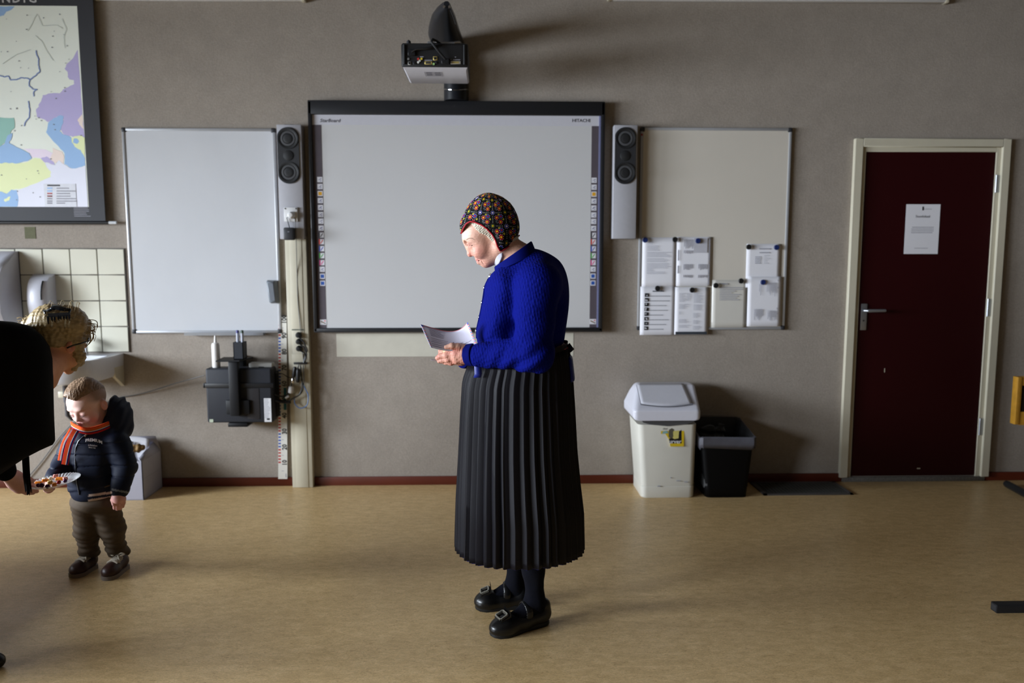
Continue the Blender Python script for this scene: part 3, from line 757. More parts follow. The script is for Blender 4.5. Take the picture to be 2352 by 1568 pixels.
for i, (y, c) in enumerate(((1192, M_black), (1210, MATS['map_blue']), (1228, MATS['map_blue']), (1244, mat('map_red', C(170, 60, 60))), (1261, mat('map_dred', C(120, 40, 40))), (1277, M_inkl), (1293, M_inkl), (1306, M_inkl))):
    p = mpt(306 / 2.8, y / 2.8, 11); L_ = .075 if i == 0 else .03
    m = MB().box(p[0], p[0] + L_, p[1] - .0012, p[1] - .0006, p[2] - .004, p[2] + .004)
    m.build('legend_key', c, lg)
    if i: MB().box(p[0] + .055, p[0] + .055 + R.uniform(.04, .12), p[1] - .0012, p[1] - .0006, p[2] - .003, p[2] + .003).build('legend_text', M_inkl, lg)
p = wl(170, 490, MO)
for i in range(6): MB().box(p[0], p[0] + .09 + R.uniform(-.02, .01), Ym - .0006, Ym, p[2] + .03 - i * .0095, p[2] + .033 - i * .0095).build('imprint', M_inkl, wm)
for ch, x in (('N', 14), ('D', 37.5), ('I', 56), ('G', 75)):
    p = wl(x, 0.5, MO); text(ch, .068, (p[0], Ym - .0006, p[2] + .008), mat('map_title_white', C(205, 205, 205), rough=.6), wm, 'title_letter', bold=.015)

# ================================================================== strip lamps along the top of the wall
for px, lab in (((219, 696), 'white strip lamp casing over the left whiteboard, cut by the top of the picture'), ((1401, 2176), 'white strip lamp casing above the right whiteboard and door')):
    x0, x1 = wl(px[0], 4, .04)[0], wl(px[1], 4, .04)[0]; z = wl((px[0] + px[1]) / 2, 7 if px[0] > 1000 else 4.5, .0)[2]
    s = empty('strip_lamp', ((x0 + x1) / 2, WALL_Y - .05, z), lab, 'lamp')
    MB().box(x0, x1, WALL_Y - .04, WALL_Y, z, z + .09, bev=.006).build('casing', M_white, s)
    for x in (x0, x1): MB().box(x - .012, x + .012, WALL_Y - .042, WALL_Y, z - .002, z + .092, bev=.004).build('end_cap', M_cream, s)

# ================================================================== projector on its arm
M_proj = mat('projector_black', C(30, 31, 33), rough=.45, var=.05)
M_pwhite = mat('projector_white', C(186, 184, 190), rough=.4, var=.03)
M_pole = mat('arm_black', C(26, 28, 33), rough=.32, var=.03)
pm = empty('projector_mount', (wl(1047, 228)[0], WALL_Y, bzt), 'black wall column and tapering arm carrying the projector above the board', 'mount')
cx = wl(1047, 205, .05)[0]; cw = .074
rings = []
for i, z in enumerate(np.linspace(bzt + .002, at(1047, 112, WALL_Y - .05)[2], 12)):
    rings.append([(cx + cw * math.cos(g), WALL_Y - .002 - (.10 * max(0, math.sin(g)) ** .8 if math.sin(g) > 0 else 0), z) for g in np.linspace(0, math.pi, 17)])
col = MB().loft(rings); col.build('wall_column', M_pole, pm)
g_ = []; zc0 = wl(1047, 203, .11)[2]
for j, g in enumerate(np.linspace(.25, math.pi - .25, 13)): g_.append((cx + cw * 1.01 * math.cos(g), WALL_Y - .004 - .10 * math.sin(g) ** .8, zc0 - .018 * math.sin(g) ** 2 + .01))
MB().tube(g_, .003, 6).build('column_rim', M_chrome, pm)
rings = []
xa1 = at(1027, 30, 3.95)[0]
for y in np.linspace(137, 20, 24):
    Y = min(WALL_Y - .01, 4.45 + (y - 97) * (4.45 - 3.96) / 77)
    cxp = np.interp(y, [20, 40, 60, 80, 97, 137], [1026, 1021, 1019, 1019, 1020, 1034]); hwp = np.interp(y, [20, 26, 40, 60, 80, 97, 137], [6, 10.5, 18, 26.5, 31.5, 35, 36])
    c_ = at(cxp, y, Y); hw = hwp * Y / FPX; hh = .012 + .45 * hw
    rings.append([(c_[0] + hw * math.copysign(abs(math.cos(g)) ** .75, math.cos(g)), Y, c_[2] + hh + hh * math.copysign(abs(math.sin(g)) ** .75, math.sin(g))) for g in np.linspace(0, 2 * math.pi, 28, endpoint=False)])
MB().loft(rings).build('arm', M_pole, pm)
ztip = at(1027, 22, 3.955)[2] + .012
for dx in (-.018, .014): MB().lathe([(.0005, -.004), (.006, -.004), (.006, .002)], (xa1 + dx * .8, 3.952, ztip), 'y', 12).build('arm_bolt', M_chrome, pm)
MB().tube([at(1035, 22, 3.97), at(1042, 38, 4.08), at(1047, 54, 4.18)], .005, 6).build('side_rail', M_pole, pm)
# body
Yr, Yw_ = 4.10, 4.42
px0, px1 = at(921, 126, Yr)[0], at(1075, 126, Yr)[0]; pz0, pz1 = at(998, 154, Yr)[2], at(998, 98, Yr)[2]
pj = empty('projector', ((px0 + px1) / 2, (Yr + Yw_) / 2, pz0), 'black and white short-throw projector with rear sockets, slung under the arm', 'projector')
m = MB(); m.box(px0, px1, Yr, Yw_, pz0, pz1, bev=.012); m.build('body', M_proj, pj)
bzz = pz0 - .004
bl, br = at(930, 186, Yw_)[0], at(1072, 186, Yw_)[0]
m = MB(); m.loft([[(px0 + .008, Yr + .004, pz0), (px1 - .004, Yr + .004, pz0), (px1 - .004, Yw_ + .02, pz0), (px0 + .008, Yw_ + .02, pz0)],
                  [(px0 + .020, Yr + .02, pz0 - .012), (px1 - .012, Yr + .02, pz0 - .012), (px1 - .012, Yw_ + .0, pz0 - .012), (px0 + .02, Yw_ + .0, pz0 - .012)]], smooth=False)
ub = m.build('underside', M_pwhite, pj)
MB().box(-.04, .08, 0, .09, -.0005, 0).build('tmp', M_inkl) if False else None
cxl = (px0 + px1) / 2
MB().box(cxl - .06, cxl + .035, Yr + .05, Yr + .15, pz0 - .0128, pz0 - .012).build('underside_label', mat('label_grey', C(160, 158, 166), rough=.5), ub)
for i in range(4): MB().box(cxl - .05 + (i % 2) * .045, cxl - .02 + (i % 2) * .045, Yr + .065 + (i // 2) * .04, Yr + .08 + (i // 2) * .04, pz0 - .0135, pz0 - .0128).build('label_print', M_ink, ub)
MB().box(px0 + .035, px1 - .03, Yr - .001, Yr, pz0 + .012, pz1 - .012).build('rear_panel', mat('panel_black', C(22, 22, 24), rough=.55, var=.05), pj)
for x in (px0 + .018, px1 - .018): MB().cyl((x, Yr - .002, pz0 + .012), (x, Yr - .002, pz1 - .012), .008, 10).build('side_ridge', M_proj, pj)
U = lambda x, y: (lambda p: (p[0], Yr - .001, p[2]))(at(880 + x / 6.533, y / 6.533, Yr))
M_gold, M_silv = mat('port_gold', C(200, 180, 110), rough=.35, metal=.4), mat('port_silver', C(190, 190, 186), rough=.35, metal=.5)
def port(nme, x, y, w, h, m, mi=M_black, depth=.004):
    c = U(x, y); w, h = w / 6.533 / 427, h / 6.533 / 427
    o = MB().box(c[0] - w / 2, c[0] + w / 2, Yr - .001 - depth, Yr, c[2] - h / 2, c[2] + h / 2, bev=.002, seg=1).build(nme, m, pj)
    if mi: MB().box(c[0] - w * .33, c[0] + w * .33, Yr - .0015 - depth, Yr - .001 - depth, c[2] - h * .3, c[2] + h * .3).build('opening', mi, o)
port('usb_port', 397, 950, 46, 46, M_silv); port('round_socket', 470, 945, 44, 44, M_dgrey); port('network_port', 783, 878, 62, 58, M_gold)
port('video_port', 680, 945, 110, 44, M_gold, M_dgrey); port('digital_port', 1088, 940, 150, 46, M_silv, M_gold); port('control_port', 800, 942, 34, 34, M_dgrey); port('power_inlet', 430, 795, 105, 90, M_black, None, .012)
port('cable_connector', 935, 930, 110, 70, M_black, None, .02)
for x, y, c in ((527, 888, C(190, 60, 50)), (577, 886, C(215, 190, 60)), (527, 938, C(225, 225, 220)), (550, 915, C(200, 200, 190)), (760, 963, C(160, 200, 130)), (380, 888, C(120, 120, 120))):
    p = U(x, y); MB().lathe([(.003, -.006), (.0055, -.006), (.0055, 0)], (p[0], Yr - .001, p[2]), 'y', 12).build('round_jack', mat('jack_%d_%d' % (x, y), c, rough=.4), pj)
for x, y, w_ in ((580, 853, 50), (1100, 897, 110), (1085, 857, 18), (680, 905, 110), (1020, 893, 12)):
    p = U(x, y); MB().box(p[0] - w_ / 6.53 / 854, p[0] + w_ / 6.53 / 854, Yr - .0014, Yr - .001, p[2] - .002, p[2] + .002).build('printed_mark', M_inkl, pj)
Uc = lambda x, y, d: (lambda p: (p[0], Yr - d, p[2]))(at(880 + x / 6.533, y / 6.533, Yr))
MB().tube([Uc(935, 900, .02), Uc(860, 820, .03), Uc(780, 720, .035), Uc(730, 650, .03), Uc(750, 605, .02), Uc(800, 605, -.01), Uc(860, 640, -.03), Uc(950, 655, -.06)], .0065, 8).build('video_cable', M_black, pj)
MB().tube([Uc(430, 790, .012), Uc(500, 752, .02), Uc(640, 750, .02), Uc(740, 720, .02), Uc(850, 680, .005), Uc(960, 650, -.04)], .0055, 8).build('power_cable', M_black, pj)
MB().box(at(982, 95, 4.16)[0], at(1060, 95, 4.16)[0], 4.14, 4.34, pz1 - .002, pz1 + .018, bev=.004).build('bracket_plate', M_alu, pj)
for x in (995, 1044): MB().cyl((at(x, 96, 4.13)[0], 4.13, pz1 + .008), (at(x, 96, 4.13)[0] + .03, 4.13, pz1 + .009), .009, 10).build('clamp_screw', M_chrome, pj)
MB().lathe([(.001, .03), (.011, .022), (.013, 0)], (at(936, 103, Yr)[0], Yr + .06, pz1), 'z', 14).build('focus_knob', M_dgrey, pj)

# ================================================================== loudspeakers
M_spk = mat('speaker_silver_grey', C(168, 168, 174), rough=.5, var=.03)
M_cone = mat('speaker_cone', C(24, 25, 27), rough=.6, var=.05)
M_rim = mat('speaker_baffle', C(40, 41, 44), rough=.55, var=.05)
M_ring = mat('speaker_ring', C(72, 73, 76), rough=.5, var=.05)
def speaker(px, g, label):
    T = .085
    x0, x1, z0, z1 = rect(*px, T); Y = WALL_Y - T
    e = empty('wall_speaker', ((x0 + x1) / 2, WALL_Y, z0), label, 'speaker')
    MB().box(x0, x1, Y, WALL_Y - .001, z0, z1, bev=.003).build('cabinet', M_spk, e)
    gx0, gx1, gz0, gz1 = rect(*g, T); r = (gx1 - gx0) / 2 * 1.06; xc = (gx0 + gx1) / 2; hw = (gx1 - gx0) / 2
    ca, cb_ = gz1 - r, gz0 + r; P = []
    for cc, s_ in ((ca, 0), (cb_, math.pi)):
        for t in np.linspace(0, math.pi, 25): P.append((xc + max(-hw, min(hw, r * math.cos(t + s_))), cc + r * math.sin(t + s_)))
    bf = MB().prism(P, Y - .006, Y).build('baffle', M_rim, e)
    for zc in (ca, cb_):
        w_ = MB().lathe([(.0005, -.010), (.018, -.012), (.028, -.009), (.030, -.006)], (xc, Y, zc), 'y', 28).build('woofer_dome', M_cone, bf)
        MB().lathe([(.030, -.006), (.032, -.010), (.042, -.0095), (.044, -.0062)], (xc, Y, zc), 'y', 32).build('woofer_ring', M_ring, bf)
        MB().lathe([(.044, -.0062), (.050, -.0105), (hw * .96, -.0105), (hw * .98, -.0062)], (xc, Y, zc), 'y', 36).build('surround', M_cone, bf)
    MB().lathe([(.0005, -.013), (.018, -.012), (.029, -.009), (.031, -.006)], (xc, Y, (ca + cb_) / 2), 'y', 28).build('tweeter', M_cone, bf)
    MB().box(xc - .028, xc + .028, Y + .02, Y + .06, z1, z1 + .005, bev=.002).build('top_slot', M_black, e)
    return e, x0, x1, z0, z1, Y
sl = speaker((639, 286, 695, 549), (638.5, 292, 687.5, 422), 'silver grey wall speaker left of the big board, with a white socket on it')
sr = speaker((1409, 287, 1462.5, 548), (1412, 292, 1460, 423), 'silver grey wall speaker right of the big board, with plain lower half')
# socket, plug and adapter on the left speaker
Ys_ = sl[5]
a = rect(653, 476, 684, 509, .09); so = empty('wall_socket', ((a[0] + a[1]) / 2, Ys_, a[2]), 'white double power socket on the front of the left speaker', 'socket')
MB().box(a[0], a[1], Ys_ - .012, Ys_, a[2], a[3], bev=.003).build('plate', M_white, so)
for x in (a[0] + .008, a[1] - .008): MB().lathe([(.0005, -.0145), (.004, -.0145), (.004, -.012)], (x, Ys_, a[3] - .008), 'y', 10).build('plate_screw', M_dgrey, so)
p = wl(669, 494, .11); pl = MB().lathe([(.001, -.05), (.012, -.048), (.02, -.035), (.022, -.012)], (p[0], Ys_, p[2]), 'y', 20).build('power_plug', M_white)
tag(pl, 'round white plug in the socket on the left speaker', 'plug')
a = rect(650, 522, 673.5, 551, .14); ad = MB().box(a[0], a[1], Ys_ - .05, Ys_ - .002, a[2], a[3], bev=.008).build('power_adapter', M_dgrey)
MB().box((a[0] + a[1]) / 2 - .004, (a[0] + a[1]) / 2 + .006, Ys_ - .0506, Ys_ - .0495, (a[2] + a[3]) / 2 + .01, (a[2] + a[3]) / 2 + .013).build('adapter_mark', M_inkl, ad)
q = wl(660, 500, .1); MB().tube([((a[0] + a[1]) / 2, Ys_ - .02, a[3]), (q[0] - .002, Ys_ - .02, q[2]), (q[0] + .01, Ys_ - .02, q[2] + .005)], .0025, 6).build('adapter_lead', M_dgrey, ad)
tag(ad, 'black cube power adapter hanging below the white socket', 'adapter')

# ================================================================== cable trunking and its fittings
DT = .05; Yd = WALL_Y - DT
dx0, dx1 = duct_x0, duct_x1; zt_ = sl[3] + .02
du = empty('cable_trunking', ((dx0 + dx1) / 2, WALL_Y, 0), 'cream vertical cable trunking running down from the left speaker to the floor', 'trunking')
MB().box(dx0, dx1, Yd, WALL_Y - .001, 0, zt_, bev=.004).build('trunking_body', M_cream, du)
dc = (dx0 + dx1) / 2; zs = wl(690, 757, DT)[2]
MB().box(dc - .036, dc + .036, Yd - .003, Yd, 0.002, zs - .004, bev=.001).build('lower_cover', M_cream, du)
MB().box(dc - .036, dc + .036, Yd - .003, Yd, zs + .004, zt_, bev=.001).build('upper_cover', M_cream, du)
MB().box(dc - .037, dc + .037, Yd - .0035, Yd, zs - .003, zs + .003).build('cover_joint', mat('joint_green_grey', C(92, 98, 86), rough=.8), du)
a = rect(672, 812, 696, 835, DT + .01); so2 = MB().box(a[0] - .003, a[1] + .003, Yd - .012, Yd - .003, a[2], a[3], bev=.003).build('blank_socket_plate', M_cream, du)
for i, y in enumerate((770, 785, 801)):
    p = wl(684 + i * .6, y, DT + .03)
    k = MB().lathe([(.001, -.034), (.010, -.033), (.016, -.026), (.0185, -.012), (.0185, -.003)], (p[0], Yd, p[2]), 'y', 18).build('round_plug', M_black)
    k2 = wl(705, 800 + i * 9, DT + .03); e_ = wl(697, 834, DT + .02)
    MB().tube([(p[0], Yd - .03, p[2] - .005), ((p[0] + k2[0]) / 2 + .01, Yd - .034, (p[2] + k2[2]) / 2), (k2[0] - .002 * i, Yd - .03, k2[2] - .01), (e_[0], Yd - .025, e_[2])], .0045, 8).build('plug_lead', M_black, k)
    tag(k, ['top black round plug of the three on the trunking', 'middle black round plug of the three on the trunking', 'lowest black round plug of the three on the trunking'][i], 'plug', 'plugs on the cable trunking')
bl_ = wl(690, 834, DT + .02)
cb1 = MB().box(bl_[0] - .04, bl_[0] + .04, Yd - .03, Yd - .004, bl_[2] - .006, bl_[2] + .006, bev=.003).build('cable_clip', M_black)
tag(cb1, 'short black bar clip holding the leads on the trunking', 'clip')
def cable(name, pts, r, m, label, off=.03, n=8):
    P = [wl(x, y, DT + o) for x, y, o in pts]
    # Catmull-Rom
    Q = []
    for i in range(len(P) - 1):
        p0, p1, p2, p3 = P[max(i - 1, 0)], P[i], P[i + 1], P[min(i + 2, len(P) - 1)]
        for t in np.linspace(0, 1, n, endpoint=False):
            Q.append(.5 * ((2 * p1) + (-p0 + p2) * t + (2 * p0 - 5 * p1 + 4 * p2 - p3) * t ** 2 + (-p0 + 3 * p1 - 3 * p2 + p3) * t ** 3))
    Q.append(P[-1])
    o = MB().tube(Q, r, 8).build(name, m); tag(o, label, 'cable'); return o
M_bluec = mat('blue_cable', C(84, 116, 168), rough=.45); M_greyc = mat('grey_cable', C(90, 88, 86), rough=.5); M_blackc = mat('black_cable', C(20, 20, 22), rough=.4)
cable('cable', [(677, 500, .05), (680, 545, .045), (682, 620, .006), (684, 690, .006), (689, 745, .008), (693, 790, .01), (697, 832, .02)], .0022, M_greyc, 'thin grey lead running down the trunking from the white socket')
cable('cable', [(692, 872, .03), (700, 890, .03), (708, 908, .035), (705, 930, .035), (690, 937, .035), (678, 928, .03), (676, 915, .03)], .0032, M_bluec, 'blue cable looping out over the trunking')
cable('cable', [(686, 838, .03), (680, 858, .03), (672, 872, .04), (668, 890, .04), (660, 905, .04), (645, 910, .05), (630, 905, .09)], .004, M_blackc, 'black cable from the clip to the dark computer')
cable('cable', [(690, 838, .03), (692, 862, .03), (694, 885, .035), (688, 905, .035), (672, 915, .04), (655, 925, .05), (632, 920, .09)], .004, M_blackc, 'black cable hanging lowest between trunking and computer')
cable('cable', [(696, 838, .03), (698, 860, .03), (697, 890, .03), (690, 905, .03), (676, 913, .035)], .0024, M_blackc, 'thin black cable hanging along right of the trunking')
cable('cable', [(632, 856, .09), (648, 858, .05), (662, 866, .03), (671, 866, .03)], .0024, M_blackc, 'thin black lead crossing the measuring strip at computer top')
for (xa, ya, xb, yb, r, m_, nme, lab, cat) in ((678, 842, 674, 866, .012, M_black, 'cable_connector', 'black moulded connector beneath the clip bar', 'connector'), (685, 846, 684, 878, .013, M_black, 'cable_connector', 'thicker black connector right beneath the clip bar', 'connector'),
        (673, 868, 672, 880, .011, M_chrome, 'metal_connector', 'shiny metal connector above the white cable plug', 'connector'), (669, 886, 667, 903, .016, M_white, 'white_connector', 'white cable plug hanging at the trunking edge', 'connector'),
        (655, 914, 664, 909, .008, M_white, 'white_connector', 'small white plug beside the measuring strip', 'connector'), (633, 920, 668, 924, .011, M_black, 'cable_connector', 'long black connector at the computer right side', 'connector')):
    A, B_ = wl(xa, ya, DT + .04), wl(xb, yb, DT + .04); mid = (A + B_) / 2
    o = MB().tube([A + (B_ - A) * t for t in (0, .06, .25, .75, .94, 1)], [r * .5, r * .85, r, r, r * .85, r * .5], 14).build(nme, m_); tag(o, lab, cat)

# ================================================================== measuring strip
q = [wl(640.5, 1098, .003), wl(661.5, 1098, .003), wl(659.5, 726, .003), wl(641, 726, .003)]
def rp(u, v, k=0): # u 0..1 across, v in metres up
    hgt = q[2][2] - q[0][2]; t = v / hgt
    L_ = q[0] + (q[3] - q[0]) * t; R_ = q[1] + (q[2] - q[1]) * t; P = L_ + (R_ - L_) * u; return (P[0], WALL_Y - .018 - k * .0003, P[2])
ms = MB().add([rp(0, 0), rp(1, 0), rp(1, 1.02), rp(0, 1.02), *[(p[0], WALL_Y - .015, p[2]) for p in (rp(0, 0), rp(1, 0), rp(1, 1.02), rp(0, 1.02))]], [(0, 1, 2, 3), (4, 7, 6, 5), (0, 4, 5, 1), (1, 5, 6, 2), (2, 6, 7, 3), (3, 7, 4, 0)]).build('measuring_strip', mat('strip_white', C(214, 212, 204), rough=.5, var=.02))
tag(ms, 'white metre strip numbered up to 100 beside the cable trunking', 'ruler')
M_sr, M_sb = mat('strip_red', C(178, 52, 50), rough=.6), mat('strip_blue', C(52, 84, 168), rough=.6)
for i in range(10, 102):
    if i % 2 == 0:
        dec = (i // 10); c = M_sr if dec % 2 else M_sb
        MB().add([rp(.02, i * .01 + .002, 1), rp(.30, i * .01 + .002, 1), rp(.30, i * .01 + .012, 1), rp(.02, i * .01 + .012, 1)], [(0, 1, 2, 3)]).build('centimetre_mark', c, ms)
for n in range(10, 101, 10):
    p = rp(.72, n * .01 + .004, 1); text(str(n), .040, p, M_black, ms, 'number', rot=(math.pi / 2, -math.pi / 2, 0), bold=.03, sx=.9)
for n in range(5, 100, 10): MB().add([rp(.38, n * .01, 1), rp(.62, n * .01, 1), rp(.62, n * .01 + .003, 1), rp(.38, n * .01 + .003, 1)], [(0, 1, 2, 3)]).build('half_mark', M_inkl, ms)
MB().add([rp(.62, .44, 1), rp(.95, .44, 1), rp(.95, .58, 1), rp(.62, .58, 1)], [(0, 1, 2, 3)]).build('teal_band', mat('strip_teal', C(40, 104, 116), rough=.6), ms)
MB().add([rp(.8, .01, 1), rp(.9, .01, 1), rp(.9, .035, 1), rp(.8, .035, 1)], [(0, 1, 2, 3)]).build('imprint', M_inkl, ms)

# ================================================================== computer in its wall holder
K = lambda x, y, o: wl(450 + x / 6.032, 740 + y / 6.032, o)
OF = .17
M_pc = mat('computer_charcoal', C(42, 44, 50), rough=.5, spec=.3, var=.05, scale=20)
M_hold = mat('holder_black', C(19, 20, 23), rough=.5, spec=.3, var=.05)
x0, x1 = K(135, 900, OF)[0], K(1052, 900, OF)[0]; z0, z1 = K(600, 1392, OF)[2], K(600, 640, OF)[2]; Yc = WALL_Y - OF
pc = empty('desktop_computer', ((x0 + x1) / 2, WALL_Y - .1, z0), 'charcoal desktop computer clamped flat on the wall under the left whiteboard', 'computer')
MB().box(x0, x1, Yc, WALL_Y - .06, z0, z1, bev=.012, seg=3).build('case', M_pc, pc)
MB().box(K(120, 0, OF)[0], x0 + .03, Yc + .004, Yc + .05, K(0, 760, OF)[2], z1, bev=.006).build('corner_bulge', M_pc, pc)
a = K(940, 1052, OF + .001), K(1058, 1378, OF + .001)
lb = MB().box(a[0][0], a[1][0] - .004, Yc - .0015, Yc, a[1][2], a[0][2]).build('sticker', mat('sticker_white', C(206, 206, 208), rough=.5, var=.02), pc)
R = random.Random(4)
for i in range(14):
    zz = a[0][2] - .006 - i * .0085
    if zz > a[1][2] + .02: MB().box(a[0][0] + .003, a[0][0] + .003 + R.uniform(.02, .036), Yc - .002, Yc - .0015, zz - .003, zz).build('sticker_print', M_inkl, lb)
MB().box(a[0][0] + .014, a[0][0] + .032, Yc - .002, Yc - .0015, a[1][2] + .012, a[1][2] + .022).build('sticker_print', M_black, lb)
a = K(188, 1342, OF), K(242, 1384, OF); MB().box(a[0][0], a[1][0], Yc - .0012, Yc, a[1][2], a[0][2]).build('square_sticker', mat('sticker_greenish', C(180, 190, 170), rough=.5), pc)
a = K(705, 915, OF), K(890, 1340, OF); MB().box(a[0][0], a[1][0], Yc - .0025, Yc, a[1][2], a[0][2], bev=.002).build('side_panel', mat('computer_panel', C(48, 46, 48), rough=.55, spec=.3), pc)
MB().box(K(1062, 0, .08)[0], K(1110, 0, .08)[0], WALL_Y - .10, WALL_Y - .05, z0 + .02, z1 - .03, bev=.006).build('rear_rim', M_hold, pc)
# holder
ho = empty('computer_holder', (K(530, 0, OF)[0], WALL_Y, z0 - .03), 'black bracket and strap gripping the desktop computer, with a shelf on top', 'bracket')
OH = OF + .045
a = K(440, 545, OH), K(605, 1300, OH)
MB().box(a[0][0], a[1][0], WALL_Y - OH, Yc - .003, a[1][2], a[0][2], bev=.006).build('upright', M_hold, ho)
a = K(412, 1080, OF + .02), K(745, 1275, OF + .02); MB().box(a[0][0], a[1][0], Yc - .022, Yc - .003, a[1][2], a[0][2], bev=.005).build('grip_plate', M_hold, ho)
a = K(100, 845, OF + .01), K(1075, 905, OF + .01); MB().box(a[0][0], a[1][0], Yc - .012, Yc - .003, a[1][2], a[0][2], bev=.003).build('strap', M_black, ho)
MB().box(a[0][0] - .001, a[0][0] + .012, Yc - .012, WALL_Y - .05, a[1][2], a[0][2], bev=.003).build('strap_side', M_black, ho)
a = K(440, 1400, OF), K(715, 1450, OF); MB().box(a[0][0], a[1][0], Yc + .0, WALL_Y - .02, a[1][2], z0 - .002, bev=.004).build('foot_plate', M_hold, ho)
MB().box(K(500, 0, .05)[0], K(640, 0, .05)[0], WALL_Y - .058, WALL_Y, z0 - .02, z1 + .06, bev=.004).build('wall_plate', M_hold, ho)
zs_ = K(430, 545, OH)[2]
tl, tr = K(275, 545, OH + .015)[0], K(600, 545, OH + .015)[0]
MB().add([(tl, WALL_Y - OH - .015, zs_), (tr, WALL_Y - OH - .015, zs_ + .002), (K(790, 440, .06)[0], WALL_Y - .06, zs_), (K(430, 440, .06)[0] - .02, WALL_Y - .06, zs_),
          (tl, WALL_Y - OH - .015, zs_ + .008), (tr, WALL_Y - OH - .015, zs_ + .010), (K(790, 440, .06)[0], WALL_Y - .06, zs_ + .008), (K(430, 440, .06)[0] - .02, WALL_Y - .06, zs_ + .008)],
         [(0, 1, 2, 3), (4, 5, 6, 7), (0, 1, 5, 4), (1, 2, 6, 5), (2, 3, 7, 6), (3, 0, 4, 7)]).build('shelf', M_hold, ho)
# pen pot and pens, bottle, router
ptop = zs_ + .010; Yp_ = WALL_Y - .155
px_0, px_1 = K(530, 0, .155)[0], K(665, 0, .155)[0]; pzt_ = K(600, 268, .155)[2]
po = empty('pen_pot', ((px_0 + px_1) / 2, Yp_, ptop), 'small square grey pen pot on top of the computer bracket', 'pen holder')
m = MB(); t = .004; d_ = .035
for q_ in ((px_0, px_1, Yp_ - d_, Yp_ - d_ + t), (px_0, px_1, Yp_ + d_ - t, Yp_ + d_), (px_0, px_0 + t, Yp_ - d_, Yp_ + d_), (px_1 - t, px_1, Yp_ - d_, Yp_ + d_)): m.box(*q_, ptop, pzt_)
m.box(px_0, px_1, Yp_ - d_, Yp_ + d_, ptop, ptop + .004); m.build('pot_wall', M_pc, po)
for xx, c, lab in ((570, C(70, 70, 130), 'grey whiteboard marker with blue cap in the pen pot'), (634, C(70, 90, 80), 'grey whiteboard marker with dark green cap in the pen pot')):
    X = K(xx, 0, .155)[0]; zt2 = K(xx, 108, .155)[2]
    pe = empty('marker_pen', (X, Yp_, ptop + .004), lab, 'pen')
    MB().cyl((X, Yp_, ptop + .004), (X, Yp_, zt2 - .018), .0085, 14).build('barrel', mat('marker_grey', C(170, 174, 186), rough=.4), pe)
    MB().lathe([(.0085, -.018), (.0085, -.003), (.006, 0)], (X, Yp_, zt2), 'z', 14).build('pen_cap', mat('cap_%d' % xx, c, rough=.4), pe)
X = K(258, 0, .11)[0]; zB = z1; zT = K(258, 182, .11)[2]; hB = zT - zB
bo = empty('squeeze_bottle', (X, WALL_Y - .11, zB), 'white squeeze bottle with pointed nozzle standing on the computer', 'bottle')
MB().lathe([(.022, 0), (.0235, .006), (.0235, hB * .70), (.019, hB * .76)], (X, WALL_Y - .11, zB), 'z', 24).build('bottle_body', mat('bottle_white', C(222, 220, 216), rough=.35, var=.02), bo)
MB().lathe([(.019, hB * .76), (.0085, hB * .78), (.0055, hB * .96), (.004, hB)], (X, WALL_Y - .11, zB), 'z', 18).build('nozzle', mat('bottle_white', None), bo)
a = K(735, 560, .12), K(1060, 612, .12)
rt = MB().box(a[0][0], a[1][0], WALL_Y - .13, WALL_Y - .07, z1, z1 + (a[0][2] - a[1][2]) + .004, bev=.006).build('network_box', mat('network_grey', C(176, 176, 172), rough=.45, var=.03)); tag(rt, 'flat pale grey box lying on right end of the computer', 'router')
MB().box(a[0][0] + .06, a[0][0] + .09, WALL_Y - .132, WALL_Y - .13, z1 + .002, z1 + .006).build('status_slot', M_black, rt)
# lead running left from the computer to behind the boy
P = [(470, 862, .12), (440, 870, .1), (400, 881, .06), (350, 897, .03), (310, 907, .012), (270, 914, .008), (220, 935, .008), (180, 960, .008), (140, 1000, .008), (95, 1060, .008), (60, 1100, .01)]
cable('cable', [(x, y, o - DT) for x, y, o in P], .0032, M_greyc, 'long grey lead sagging left from the computer along the wall')

# ================================================================== hand wash corner
M_cer = mat('white_ceramic', C(214, 216, 222), rough=.16, var=.02, coat=.3)
M_disp = mat('dispenser_white', C(212, 214, 226), rough=.35, var=.02)
# towel dispenser: tall casing with a bowed front
xr = wl(50, 660)[0]; zt1, zb1 = wl(25, 577)[2], wl(25, 742)[2]; dp = .20
td = empty('towel_dispenser', (xr - .17, WALL_Y, zb1), 'large white paper towel dispenser with rounded edges at the picture left', 'dispenser')
rings = []
for t in np.linspace(0, 1, 13):
    z = zb1 + (zt1 - zb1) * t; s_ = dp * (1 - .9 * max(0, (t - .55) / .45) ** 2.2) * (1 - .25 * max(0, (.2 - t) / .2) ** 2) + .012
    rg = []
    for u, v in ((0, 0), (0, .8), (.03, .93), (.12, 1), (.5, 1.06), (.88, 1), (.97, .93), (1, .8), (1, 0)): rg.append((xr - .34 * (1 - u), WALL_Y - .001 - s_ * v, z))
    rings.append(rg)
MB().loft(rings).build('casing', M_disp, td)
MB().box(xr - .26, xr - .08, WALL_Y - .10, WALL_Y - .05, zb1 - .004, zb1 + .004).build('paper_slot', M_dgrey, td)
MB().box(xr - .345, xr + .004, WALL_Y - .012, WALL_Y - .0075, zb1, zt1).build('back_plate', M_dgrey, td)
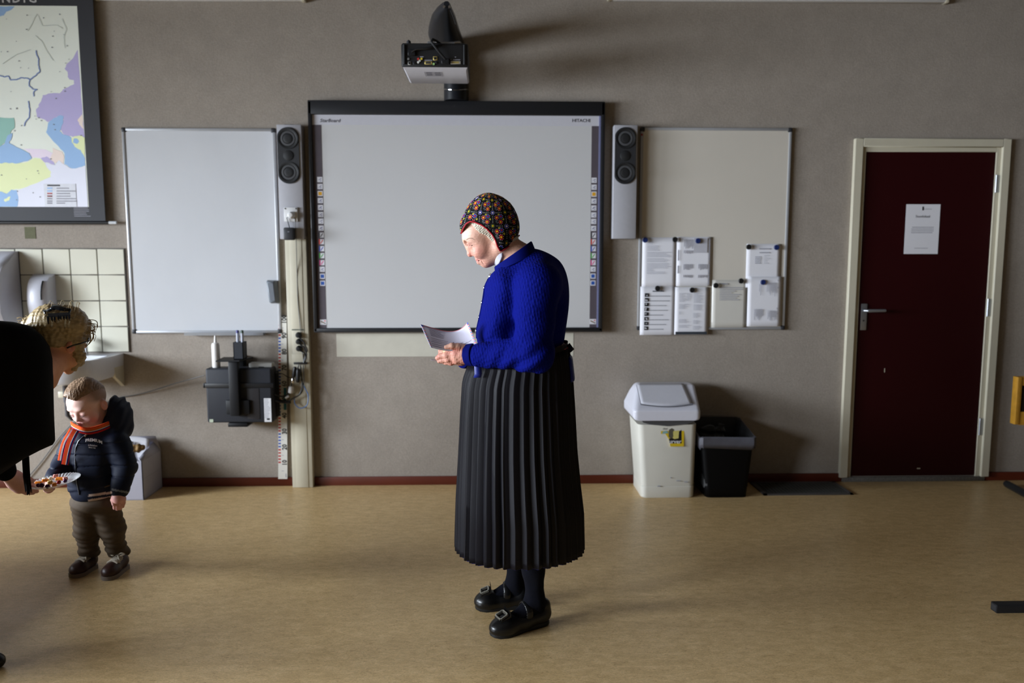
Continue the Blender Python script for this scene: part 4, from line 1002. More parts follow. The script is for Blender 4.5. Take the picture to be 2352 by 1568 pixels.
# soap dispenser
xr = wl(131, 668)[0]; zt1, zb1 = wl(110, 629)[2], wl(110, 724)[2]; w_ = .125; dp = .105
sd = empty('soap_dispenser', (xr - w_ / 2, WALL_Y, zb1), 'smaller white soap dispenser with dark slot on the tiles', 'dispenser')
rings = []
for t in np.linspace(0, 1, 15):
    z = zb1 + (zt1 - zb1) * t; s_ = dp * math.sqrt(max(0, 1 - max(0, (t - .35) / .65) ** 2.4)) * (.85 + .15 * min(1, t / .3)) + .01
    rings.append([(xr - w_ * (1 - u), WALL_Y - .0075 - s_ * v, z) for u, v in ((0, 0), (0, .7), (.05, .88), (.2, 1), (.5, 1.04), (.8, 1), (.95, .88), (1, .7), (1, 0))])
MB().loft(rings).build('casing', M_disp, sd)
sp = []
for t in np.linspace(.4, .84, 9):
    z = zb1 + (zt1 - zb1) * t; s_ = dp * math.sqrt(max(0, 1 - max(0, (t - .35) / .65) ** 2.4)) + .01
    sp.append((xr - w_ * (.22 + .0 * t), WALL_Y - .0075 - s_ * 1.0 - .0012, z))
MB().tube(sp, .0045, 8).build('level_slot', M_black, sd)
# wash basin
zr = wl(220, 816, .1)[2]; bxc, bw, bd_ = wl(178, 830)[0], .60, .44
xr_ = wl(285, 818)[0]; bxc = xr_ - bw / 2
def dshape(w, d, z, n=40, y0=WALL_Y - .001, cx=bxc):
    o = []
    for g in np.linspace(0, math.pi, n - 6): o.append((cx + w / 2 * math.copysign(abs(math.cos(g)) ** .55, math.cos(g)), y0 - d * (.30 + .70 * math.sin(g) ** .8), z))
    for u in np.linspace(-1, 1, 6): o.append((cx + w / 2 * u * .999, y0, z))
    return o
wb = empty('wash_basin', (bxc, WALL_Y, zr - .15), 'white ceramic wash basin under the cream tiles', 'basin')
zb_ = zr - .085
MB().loft([dshape(bw * .45, bd_ * .5, zb_ - .075), dshape(bw * .80, bd_ * .84, zb_ - .058), dshape(bw * .93, bd_ * .95, zb_ - .044), dshape(bw * .972, bd_ * .98, zb_ - .02), dshape(bw, bd_, zr - .006), dshape(bw * .995, bd_ * .995, zr), dshape(bw * .96, bd_ * .965, zr + .001)], cap=False).build('outer_bowl', M_cer, wb)
ib = lambda w, d, z: dshape(w, d, z, y0=WALL_Y - .11)
MB().loft([dshape(bw * .96, bd_ * .965, zr + .001), ib(bw * .84, bd_ * .66, zr - .002), ib(bw * .78, bd_ * .6, zr - .03), ib(bw * .6, bd_ * .48, zr - .09), ib(bw * .2, bd_ * .18, zr - .11)], cap=False).build('inner_bowl', M_cer, wb)
MB().loft([ib(bw * .2, bd_ * .18, zr - .11), ib(bw * .06, bd_ * .06, zr - .112)]).build('drain', M_chrome, wb)
X = wl(192, 800, .07)[0]
MB().tube([(X, WALL_Y - .06, zr), (X, WALL_Y - .06, zr + .05), (X, WALL_Y - .075, zr + .075), (X, WALL_Y - .12, zr + .085), (X, WALL_Y - .16, zr + .06)], [.019, .018, .016, .013, .011], 14).build('tap', M_chrome, wb)
MB().lathe([(.016, .0), (.02, .01), (.018, .03), (.001, .034)], (X, WALL_Y - .06, zr + .075), 'z', 14).build('tap_handle', M_chrome, wb)
for x in (271, 150):
    p = wl(x, 852, .05)
    MB().add([(p[0] - .012, WALL_Y, p[2] + .03), (p[0] + .012, WALL_Y, p[2] + .03), (p[0] + .012, WALL_Y, p[2] - .10), (p[0] - .012, WALL_Y, p[2] - .10), (p[0] - .012, WALL_Y - .12, p[2] + .03), (p[0] + .012, WALL_Y - .12, p[2] + .03), (p[0] + .010, WALL_Y - .10, p[2] - .03), (p[0] - .010, WALL_Y - .10, p[2] - .03)],
             [(0, 1, 2, 3), (4, 5, 6, 7), (0, 1, 5, 4), (1, 2, 6, 5), (2, 3, 7, 6), (3, 0, 4, 7)]).build('support_bracket', M_cream, wb)
X = wl(163, 910, .15)[0]; zq = zb_ - .06
MB().tube([(X, WALL_Y - .2, zq + .02), (X, WALL_Y - .2, zq - .12)], .016, 14).build('waste_pipe', mat('grey_pipe', C(84, 84, 90), rough=.35, metal=.2), wb)
MB().tube([(X, WALL_Y - .2, zq - .11), (X, WALL_Y - .2, zq - .2), (X + .015, WALL_Y - .185, zq - .225), (X + .04, WALL_Y - .15, zq - .225), (X + .05, WALL_Y - .12, zq - .2), (X + .05, WALL_Y - .1, zq - .15), (X + .05, WALL_Y - .05, zq - .14), (X + .05, WALL_Y, zq - .14)], .012, 12).build('trap', mat('grey_pipe', C(84, 84, 90), rough=.35, metal=.2), wb)
p = wl(148, 905, .04); MB().box(p[0] - .03, p[0] + .03, WALL_Y - .06, WALL_Y, p[2] - .02, p[2] + .02, bev=.006).build('valve_box', M_cream, wb)

# ================================================================== cardboard box with papers
M_card = mat('white_cardboard', C(176, 176, 190), rough=.75, var=.03, scale=6)
x0, x1, y0, y1, h = -2.44, -2.065, 4.44, 4.70, None
zA = at(366, 1059, y0)[2]
bx = empty('cardboard_box', ((x0 + x1) / 2, (y0 + y1) / 2, 0), 'white cardboard box with open flaps on the floor behind the boy', 'box')
t = .004
for nme, q_ in (('front_side', (x0, x1, y0, y0 + t)), ('back_side', (x0, x1, y1 - t, y1)), ('left_side', (x0, x0 + t, y0, y1)), ('right_side', (x1 - t, x1, y0, y1))): MB().box(*q_, 0.002, zA).build(nme, M_card, bx)
MB().box(x0, x1, y0, y1, 0, .004).build('bottom', M_card, bx)
def flap(pts): o = MB().add(pts, [(0, 1, 2, 3)]).build('flap', M_card, bx); solidify(o, .004)
flap([(x0, y1, zA), (x1, y1, zA), (x1 - .01, y1 - .04, zA + .1), (x0, y1 - .04, zA + .1)])
flap([(x1 - .002, y0, zA), (x1 - .002, y1, zA), (x1 - .035, y1, zA + .065), (x1 - .03, y0 + .02, zA + .012)])
MB().box(x1, x1 + .0006, y0 + .004, y1 - .01, zA * .53, zA * .535).build('tape_line', M_inkl, bx)
for i, (dx, dy, a_, hh, lab) in enumerate(((.17, .12, .25, .10, 'crumpled white sheet standing up in the cardboard box'), (.25, .17, -.2, .11, 'white sheet standing at the back of the cardboard box'))):
    G = []
    for v in np.linspace(0, 1, 8):
        G.append([(x0 + dx + .17 * (u - .5) * math.cos(a_) + .01 * math.sin(7 * u + i), y0 + dy + .12 * (u - .5) * math.sin(a_) + .02 * math.sin(5 * v + 3 * u), zA - .16 + (.16 + hh * (1 - .35 * (u - .3) ** 2)) * v) for u in np.linspace(0, 1, 9)])
    o = MB().grid(G).build('loose_sheet', M_paper); solidify(o, .0006); tag(o, lab, 'paper')
P3 = at(318, 1028, 4.52)
F = Field(); F.u(EL(P3, (.035, .03, .022))); F.u(EL(P3 + np.array([-.03, 0, -.01]), (.03, .03, .02)), .02); F.post = lambda P, d: d + .004 * wob(P, 110, 3)
o = link('crumpled_wrapper', F.mesh('crumpled_wrapper', .004), mat('brown_wrapper', C(120, 92, 48), rough=.7, var=.2)); tag(o, 'crumpled brown wrapper on top of the box papers', 'wrapper')

# ================================================================== bins
def rr(x0, x1, y0, y1, z, r, n=6):
    o = []
    for cx_, cy_, s_ in ((x1 - r, y1 - r, 0), (x0 + r, y1 - r, 1), (x0 + r, y0 + r, 2), (x1 - r, y0 + r, 3)):
        for g in np.linspace(s_ * math.pi / 2, (s_ + 1) * math.pi / 2, n): o.append((cx_ + r * math.cos(g), cy_ + r * math.sin(g), z))
    return o
M_binw = mat('bin_cream_white', C(212, 210, 200), rough=.4, var=.05, scale=5)
M_lid = mat('bin_lid_white', C(210, 210, 220), rough=.3, var=.02)
Yb = 4.40; Yk = 4.685
X0b, X1b = at(1473, 1138, Yb)[0], at(1595, 1138, Yb)[0]; X0t, X1t = at(1466, 968, Yb - .03)[0], at(1602, 968, Yb - .03)[0]
zbt = at(1540, 975, Yb - .03)[2]
wb_ = empty('swing_bin', ((X0b + X1b) / 2, (Yb + Yk) / 2, 0), 'tall cream swing bin with white lid and torn yellow sticker', 'bin')
body = [rr(X0b + .004, X1b - .004, Yb + .004, Yk, 0, .035), rr(X0b, X1b, Yb, Yk, .006, .035)]
for t in np.linspace(0, 1, 8): body.append(rr(X0b + (X0t - X0b) * t, X1b + (X1t - X1b) * t, Yb - .03 * t, Yk, .075 + (zbt - .075) * t, .035))
body.insert(2, rr(X0b - .001, X1b + .001, Yb - .001, Yk, .07, .035)); body.insert(3, rr(X0b + .002, X1b - .002, Yb + .002, Yk, .073, .035))
MB().loft(body).build('bin_body', M_binw, wb_)
zl0 = at(1530, 966, Yb - .05)[2]; zl1 = at(1530, 880, Yk - .1)[2]
lx0, lx1 = at(1453, 950, Yb - .02)[0], at(1611, 950, Yb - .05)[0]; tx0_, tx1_ = at(1462, 884, Yk - .1)[0], at(1596, 884, Yk - .1)[0]
zmid = at(1530, 943, Yb - .05)[2]
F = Field()
prof = [(Yb - .05, zl0), (Yb - .052, zmid), (Yb - .035, zmid + .012), (Yk - .13, zl1 - .006), (Yk - .10, zl1), (Yk - .02, zl1 - .004), (Yk + .012, zl1 - .05), (Yk + .014, zl0)]
def lidf(P):
    d2 = poly2(P[:, 1:3], prof)
    t = np.clip((P[:, 2] - zmid) / (zl1 - zmid), 0, 1); a_ = lx0 + (tx0_ - lx0) * t; b_ = lx1 + (tx1_ - lx1) * t
    dx = np.maximum(a_ - P[:, 0], P[:, 0] - b_)
    k = .03; h = np.clip(.5 - .5 * (dx - d2) / k, 0, 1); return dx + (d2 - dx) * h + k * h * (1 - h)
F.ops = [('u', FN(lidf), .001)]
F.s(FN(lambda P: np.maximum(np.abs(P[:, 0] - (lx0 + lx1) / 2 + .004) - (.112 + .012 * np.clip((P[:, 2] - zmid) / .1, 0, 1) * 0), np.maximum((zmid + .03) - P[:, 2], (P[:, 1] - (Yb - .04)) * -.45 + (P[:, 2] - (zmid + .012)) * 0 - 10) )) if False else RC((0, 0, -5), (0, 0, -5), .01, .01), .001)
lid = under('lid', F.mesh('lid', .005, (lx0 - .03, Yb - .08, zl0 - .02), (lx1 + .03, Yk + .04, zl1 + .03)), M_lid, wb_)
# swing flap set into the sloping face
def lp(u, t, o=0):   # along the slope
    ya, za, yb, zb2 = Yb - .030, zmid + .016, Yk - .125, zl1 - .004
    Y = ya + (yb - ya) * t; Z = za + (zb2 - za) * t; nrm = np.array([-(zb2 - za), (yb - ya)]); nrm = nrm / np.linalg.norm(nrm)
    a_ = lx0 + .050 + .004 * t; b_ = lx1 - .040 - .014 * t
    return (a_ + (b_ - a_) * u, Y - abs(nrm[0]) * o * 1.0, Z + abs(nrm[1]) * o)
G = [[lp(u, t + (-.10 * math.sin(math.pi * u) if t < .2 else 0) + .12, .003) for u in np.linspace(0, 1, 15)] for t in np.linspace(.03, .90, 9)]
fl_o = MB().grid(G).build('swing_flap', mat('flap_white', C(202, 202, 210), rough=.28, var=.02), wb_); solidify(fl_o, .006)
edge = [lp(0, t, .004) for t in np.linspace(.95, .1, 8)] + [lp(u, .1 - .10 * math.sin(math.pi * u), .004) for u in np.linspace(0.05, .95, 12)] + [lp(1, t, .004) for t in np.linspace(.1, .95, 8)]
MB().tube(edge, .0022, 6).build('flap_gap', M_dgrey, wb_)
# solid grey crescent below the lid: the gap's shade put in as colour
MB().prism([(X0t + .012, zl0 + .004), (X0t + .03, zl0 - .014), (X0t + .07, zl0 - .026), ((X0t + X1t) / 2, zl0 - .036), (X1t - .07, zl0 - .026), (X1t - .03, zl0 - .014), (X1t - .008, zl0 + .004)], Yb - .034, Yb - .02).build('gap_shade', mat('gap_shade_grey', C(70, 70, 72), rough=.6), wb_)
Bp = lambda x, y, o=.0: (lambda p: (p[0], p[1], p[2]))(at(1420 + x / 5.06, 850 + y / 5.06, Yb - .024 - o))
M_yel = mat('sticker_yellow', C(206, 176, 30), rough=.45, var=.05)
def flat(nme, P, m, par, o): return MB().add([Bp(x, y, o) for x, y in P], [list(range(len(P)))]).build(nme, m, par)
st = MB().add([Bp(x, y, o) for o in (.003, -.006) for x, y in ((497, 650), (768, 650), (762, 885), (607, 885), (588, 800), (545, 735), (497, 740))], [(0, 1, 2, 3, 4, 5, 6), (13, 12, 11, 10, 9, 8, 7)] + [(i, i + 7, (i + 1) % 7 + 7, (i + 1) % 7) for i in range(7)]).build('yellow_sticker', M_yel, wb_)
flat('sticker_panel', [(588, 800), (735, 690), (735, 850), (598, 850)], M_black, st, .0036)
flat('sticker_drawing', [(640, 705), (708, 700), (700, 790), (655, 800), (632, 790)], mat('sticker_pale', C(200, 190, 110), rough=.5), st, .0042)
flat('sticker_blob', [(590, 690), (625, 672), (650, 690), (635, 720), (640, 770), (610, 800), (585, 770)], mat('sticker_grey', C(84, 80, 66), rough=.6), st, .0046)
flat('sticker_blue', [(515, 715), (560, 700), (585, 730), (545, 735), (515, 740)], mat('sticker_cyan', C(130, 170, 170), rough=.5), st, .0042)
p = Bp(660, 830, .0042); text('urver', .034, p, M_white, st, 'lettering', bold=.015)
p = Bp(545, 678, .0042); text('desi', .018, p, M_dgrey, st, 'lettering', shear=.2)
for x, y, w_, h_ in ((475, 1348, 34, 9), (610, 1248, 10, 7), (700, 1285, 50, 4), (790, 1298, 40, 4)):
    p = at(1420 + x / 5.06, 850 + y / 5.06, Yb - .006); MB().box(p[0] - w_ / 2 / 5.06 / 384, p[0] + w_ / 2 / 5.06 / 384, p[1] - .0005 - .004 * (1 if y < 1330 else 0), p[1] + .004, p[2] - h_ / 2 / 1940, p[2] + h_ / 2 / 1940).build('scuff', M_inkl, wb_)
# black bin
M_binb = mat('bin_black', C(7, 7, 8), rough=.5, var=.05, spec=.15)
mb_ = mat('bin_liner', C(84, 84, 92), rough=.32, var=.12, scale=25)
Yf_, Yk2 = 4.40, 4.68
a0, a1 = at(1622, 1137, Yf_)[0], at(1716, 1137, Yf_)[0]; c0, c1 = at(1610, 1010, Yf_ - .02)[0], at(1735, 1010, Yf_ - .02)[0]; zt3 = at(1670, 1006, Yf_ - .02)[2]
kb = empty('waste_bin', ((a0 + a1) / 2, (Yf_ + Yk2) / 2, 0), 'low black waste bin with grey liner, right of the swing bin', 'bin')
RI = []
for t in np.linspace(0, 1, 7): RI.append(rr(a0 + (c0 - a0) * t, a1 + (c1 - a1) * t, Yf_ - .02 * t, Yk2, zt3 * t, .03))
o = MB().loft(RI, cap=False).add(RI[0], [list(range(len(RI[0])))]).build('bin_body', M_binb, kb); solidify(o, .003, -1)
R = random.Random(8); LR = []
nn = len(RI[0]); ph = [R.uniform(0, 6) for _ in range(4)]
for k, (dz, e_) in enumerate(((-.30, -.012), (-.12, -.008), (.002, -.004), (.008, .004), (.002, .010), (-.035, .010), (-.062, .008))):
    base = rr(c0 - e_, c1 + e_, Yf_ - .02 - e_, Yk2 + min(e_, .008), zt3 + dz, .03)
    if dz < -.1: base = rr((a0 + c0) / 2 + .006, (a1 + c1) / 2 - .006, Yf_, Yk2 - .008, zt3 + dz, .03)
    LR.append([(x, y - .002 * math.sin(9 * i / nn * 6.28 + ph[0]), z + (.007 * math.sin(5 * i / nn * 6.28 + ph[1]) + .004 * math.sin(13 * i / nn * 6.28 + ph[2])) * (1 if k in (0, 1, 6) else .3) + (.055 * max(0, (y - Yk2 + .12) / .12) if k in (2, 3) else 0)) for i, (x, y, z) in enumerate(base)])
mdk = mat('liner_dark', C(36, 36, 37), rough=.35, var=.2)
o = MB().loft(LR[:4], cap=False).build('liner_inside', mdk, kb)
o = MB().loft([[(x, y, z + .0005) for x, y, z in LR[3]]] + LR[4:], cap=False).build('liner_cuff', mb_, kb); solidify(o, .001)
F = Field(); c_ = np.array([(c0 + c1) / 2, 4.56, zt3 + .0])
for i in range(7): F.u(EL(c_ + np.array([R.uniform(-.1, .1), R.uniform(-.02, .07), R.uniform(-.08, .0)]), (R.uniform(.03, .06), R.uniform(.02, .04), R.uniform(.03, .05))), .02)
F.post = lambda P, d: d + .008 * wob(P, 70, 5)
o = under('bunched_plastic', F.mesh('bunched_plastic', .005), mat('liner_dark', C(40, 40, 40), rough=.35, var=.2), kb)

# ================================================================== school desks, mostly beyond the right edge
M_wood = mat('ochre_oak', C(176, 128, 42), rough=.45, var=.18, scale=30, stretch=(6, 1, 1))
M_steel = mat('black_steel', C(24, 25, 28), rough=.4, var=.05)
Yd0 = 4.30
A = at(2331, 975, Yd0); B_ = at(2337, 866, Yd0); Lx = A[0]
zt4, zb4 = B_[2], A[2]; Wc = .42
dk = empty('school_chair', (Lx + .2, Yd0 + .2, 0), 'chair with ochre wooden back frame around a black pad, cut by right edge', 'chair')
MB().box(Lx, Lx + .028, Yd0, Yd0 + .045, zb4, zt4, bev=.003).build('back_frame_side', M_wood, dk)
MB().box(Lx + Wc - .028, Lx + Wc, Yd0, Yd0 + .045, zb4, zt4, bev=.003).build('back_frame_side', M_wood, dk)
MB().box(Lx + .028, Lx + Wc - .028, Yd0 + .003, Yd0 + .045, zt4 - .05, zt4, bev=.002).build('top_rail', M_wood, dk)
MB().box(Lx + .028, Lx + Wc - .028, Yd0 + .003, Yd0 + .045, zb4 - .004, zb4 + .075, bev=.002).build('lower_rail', M_wood, dk)
MB().box(Lx + .04, Lx + Wc - .04, Yd0 + .010, Yd0 + .035, zb4 + .055, zt4 - .03, bev=.012).build('back_pad', M_steel, dk)
MB().box(Lx + .05, Lx + Wc - .02, Yd0 - .43, Yd0 - .02, .43, .46, bev=.012).build('seat', M_wood, dk)
f0 = fl(2309, 1117); f1 = fl(2420, 1178); ff = np.array([Lx + .12, Yd0 + .02, .022])
g0, g1 = np.array([f0[0], f0[1], .022]), np.array([f1[0], f1[1], .022])
MB().tube([g0, g0 + (g1 - g0) * .02, g0 + (g1 - g0) * .05, g1], [.012, .020, .022, .022], 14).build('runner', M_steel, dk)
MB().tube([(Lx + .14, Yd0 + .02, zb4 + .03), (Lx + .14, Yd0 - .01, .47), (Lx + .15, Yd0 - .05, .425), (Lx + .15, Yd0 - .36, .425), g1], .013, 10).build('leg', M_steel, dk)
MB().tube([(Lx + .30, Yd0 + .02, zb4 + .03), (Lx + .30, Yd0 - .01, .47), (Lx + .30, Yd0 - .05, .425), (Lx + .30, Yd0 - .36, .425), (Lx + .5, Yd0 - .3, .022)], .013, 10).build('leg', M_steel, dk)
h0 = fl(2291, 1410)
d2 = empty('school_table', (h0[0] + .3, h0[1] + .3, 0), 'black square steel table foot reaching in low at the right edge', 'table')
MB().box(h0[0], h0[0] + .70, h0[1] + .005, h0[1] + .045, 0, .035, bev=.003).build('foot', M_steel, d2)
MB().box(h0[0] - .0005, h0[0] + .002, h0[1] + .010, h0[1] + .040, .005, .030).build('tube_plug', mat('tube_plug', C(40, 40, 42), rough=.7), d2)
MB().box(h0[0] + .54, h0[0] + .58, h0[1] + .005, h0[1] + .045, .035, .70, bev=.003).build('leg', M_steel, d2)
MB().box(h0[0] + .46, h0[0] + 1.1, h0[1] - .1, h0[1] + .45, .70, .725, bev=.004).build('table_top', M_wood, d2)

# ================================================================== unseen long tables left of the picture, added to shade the floor from the windows
M_lam = mat('grey_laminate', C(120, 118, 112), rough=.5, var=.04)
for i, (ya, yb, lab) in enumerate(((-1.0, 1.15, 'grey long table outside the left picture edge, farther from the board wall'), (1.25, 3.4, 'grey long table outside the left picture edge, nearer to the wash basin'))):
    lt_ = empty('shade_table', (-4.0, (ya + yb) / 2, 0), lab, 'table')
    MB().box(-4.75, -3.25, ya, yb, .72, .75, bev=.004).build('table_top', M_lam, lt_)
    MB().box(-3.45, -3.43, ya + .1, yb - .1, .30, .72).build('modesty_panel', M_lam, lt_)
    for x in (-4.6, -3.4):
        for y in (ya + .12, yb - .12): MB().box(x - .02, x + .02, y - .02, y + .02, 0, .72, bev=.003).build('leg', M_steel, lt_)
# ================================================================== the woman in the blue cardigan
YW = 2.87
def W(x, y, d=0.0): return at(x, y, YW + d)
rp_ = lambda p: p / 596.0
def P2(P):     # project points back to the frame at their own depth (for hems drawn in the sagittal plane)
    v = P - CAMP; z = v @ FWD
    return np.stack([1176 + FPX * (v @ RGT) / z, 784 - FPX * (v @ UPV) / z], -1)
SAG0 = W(1176, 784); SX = W(1177, 784) - SAG0; SZ = W(1176, 785) - SAG0
def sag(P):    # sagittal-plane pixel coordinates: sideways offset ignored
    d = P - SAG0; return np.stack([1176 + d[:, 0] / SX[0], 784 + d[:, 2] / SZ[2]], -1)
PERSP = [False]
def S(x, y, d=0.0):  # a point of the sagittal plane moved d metres away from the camera side
    if PERSP[0]: return W(x, y, d)
    p = SAG0 + SX * (x - 1176) + SZ * (y - 784); return np.array([p[0], YW + d, p[2]])
def sc(x0, y0, d0, r0, x1, y1, d1, r1, sq=None): return RC(S(x0, y0, d0), S(x1, y1, d1), rp_(r0), rp_(r1), sq)
def ss(x, y, d, r): return sc(x, y, d, r, x, y + .01, d, r)
def se(x, y, d, rx, ry, rd, ang=0):    # ellipsoid in the sagittal plane: radii in px, px, metres
    c_, s_ = math.cos(math.radians(ang)), math.sin(math.radians(ang))
    return EL(S(x, y, d), (rp_(rx), rd, rp_(ry)), ((c_, 0, -s_), (0, 1, 0), (s_, 0, c_)))
def prismF(poly, k=0): return FN(lambda P: poly2(sag(P), poly) / 596.0)

person = empty('person', (S(1195, 1430)[0], YW, 0), 'old woman in blue cardigan, pleated black skirt and floral cap, reading a letter', 'person')

def head(F):
    k = .012
    F.u(se(1129, 519, 0, 54, 51, .074, 20), .02)                      # skull
    F.u(se(1098, 541, 0, 34, 37, .062, 25), .02)                      # forehead
    F.u(sc(1100, 560, 0, 29, 1121, 588, 0, 23), .02)                  # face
    for s_ in (-1, 1):
        F.u(se(1110, 572, .034 * s_, 22, 24, .026), .012)             # cheek
        F.u(sc(1118, 603, .012 * s_, 9, 1146, 572, .046 * s_, 15), .02)   # jaw
        F.u(ss(1101, 582, .030 * s_, 12), .015)                       # lower cheek
    F.u(sc(1074, 553, -.022, 6.5, 1074, 553, .022, 6.5), .012)        # brow
    for s_ in (-1, 1):
        F.s(ss(1072.5, 564, .026 * s_, 7.5), .008)
        F.u(ss(1083.5, 565, .024 * s_, 7.2), .006)                    # eyeball under the lid
        F.u(sc(1077, 569.5, .014 * s_, 2.5, 1084, 571, .037 * s_, 2.5), .006)   # lower lid bag
        F.s(sc(1076.5, 566, .014 * s_, .9, 1082, 567, .036 * s_, .7), .0025)    # lash line
    F.u(sc(1076, 557, 0, 5, 1081, 583, 0, 6.3), .009)                 # nose
    F.u(ss(1081.0, 586, 0, 6.4), .006)
    for s_ in (-1, 1):
        F.u(ss(1089, 586, .0085 * s_, 4.6), .005)
        F.s(ss(1087, 591.5, .006 * s_, 1.8), .003)
    F.u(se(1108, 597, 0, 14, 13, .026), .012)                         # mouth mound
    F.u(sc(1097.6, 596.5, -.012, 3.6, 1097.6, 596.5, .012, 3.6), .006)
    F.u(sc(1100.5, 604.5, -.011, 4, 1100.5, 604.5, .011, 4), .006)
    F.s(sc(1094.5, 600.5, 0, 1.3, 1103, 601, .024, .9), .003); F.s(sc(1094.5, 600.5, 0, 1.3, 1103, 601, -.024, .9), .003)
    F.u(ss(1116, 606, 0, 10), .008); F.u(ss(1124, 604, 0, 9), .01)    # chin
    for s_ in (-1, 1):
        F.s(sc(1090, 584, .015 * s_, 1.5, 1104, 602, .033 * s_, 1.4), .006)     # cheek fold
        F.s(sc(1107, 600, .029 * s_, .6, 1113, 610, .026 * s_, .6), .005)
        F.s(sc(1077, 558, .016 * s_, 1.0, 1086, 558.5, .040 * s_, 1.0), .004)     # upper lid crease
        F.s(sc(1079, 574, .017 * s_, .8, 1089, 577, .040 * s_, .8), .004)         # bag below the eye
        F.u(se(1146, 545, .068 * s_, 11, 16, .006), .006)             # ear under the cap
    F.u(sc(1150, 562, 0, 33, 1200, 612, 0, 40), .03)                  # neck

# ---- body: one continuous surface, clothes go over it
B = Field(); head(B)
B.u(sc(1200, 612, 0, 40, 1210, 660, 0, 60), .04)
B.u(se(1208, 690, 0, 66, 90, .13), .05); B.u(se(1200, 800, 0, 68, 80, .13), .05); B.u(se(1190, 880, 0, 70, 60, .15), .05)
ARM = {-1: [(1238, 655, -.165, 34), (1222, 808, -.215, 27), (1102, 815, -.130, 19), (1074, 814, -.105, 17)],
       1: [(1238, 655, .165, 34), (1215, 808, .215, 27), (1090, 822, .10, 19), (1058, 822, .055, 17)]}
PERSP[0] = True
for s_, A in ARM.items():
    for (a, b) in zip(A[:-1], A[1:]): B.u(sc(*a, *b), .02)
PERSP[0] = False
FEET = {-1: ((1127, 1462), (1259, 1428), 1217), 1: ((1091, 1396), (1212, 1392), 1192)}
for s_, (toe, heel, kx) in FEET.items():
    d_ = .075 * s_; T_, H_ = fl(*toe), fl(*heel); ank_ = H_ + (T_ - H_) * .235 + np.array([0, 0, .115])
    B.u(sc(1190, 900, d_, 52, kx, 1110, d_, 33), .04); B.u(sc(kx, 1110, d_, 33, kx, 1190, d_, 29), .03); B.u(RC(S(kx, 1190, d_), ank_, rp_(29), rp_(16)), .03)
    B.u(RC(ank_, H_ + (T_ - H_) * .2 + np.array([0, 0, .05]), rp_(16), .024), .02); B.u(RC(ank_ + np.array([0, 0, -.03]), H_ + (T_ - H_) * .8 + np.array([0, 0, .036]), .024, .014), .02)
# near (left) hand: back of the hand to the camera, thumb above the letter, fingers under it
def hand_near(F):
    d = -.105
    F.u(sc(1074, 814, d, 15.5, 1062, 813, d, 17), .012)
    F.u(sc(1064, 806, d - .004, 14, 1047, 806, d - .004, 9.5), .010); F.u(sc(1064, 820, d, 15, 1048, 824, d + .002, 11), .010); F.u(sc(1066, 813, d - .004, 15, 1050, 815, d - .006, 11), .01)
    F.u(sc(1069, 800, d - .006, 10, 1052, 796.5, d - .016, 8.5), .008); F.u(sc(1052, 796.5, d - .016, 7.6, 1038, 794.5, d - .022, 7.2), .004); F.u(sc(1038, 794.5, d - .022, 7, 1025, 797, d - .022, 5.0), .003)
    fing = [((1049, 804, d), (1030, 806, d + .010), (1017, 808.5, d + .020), (1012, 813, d + .03), 7.2),
            ((1047, 812, d - .004), (1026, 815.5, d + .004), (1012, 818, d + .014), (1005, 822, d + .02), 7.4),
            ((1048, 820, d), (1029, 825, d + .006), (1016, 827, d + .016), (1009, 829, d + .02), 7.0),
            ((1051, 828, d + .004), (1036, 832, d + .010), (1025, 832.5, d + .018), (1018, 831, d + .024), 6.0)]
    for a, b, c, e, r in fing:
        F.u(sc(*a, r + 1, *b, r), .005); F.u(sc(*b, r, *c, r * .88), .003); F.u(sc(*c, r * .88, *e, r * .72), .003); F.u(ss(*b, r + .8), .004)
    for a, b in zip(((1048, 803), (1045, 811.5), (1046, 820), (1049, 828)), (-.012, -.016, -.014, -.010)): F.u(ss(*a, d + b + .004, 7), .006)
PERSP[0] = True; hand_near(B)
# far (right) hand: holds the lower edge from behind, fingers forward
def hand_far(F):
    d = .045
    F.u(sc(1058, 822, d + .01, 15, 1042, 818, d, 15), .012)
    for i, (y, yy) in enumerate(((806, 803), (813, 810), (820, 818), (827, 826))):
        F.u(sc(1042, y + 3, d - .004 + .002 * i, 8, 1024, yy, d - .018, 7), .005); F.u(sc(1024, yy, d - .018, 7, 1012, yy + 3, d - .03, 5.6), .003)
    F.u(sc(1046, 810, d - .01, 9, 1030, 801, d - .03, 6.5), .008); F.u(sc(1030, 801, d - .03, 6.5, 1020, 799, d - .036, 5), .004)
hand_far(B); PERSP[0] = False
def skin_detail(P, d):
    q = sag(P)
    hnd = np.clip((1080 - q[:, 0]) / 6, 0, 1) * np.clip((q[:, 1] - 780) / 10, 0, 1)
    m = np.clip((780 - q[:, 1]) / 20, 0, 1)
    return d + hnd * .0006 * wob(P, 420, 2) + hnd * .0005 * wob(P * np.array([1, 1, 2.]), 900, 8) + m * .00035 * wob(P * np.array([1., 1, 1.6]), 380, 5) + m * .0002 * wob(P, 900, 6)
B.post = skin_detail
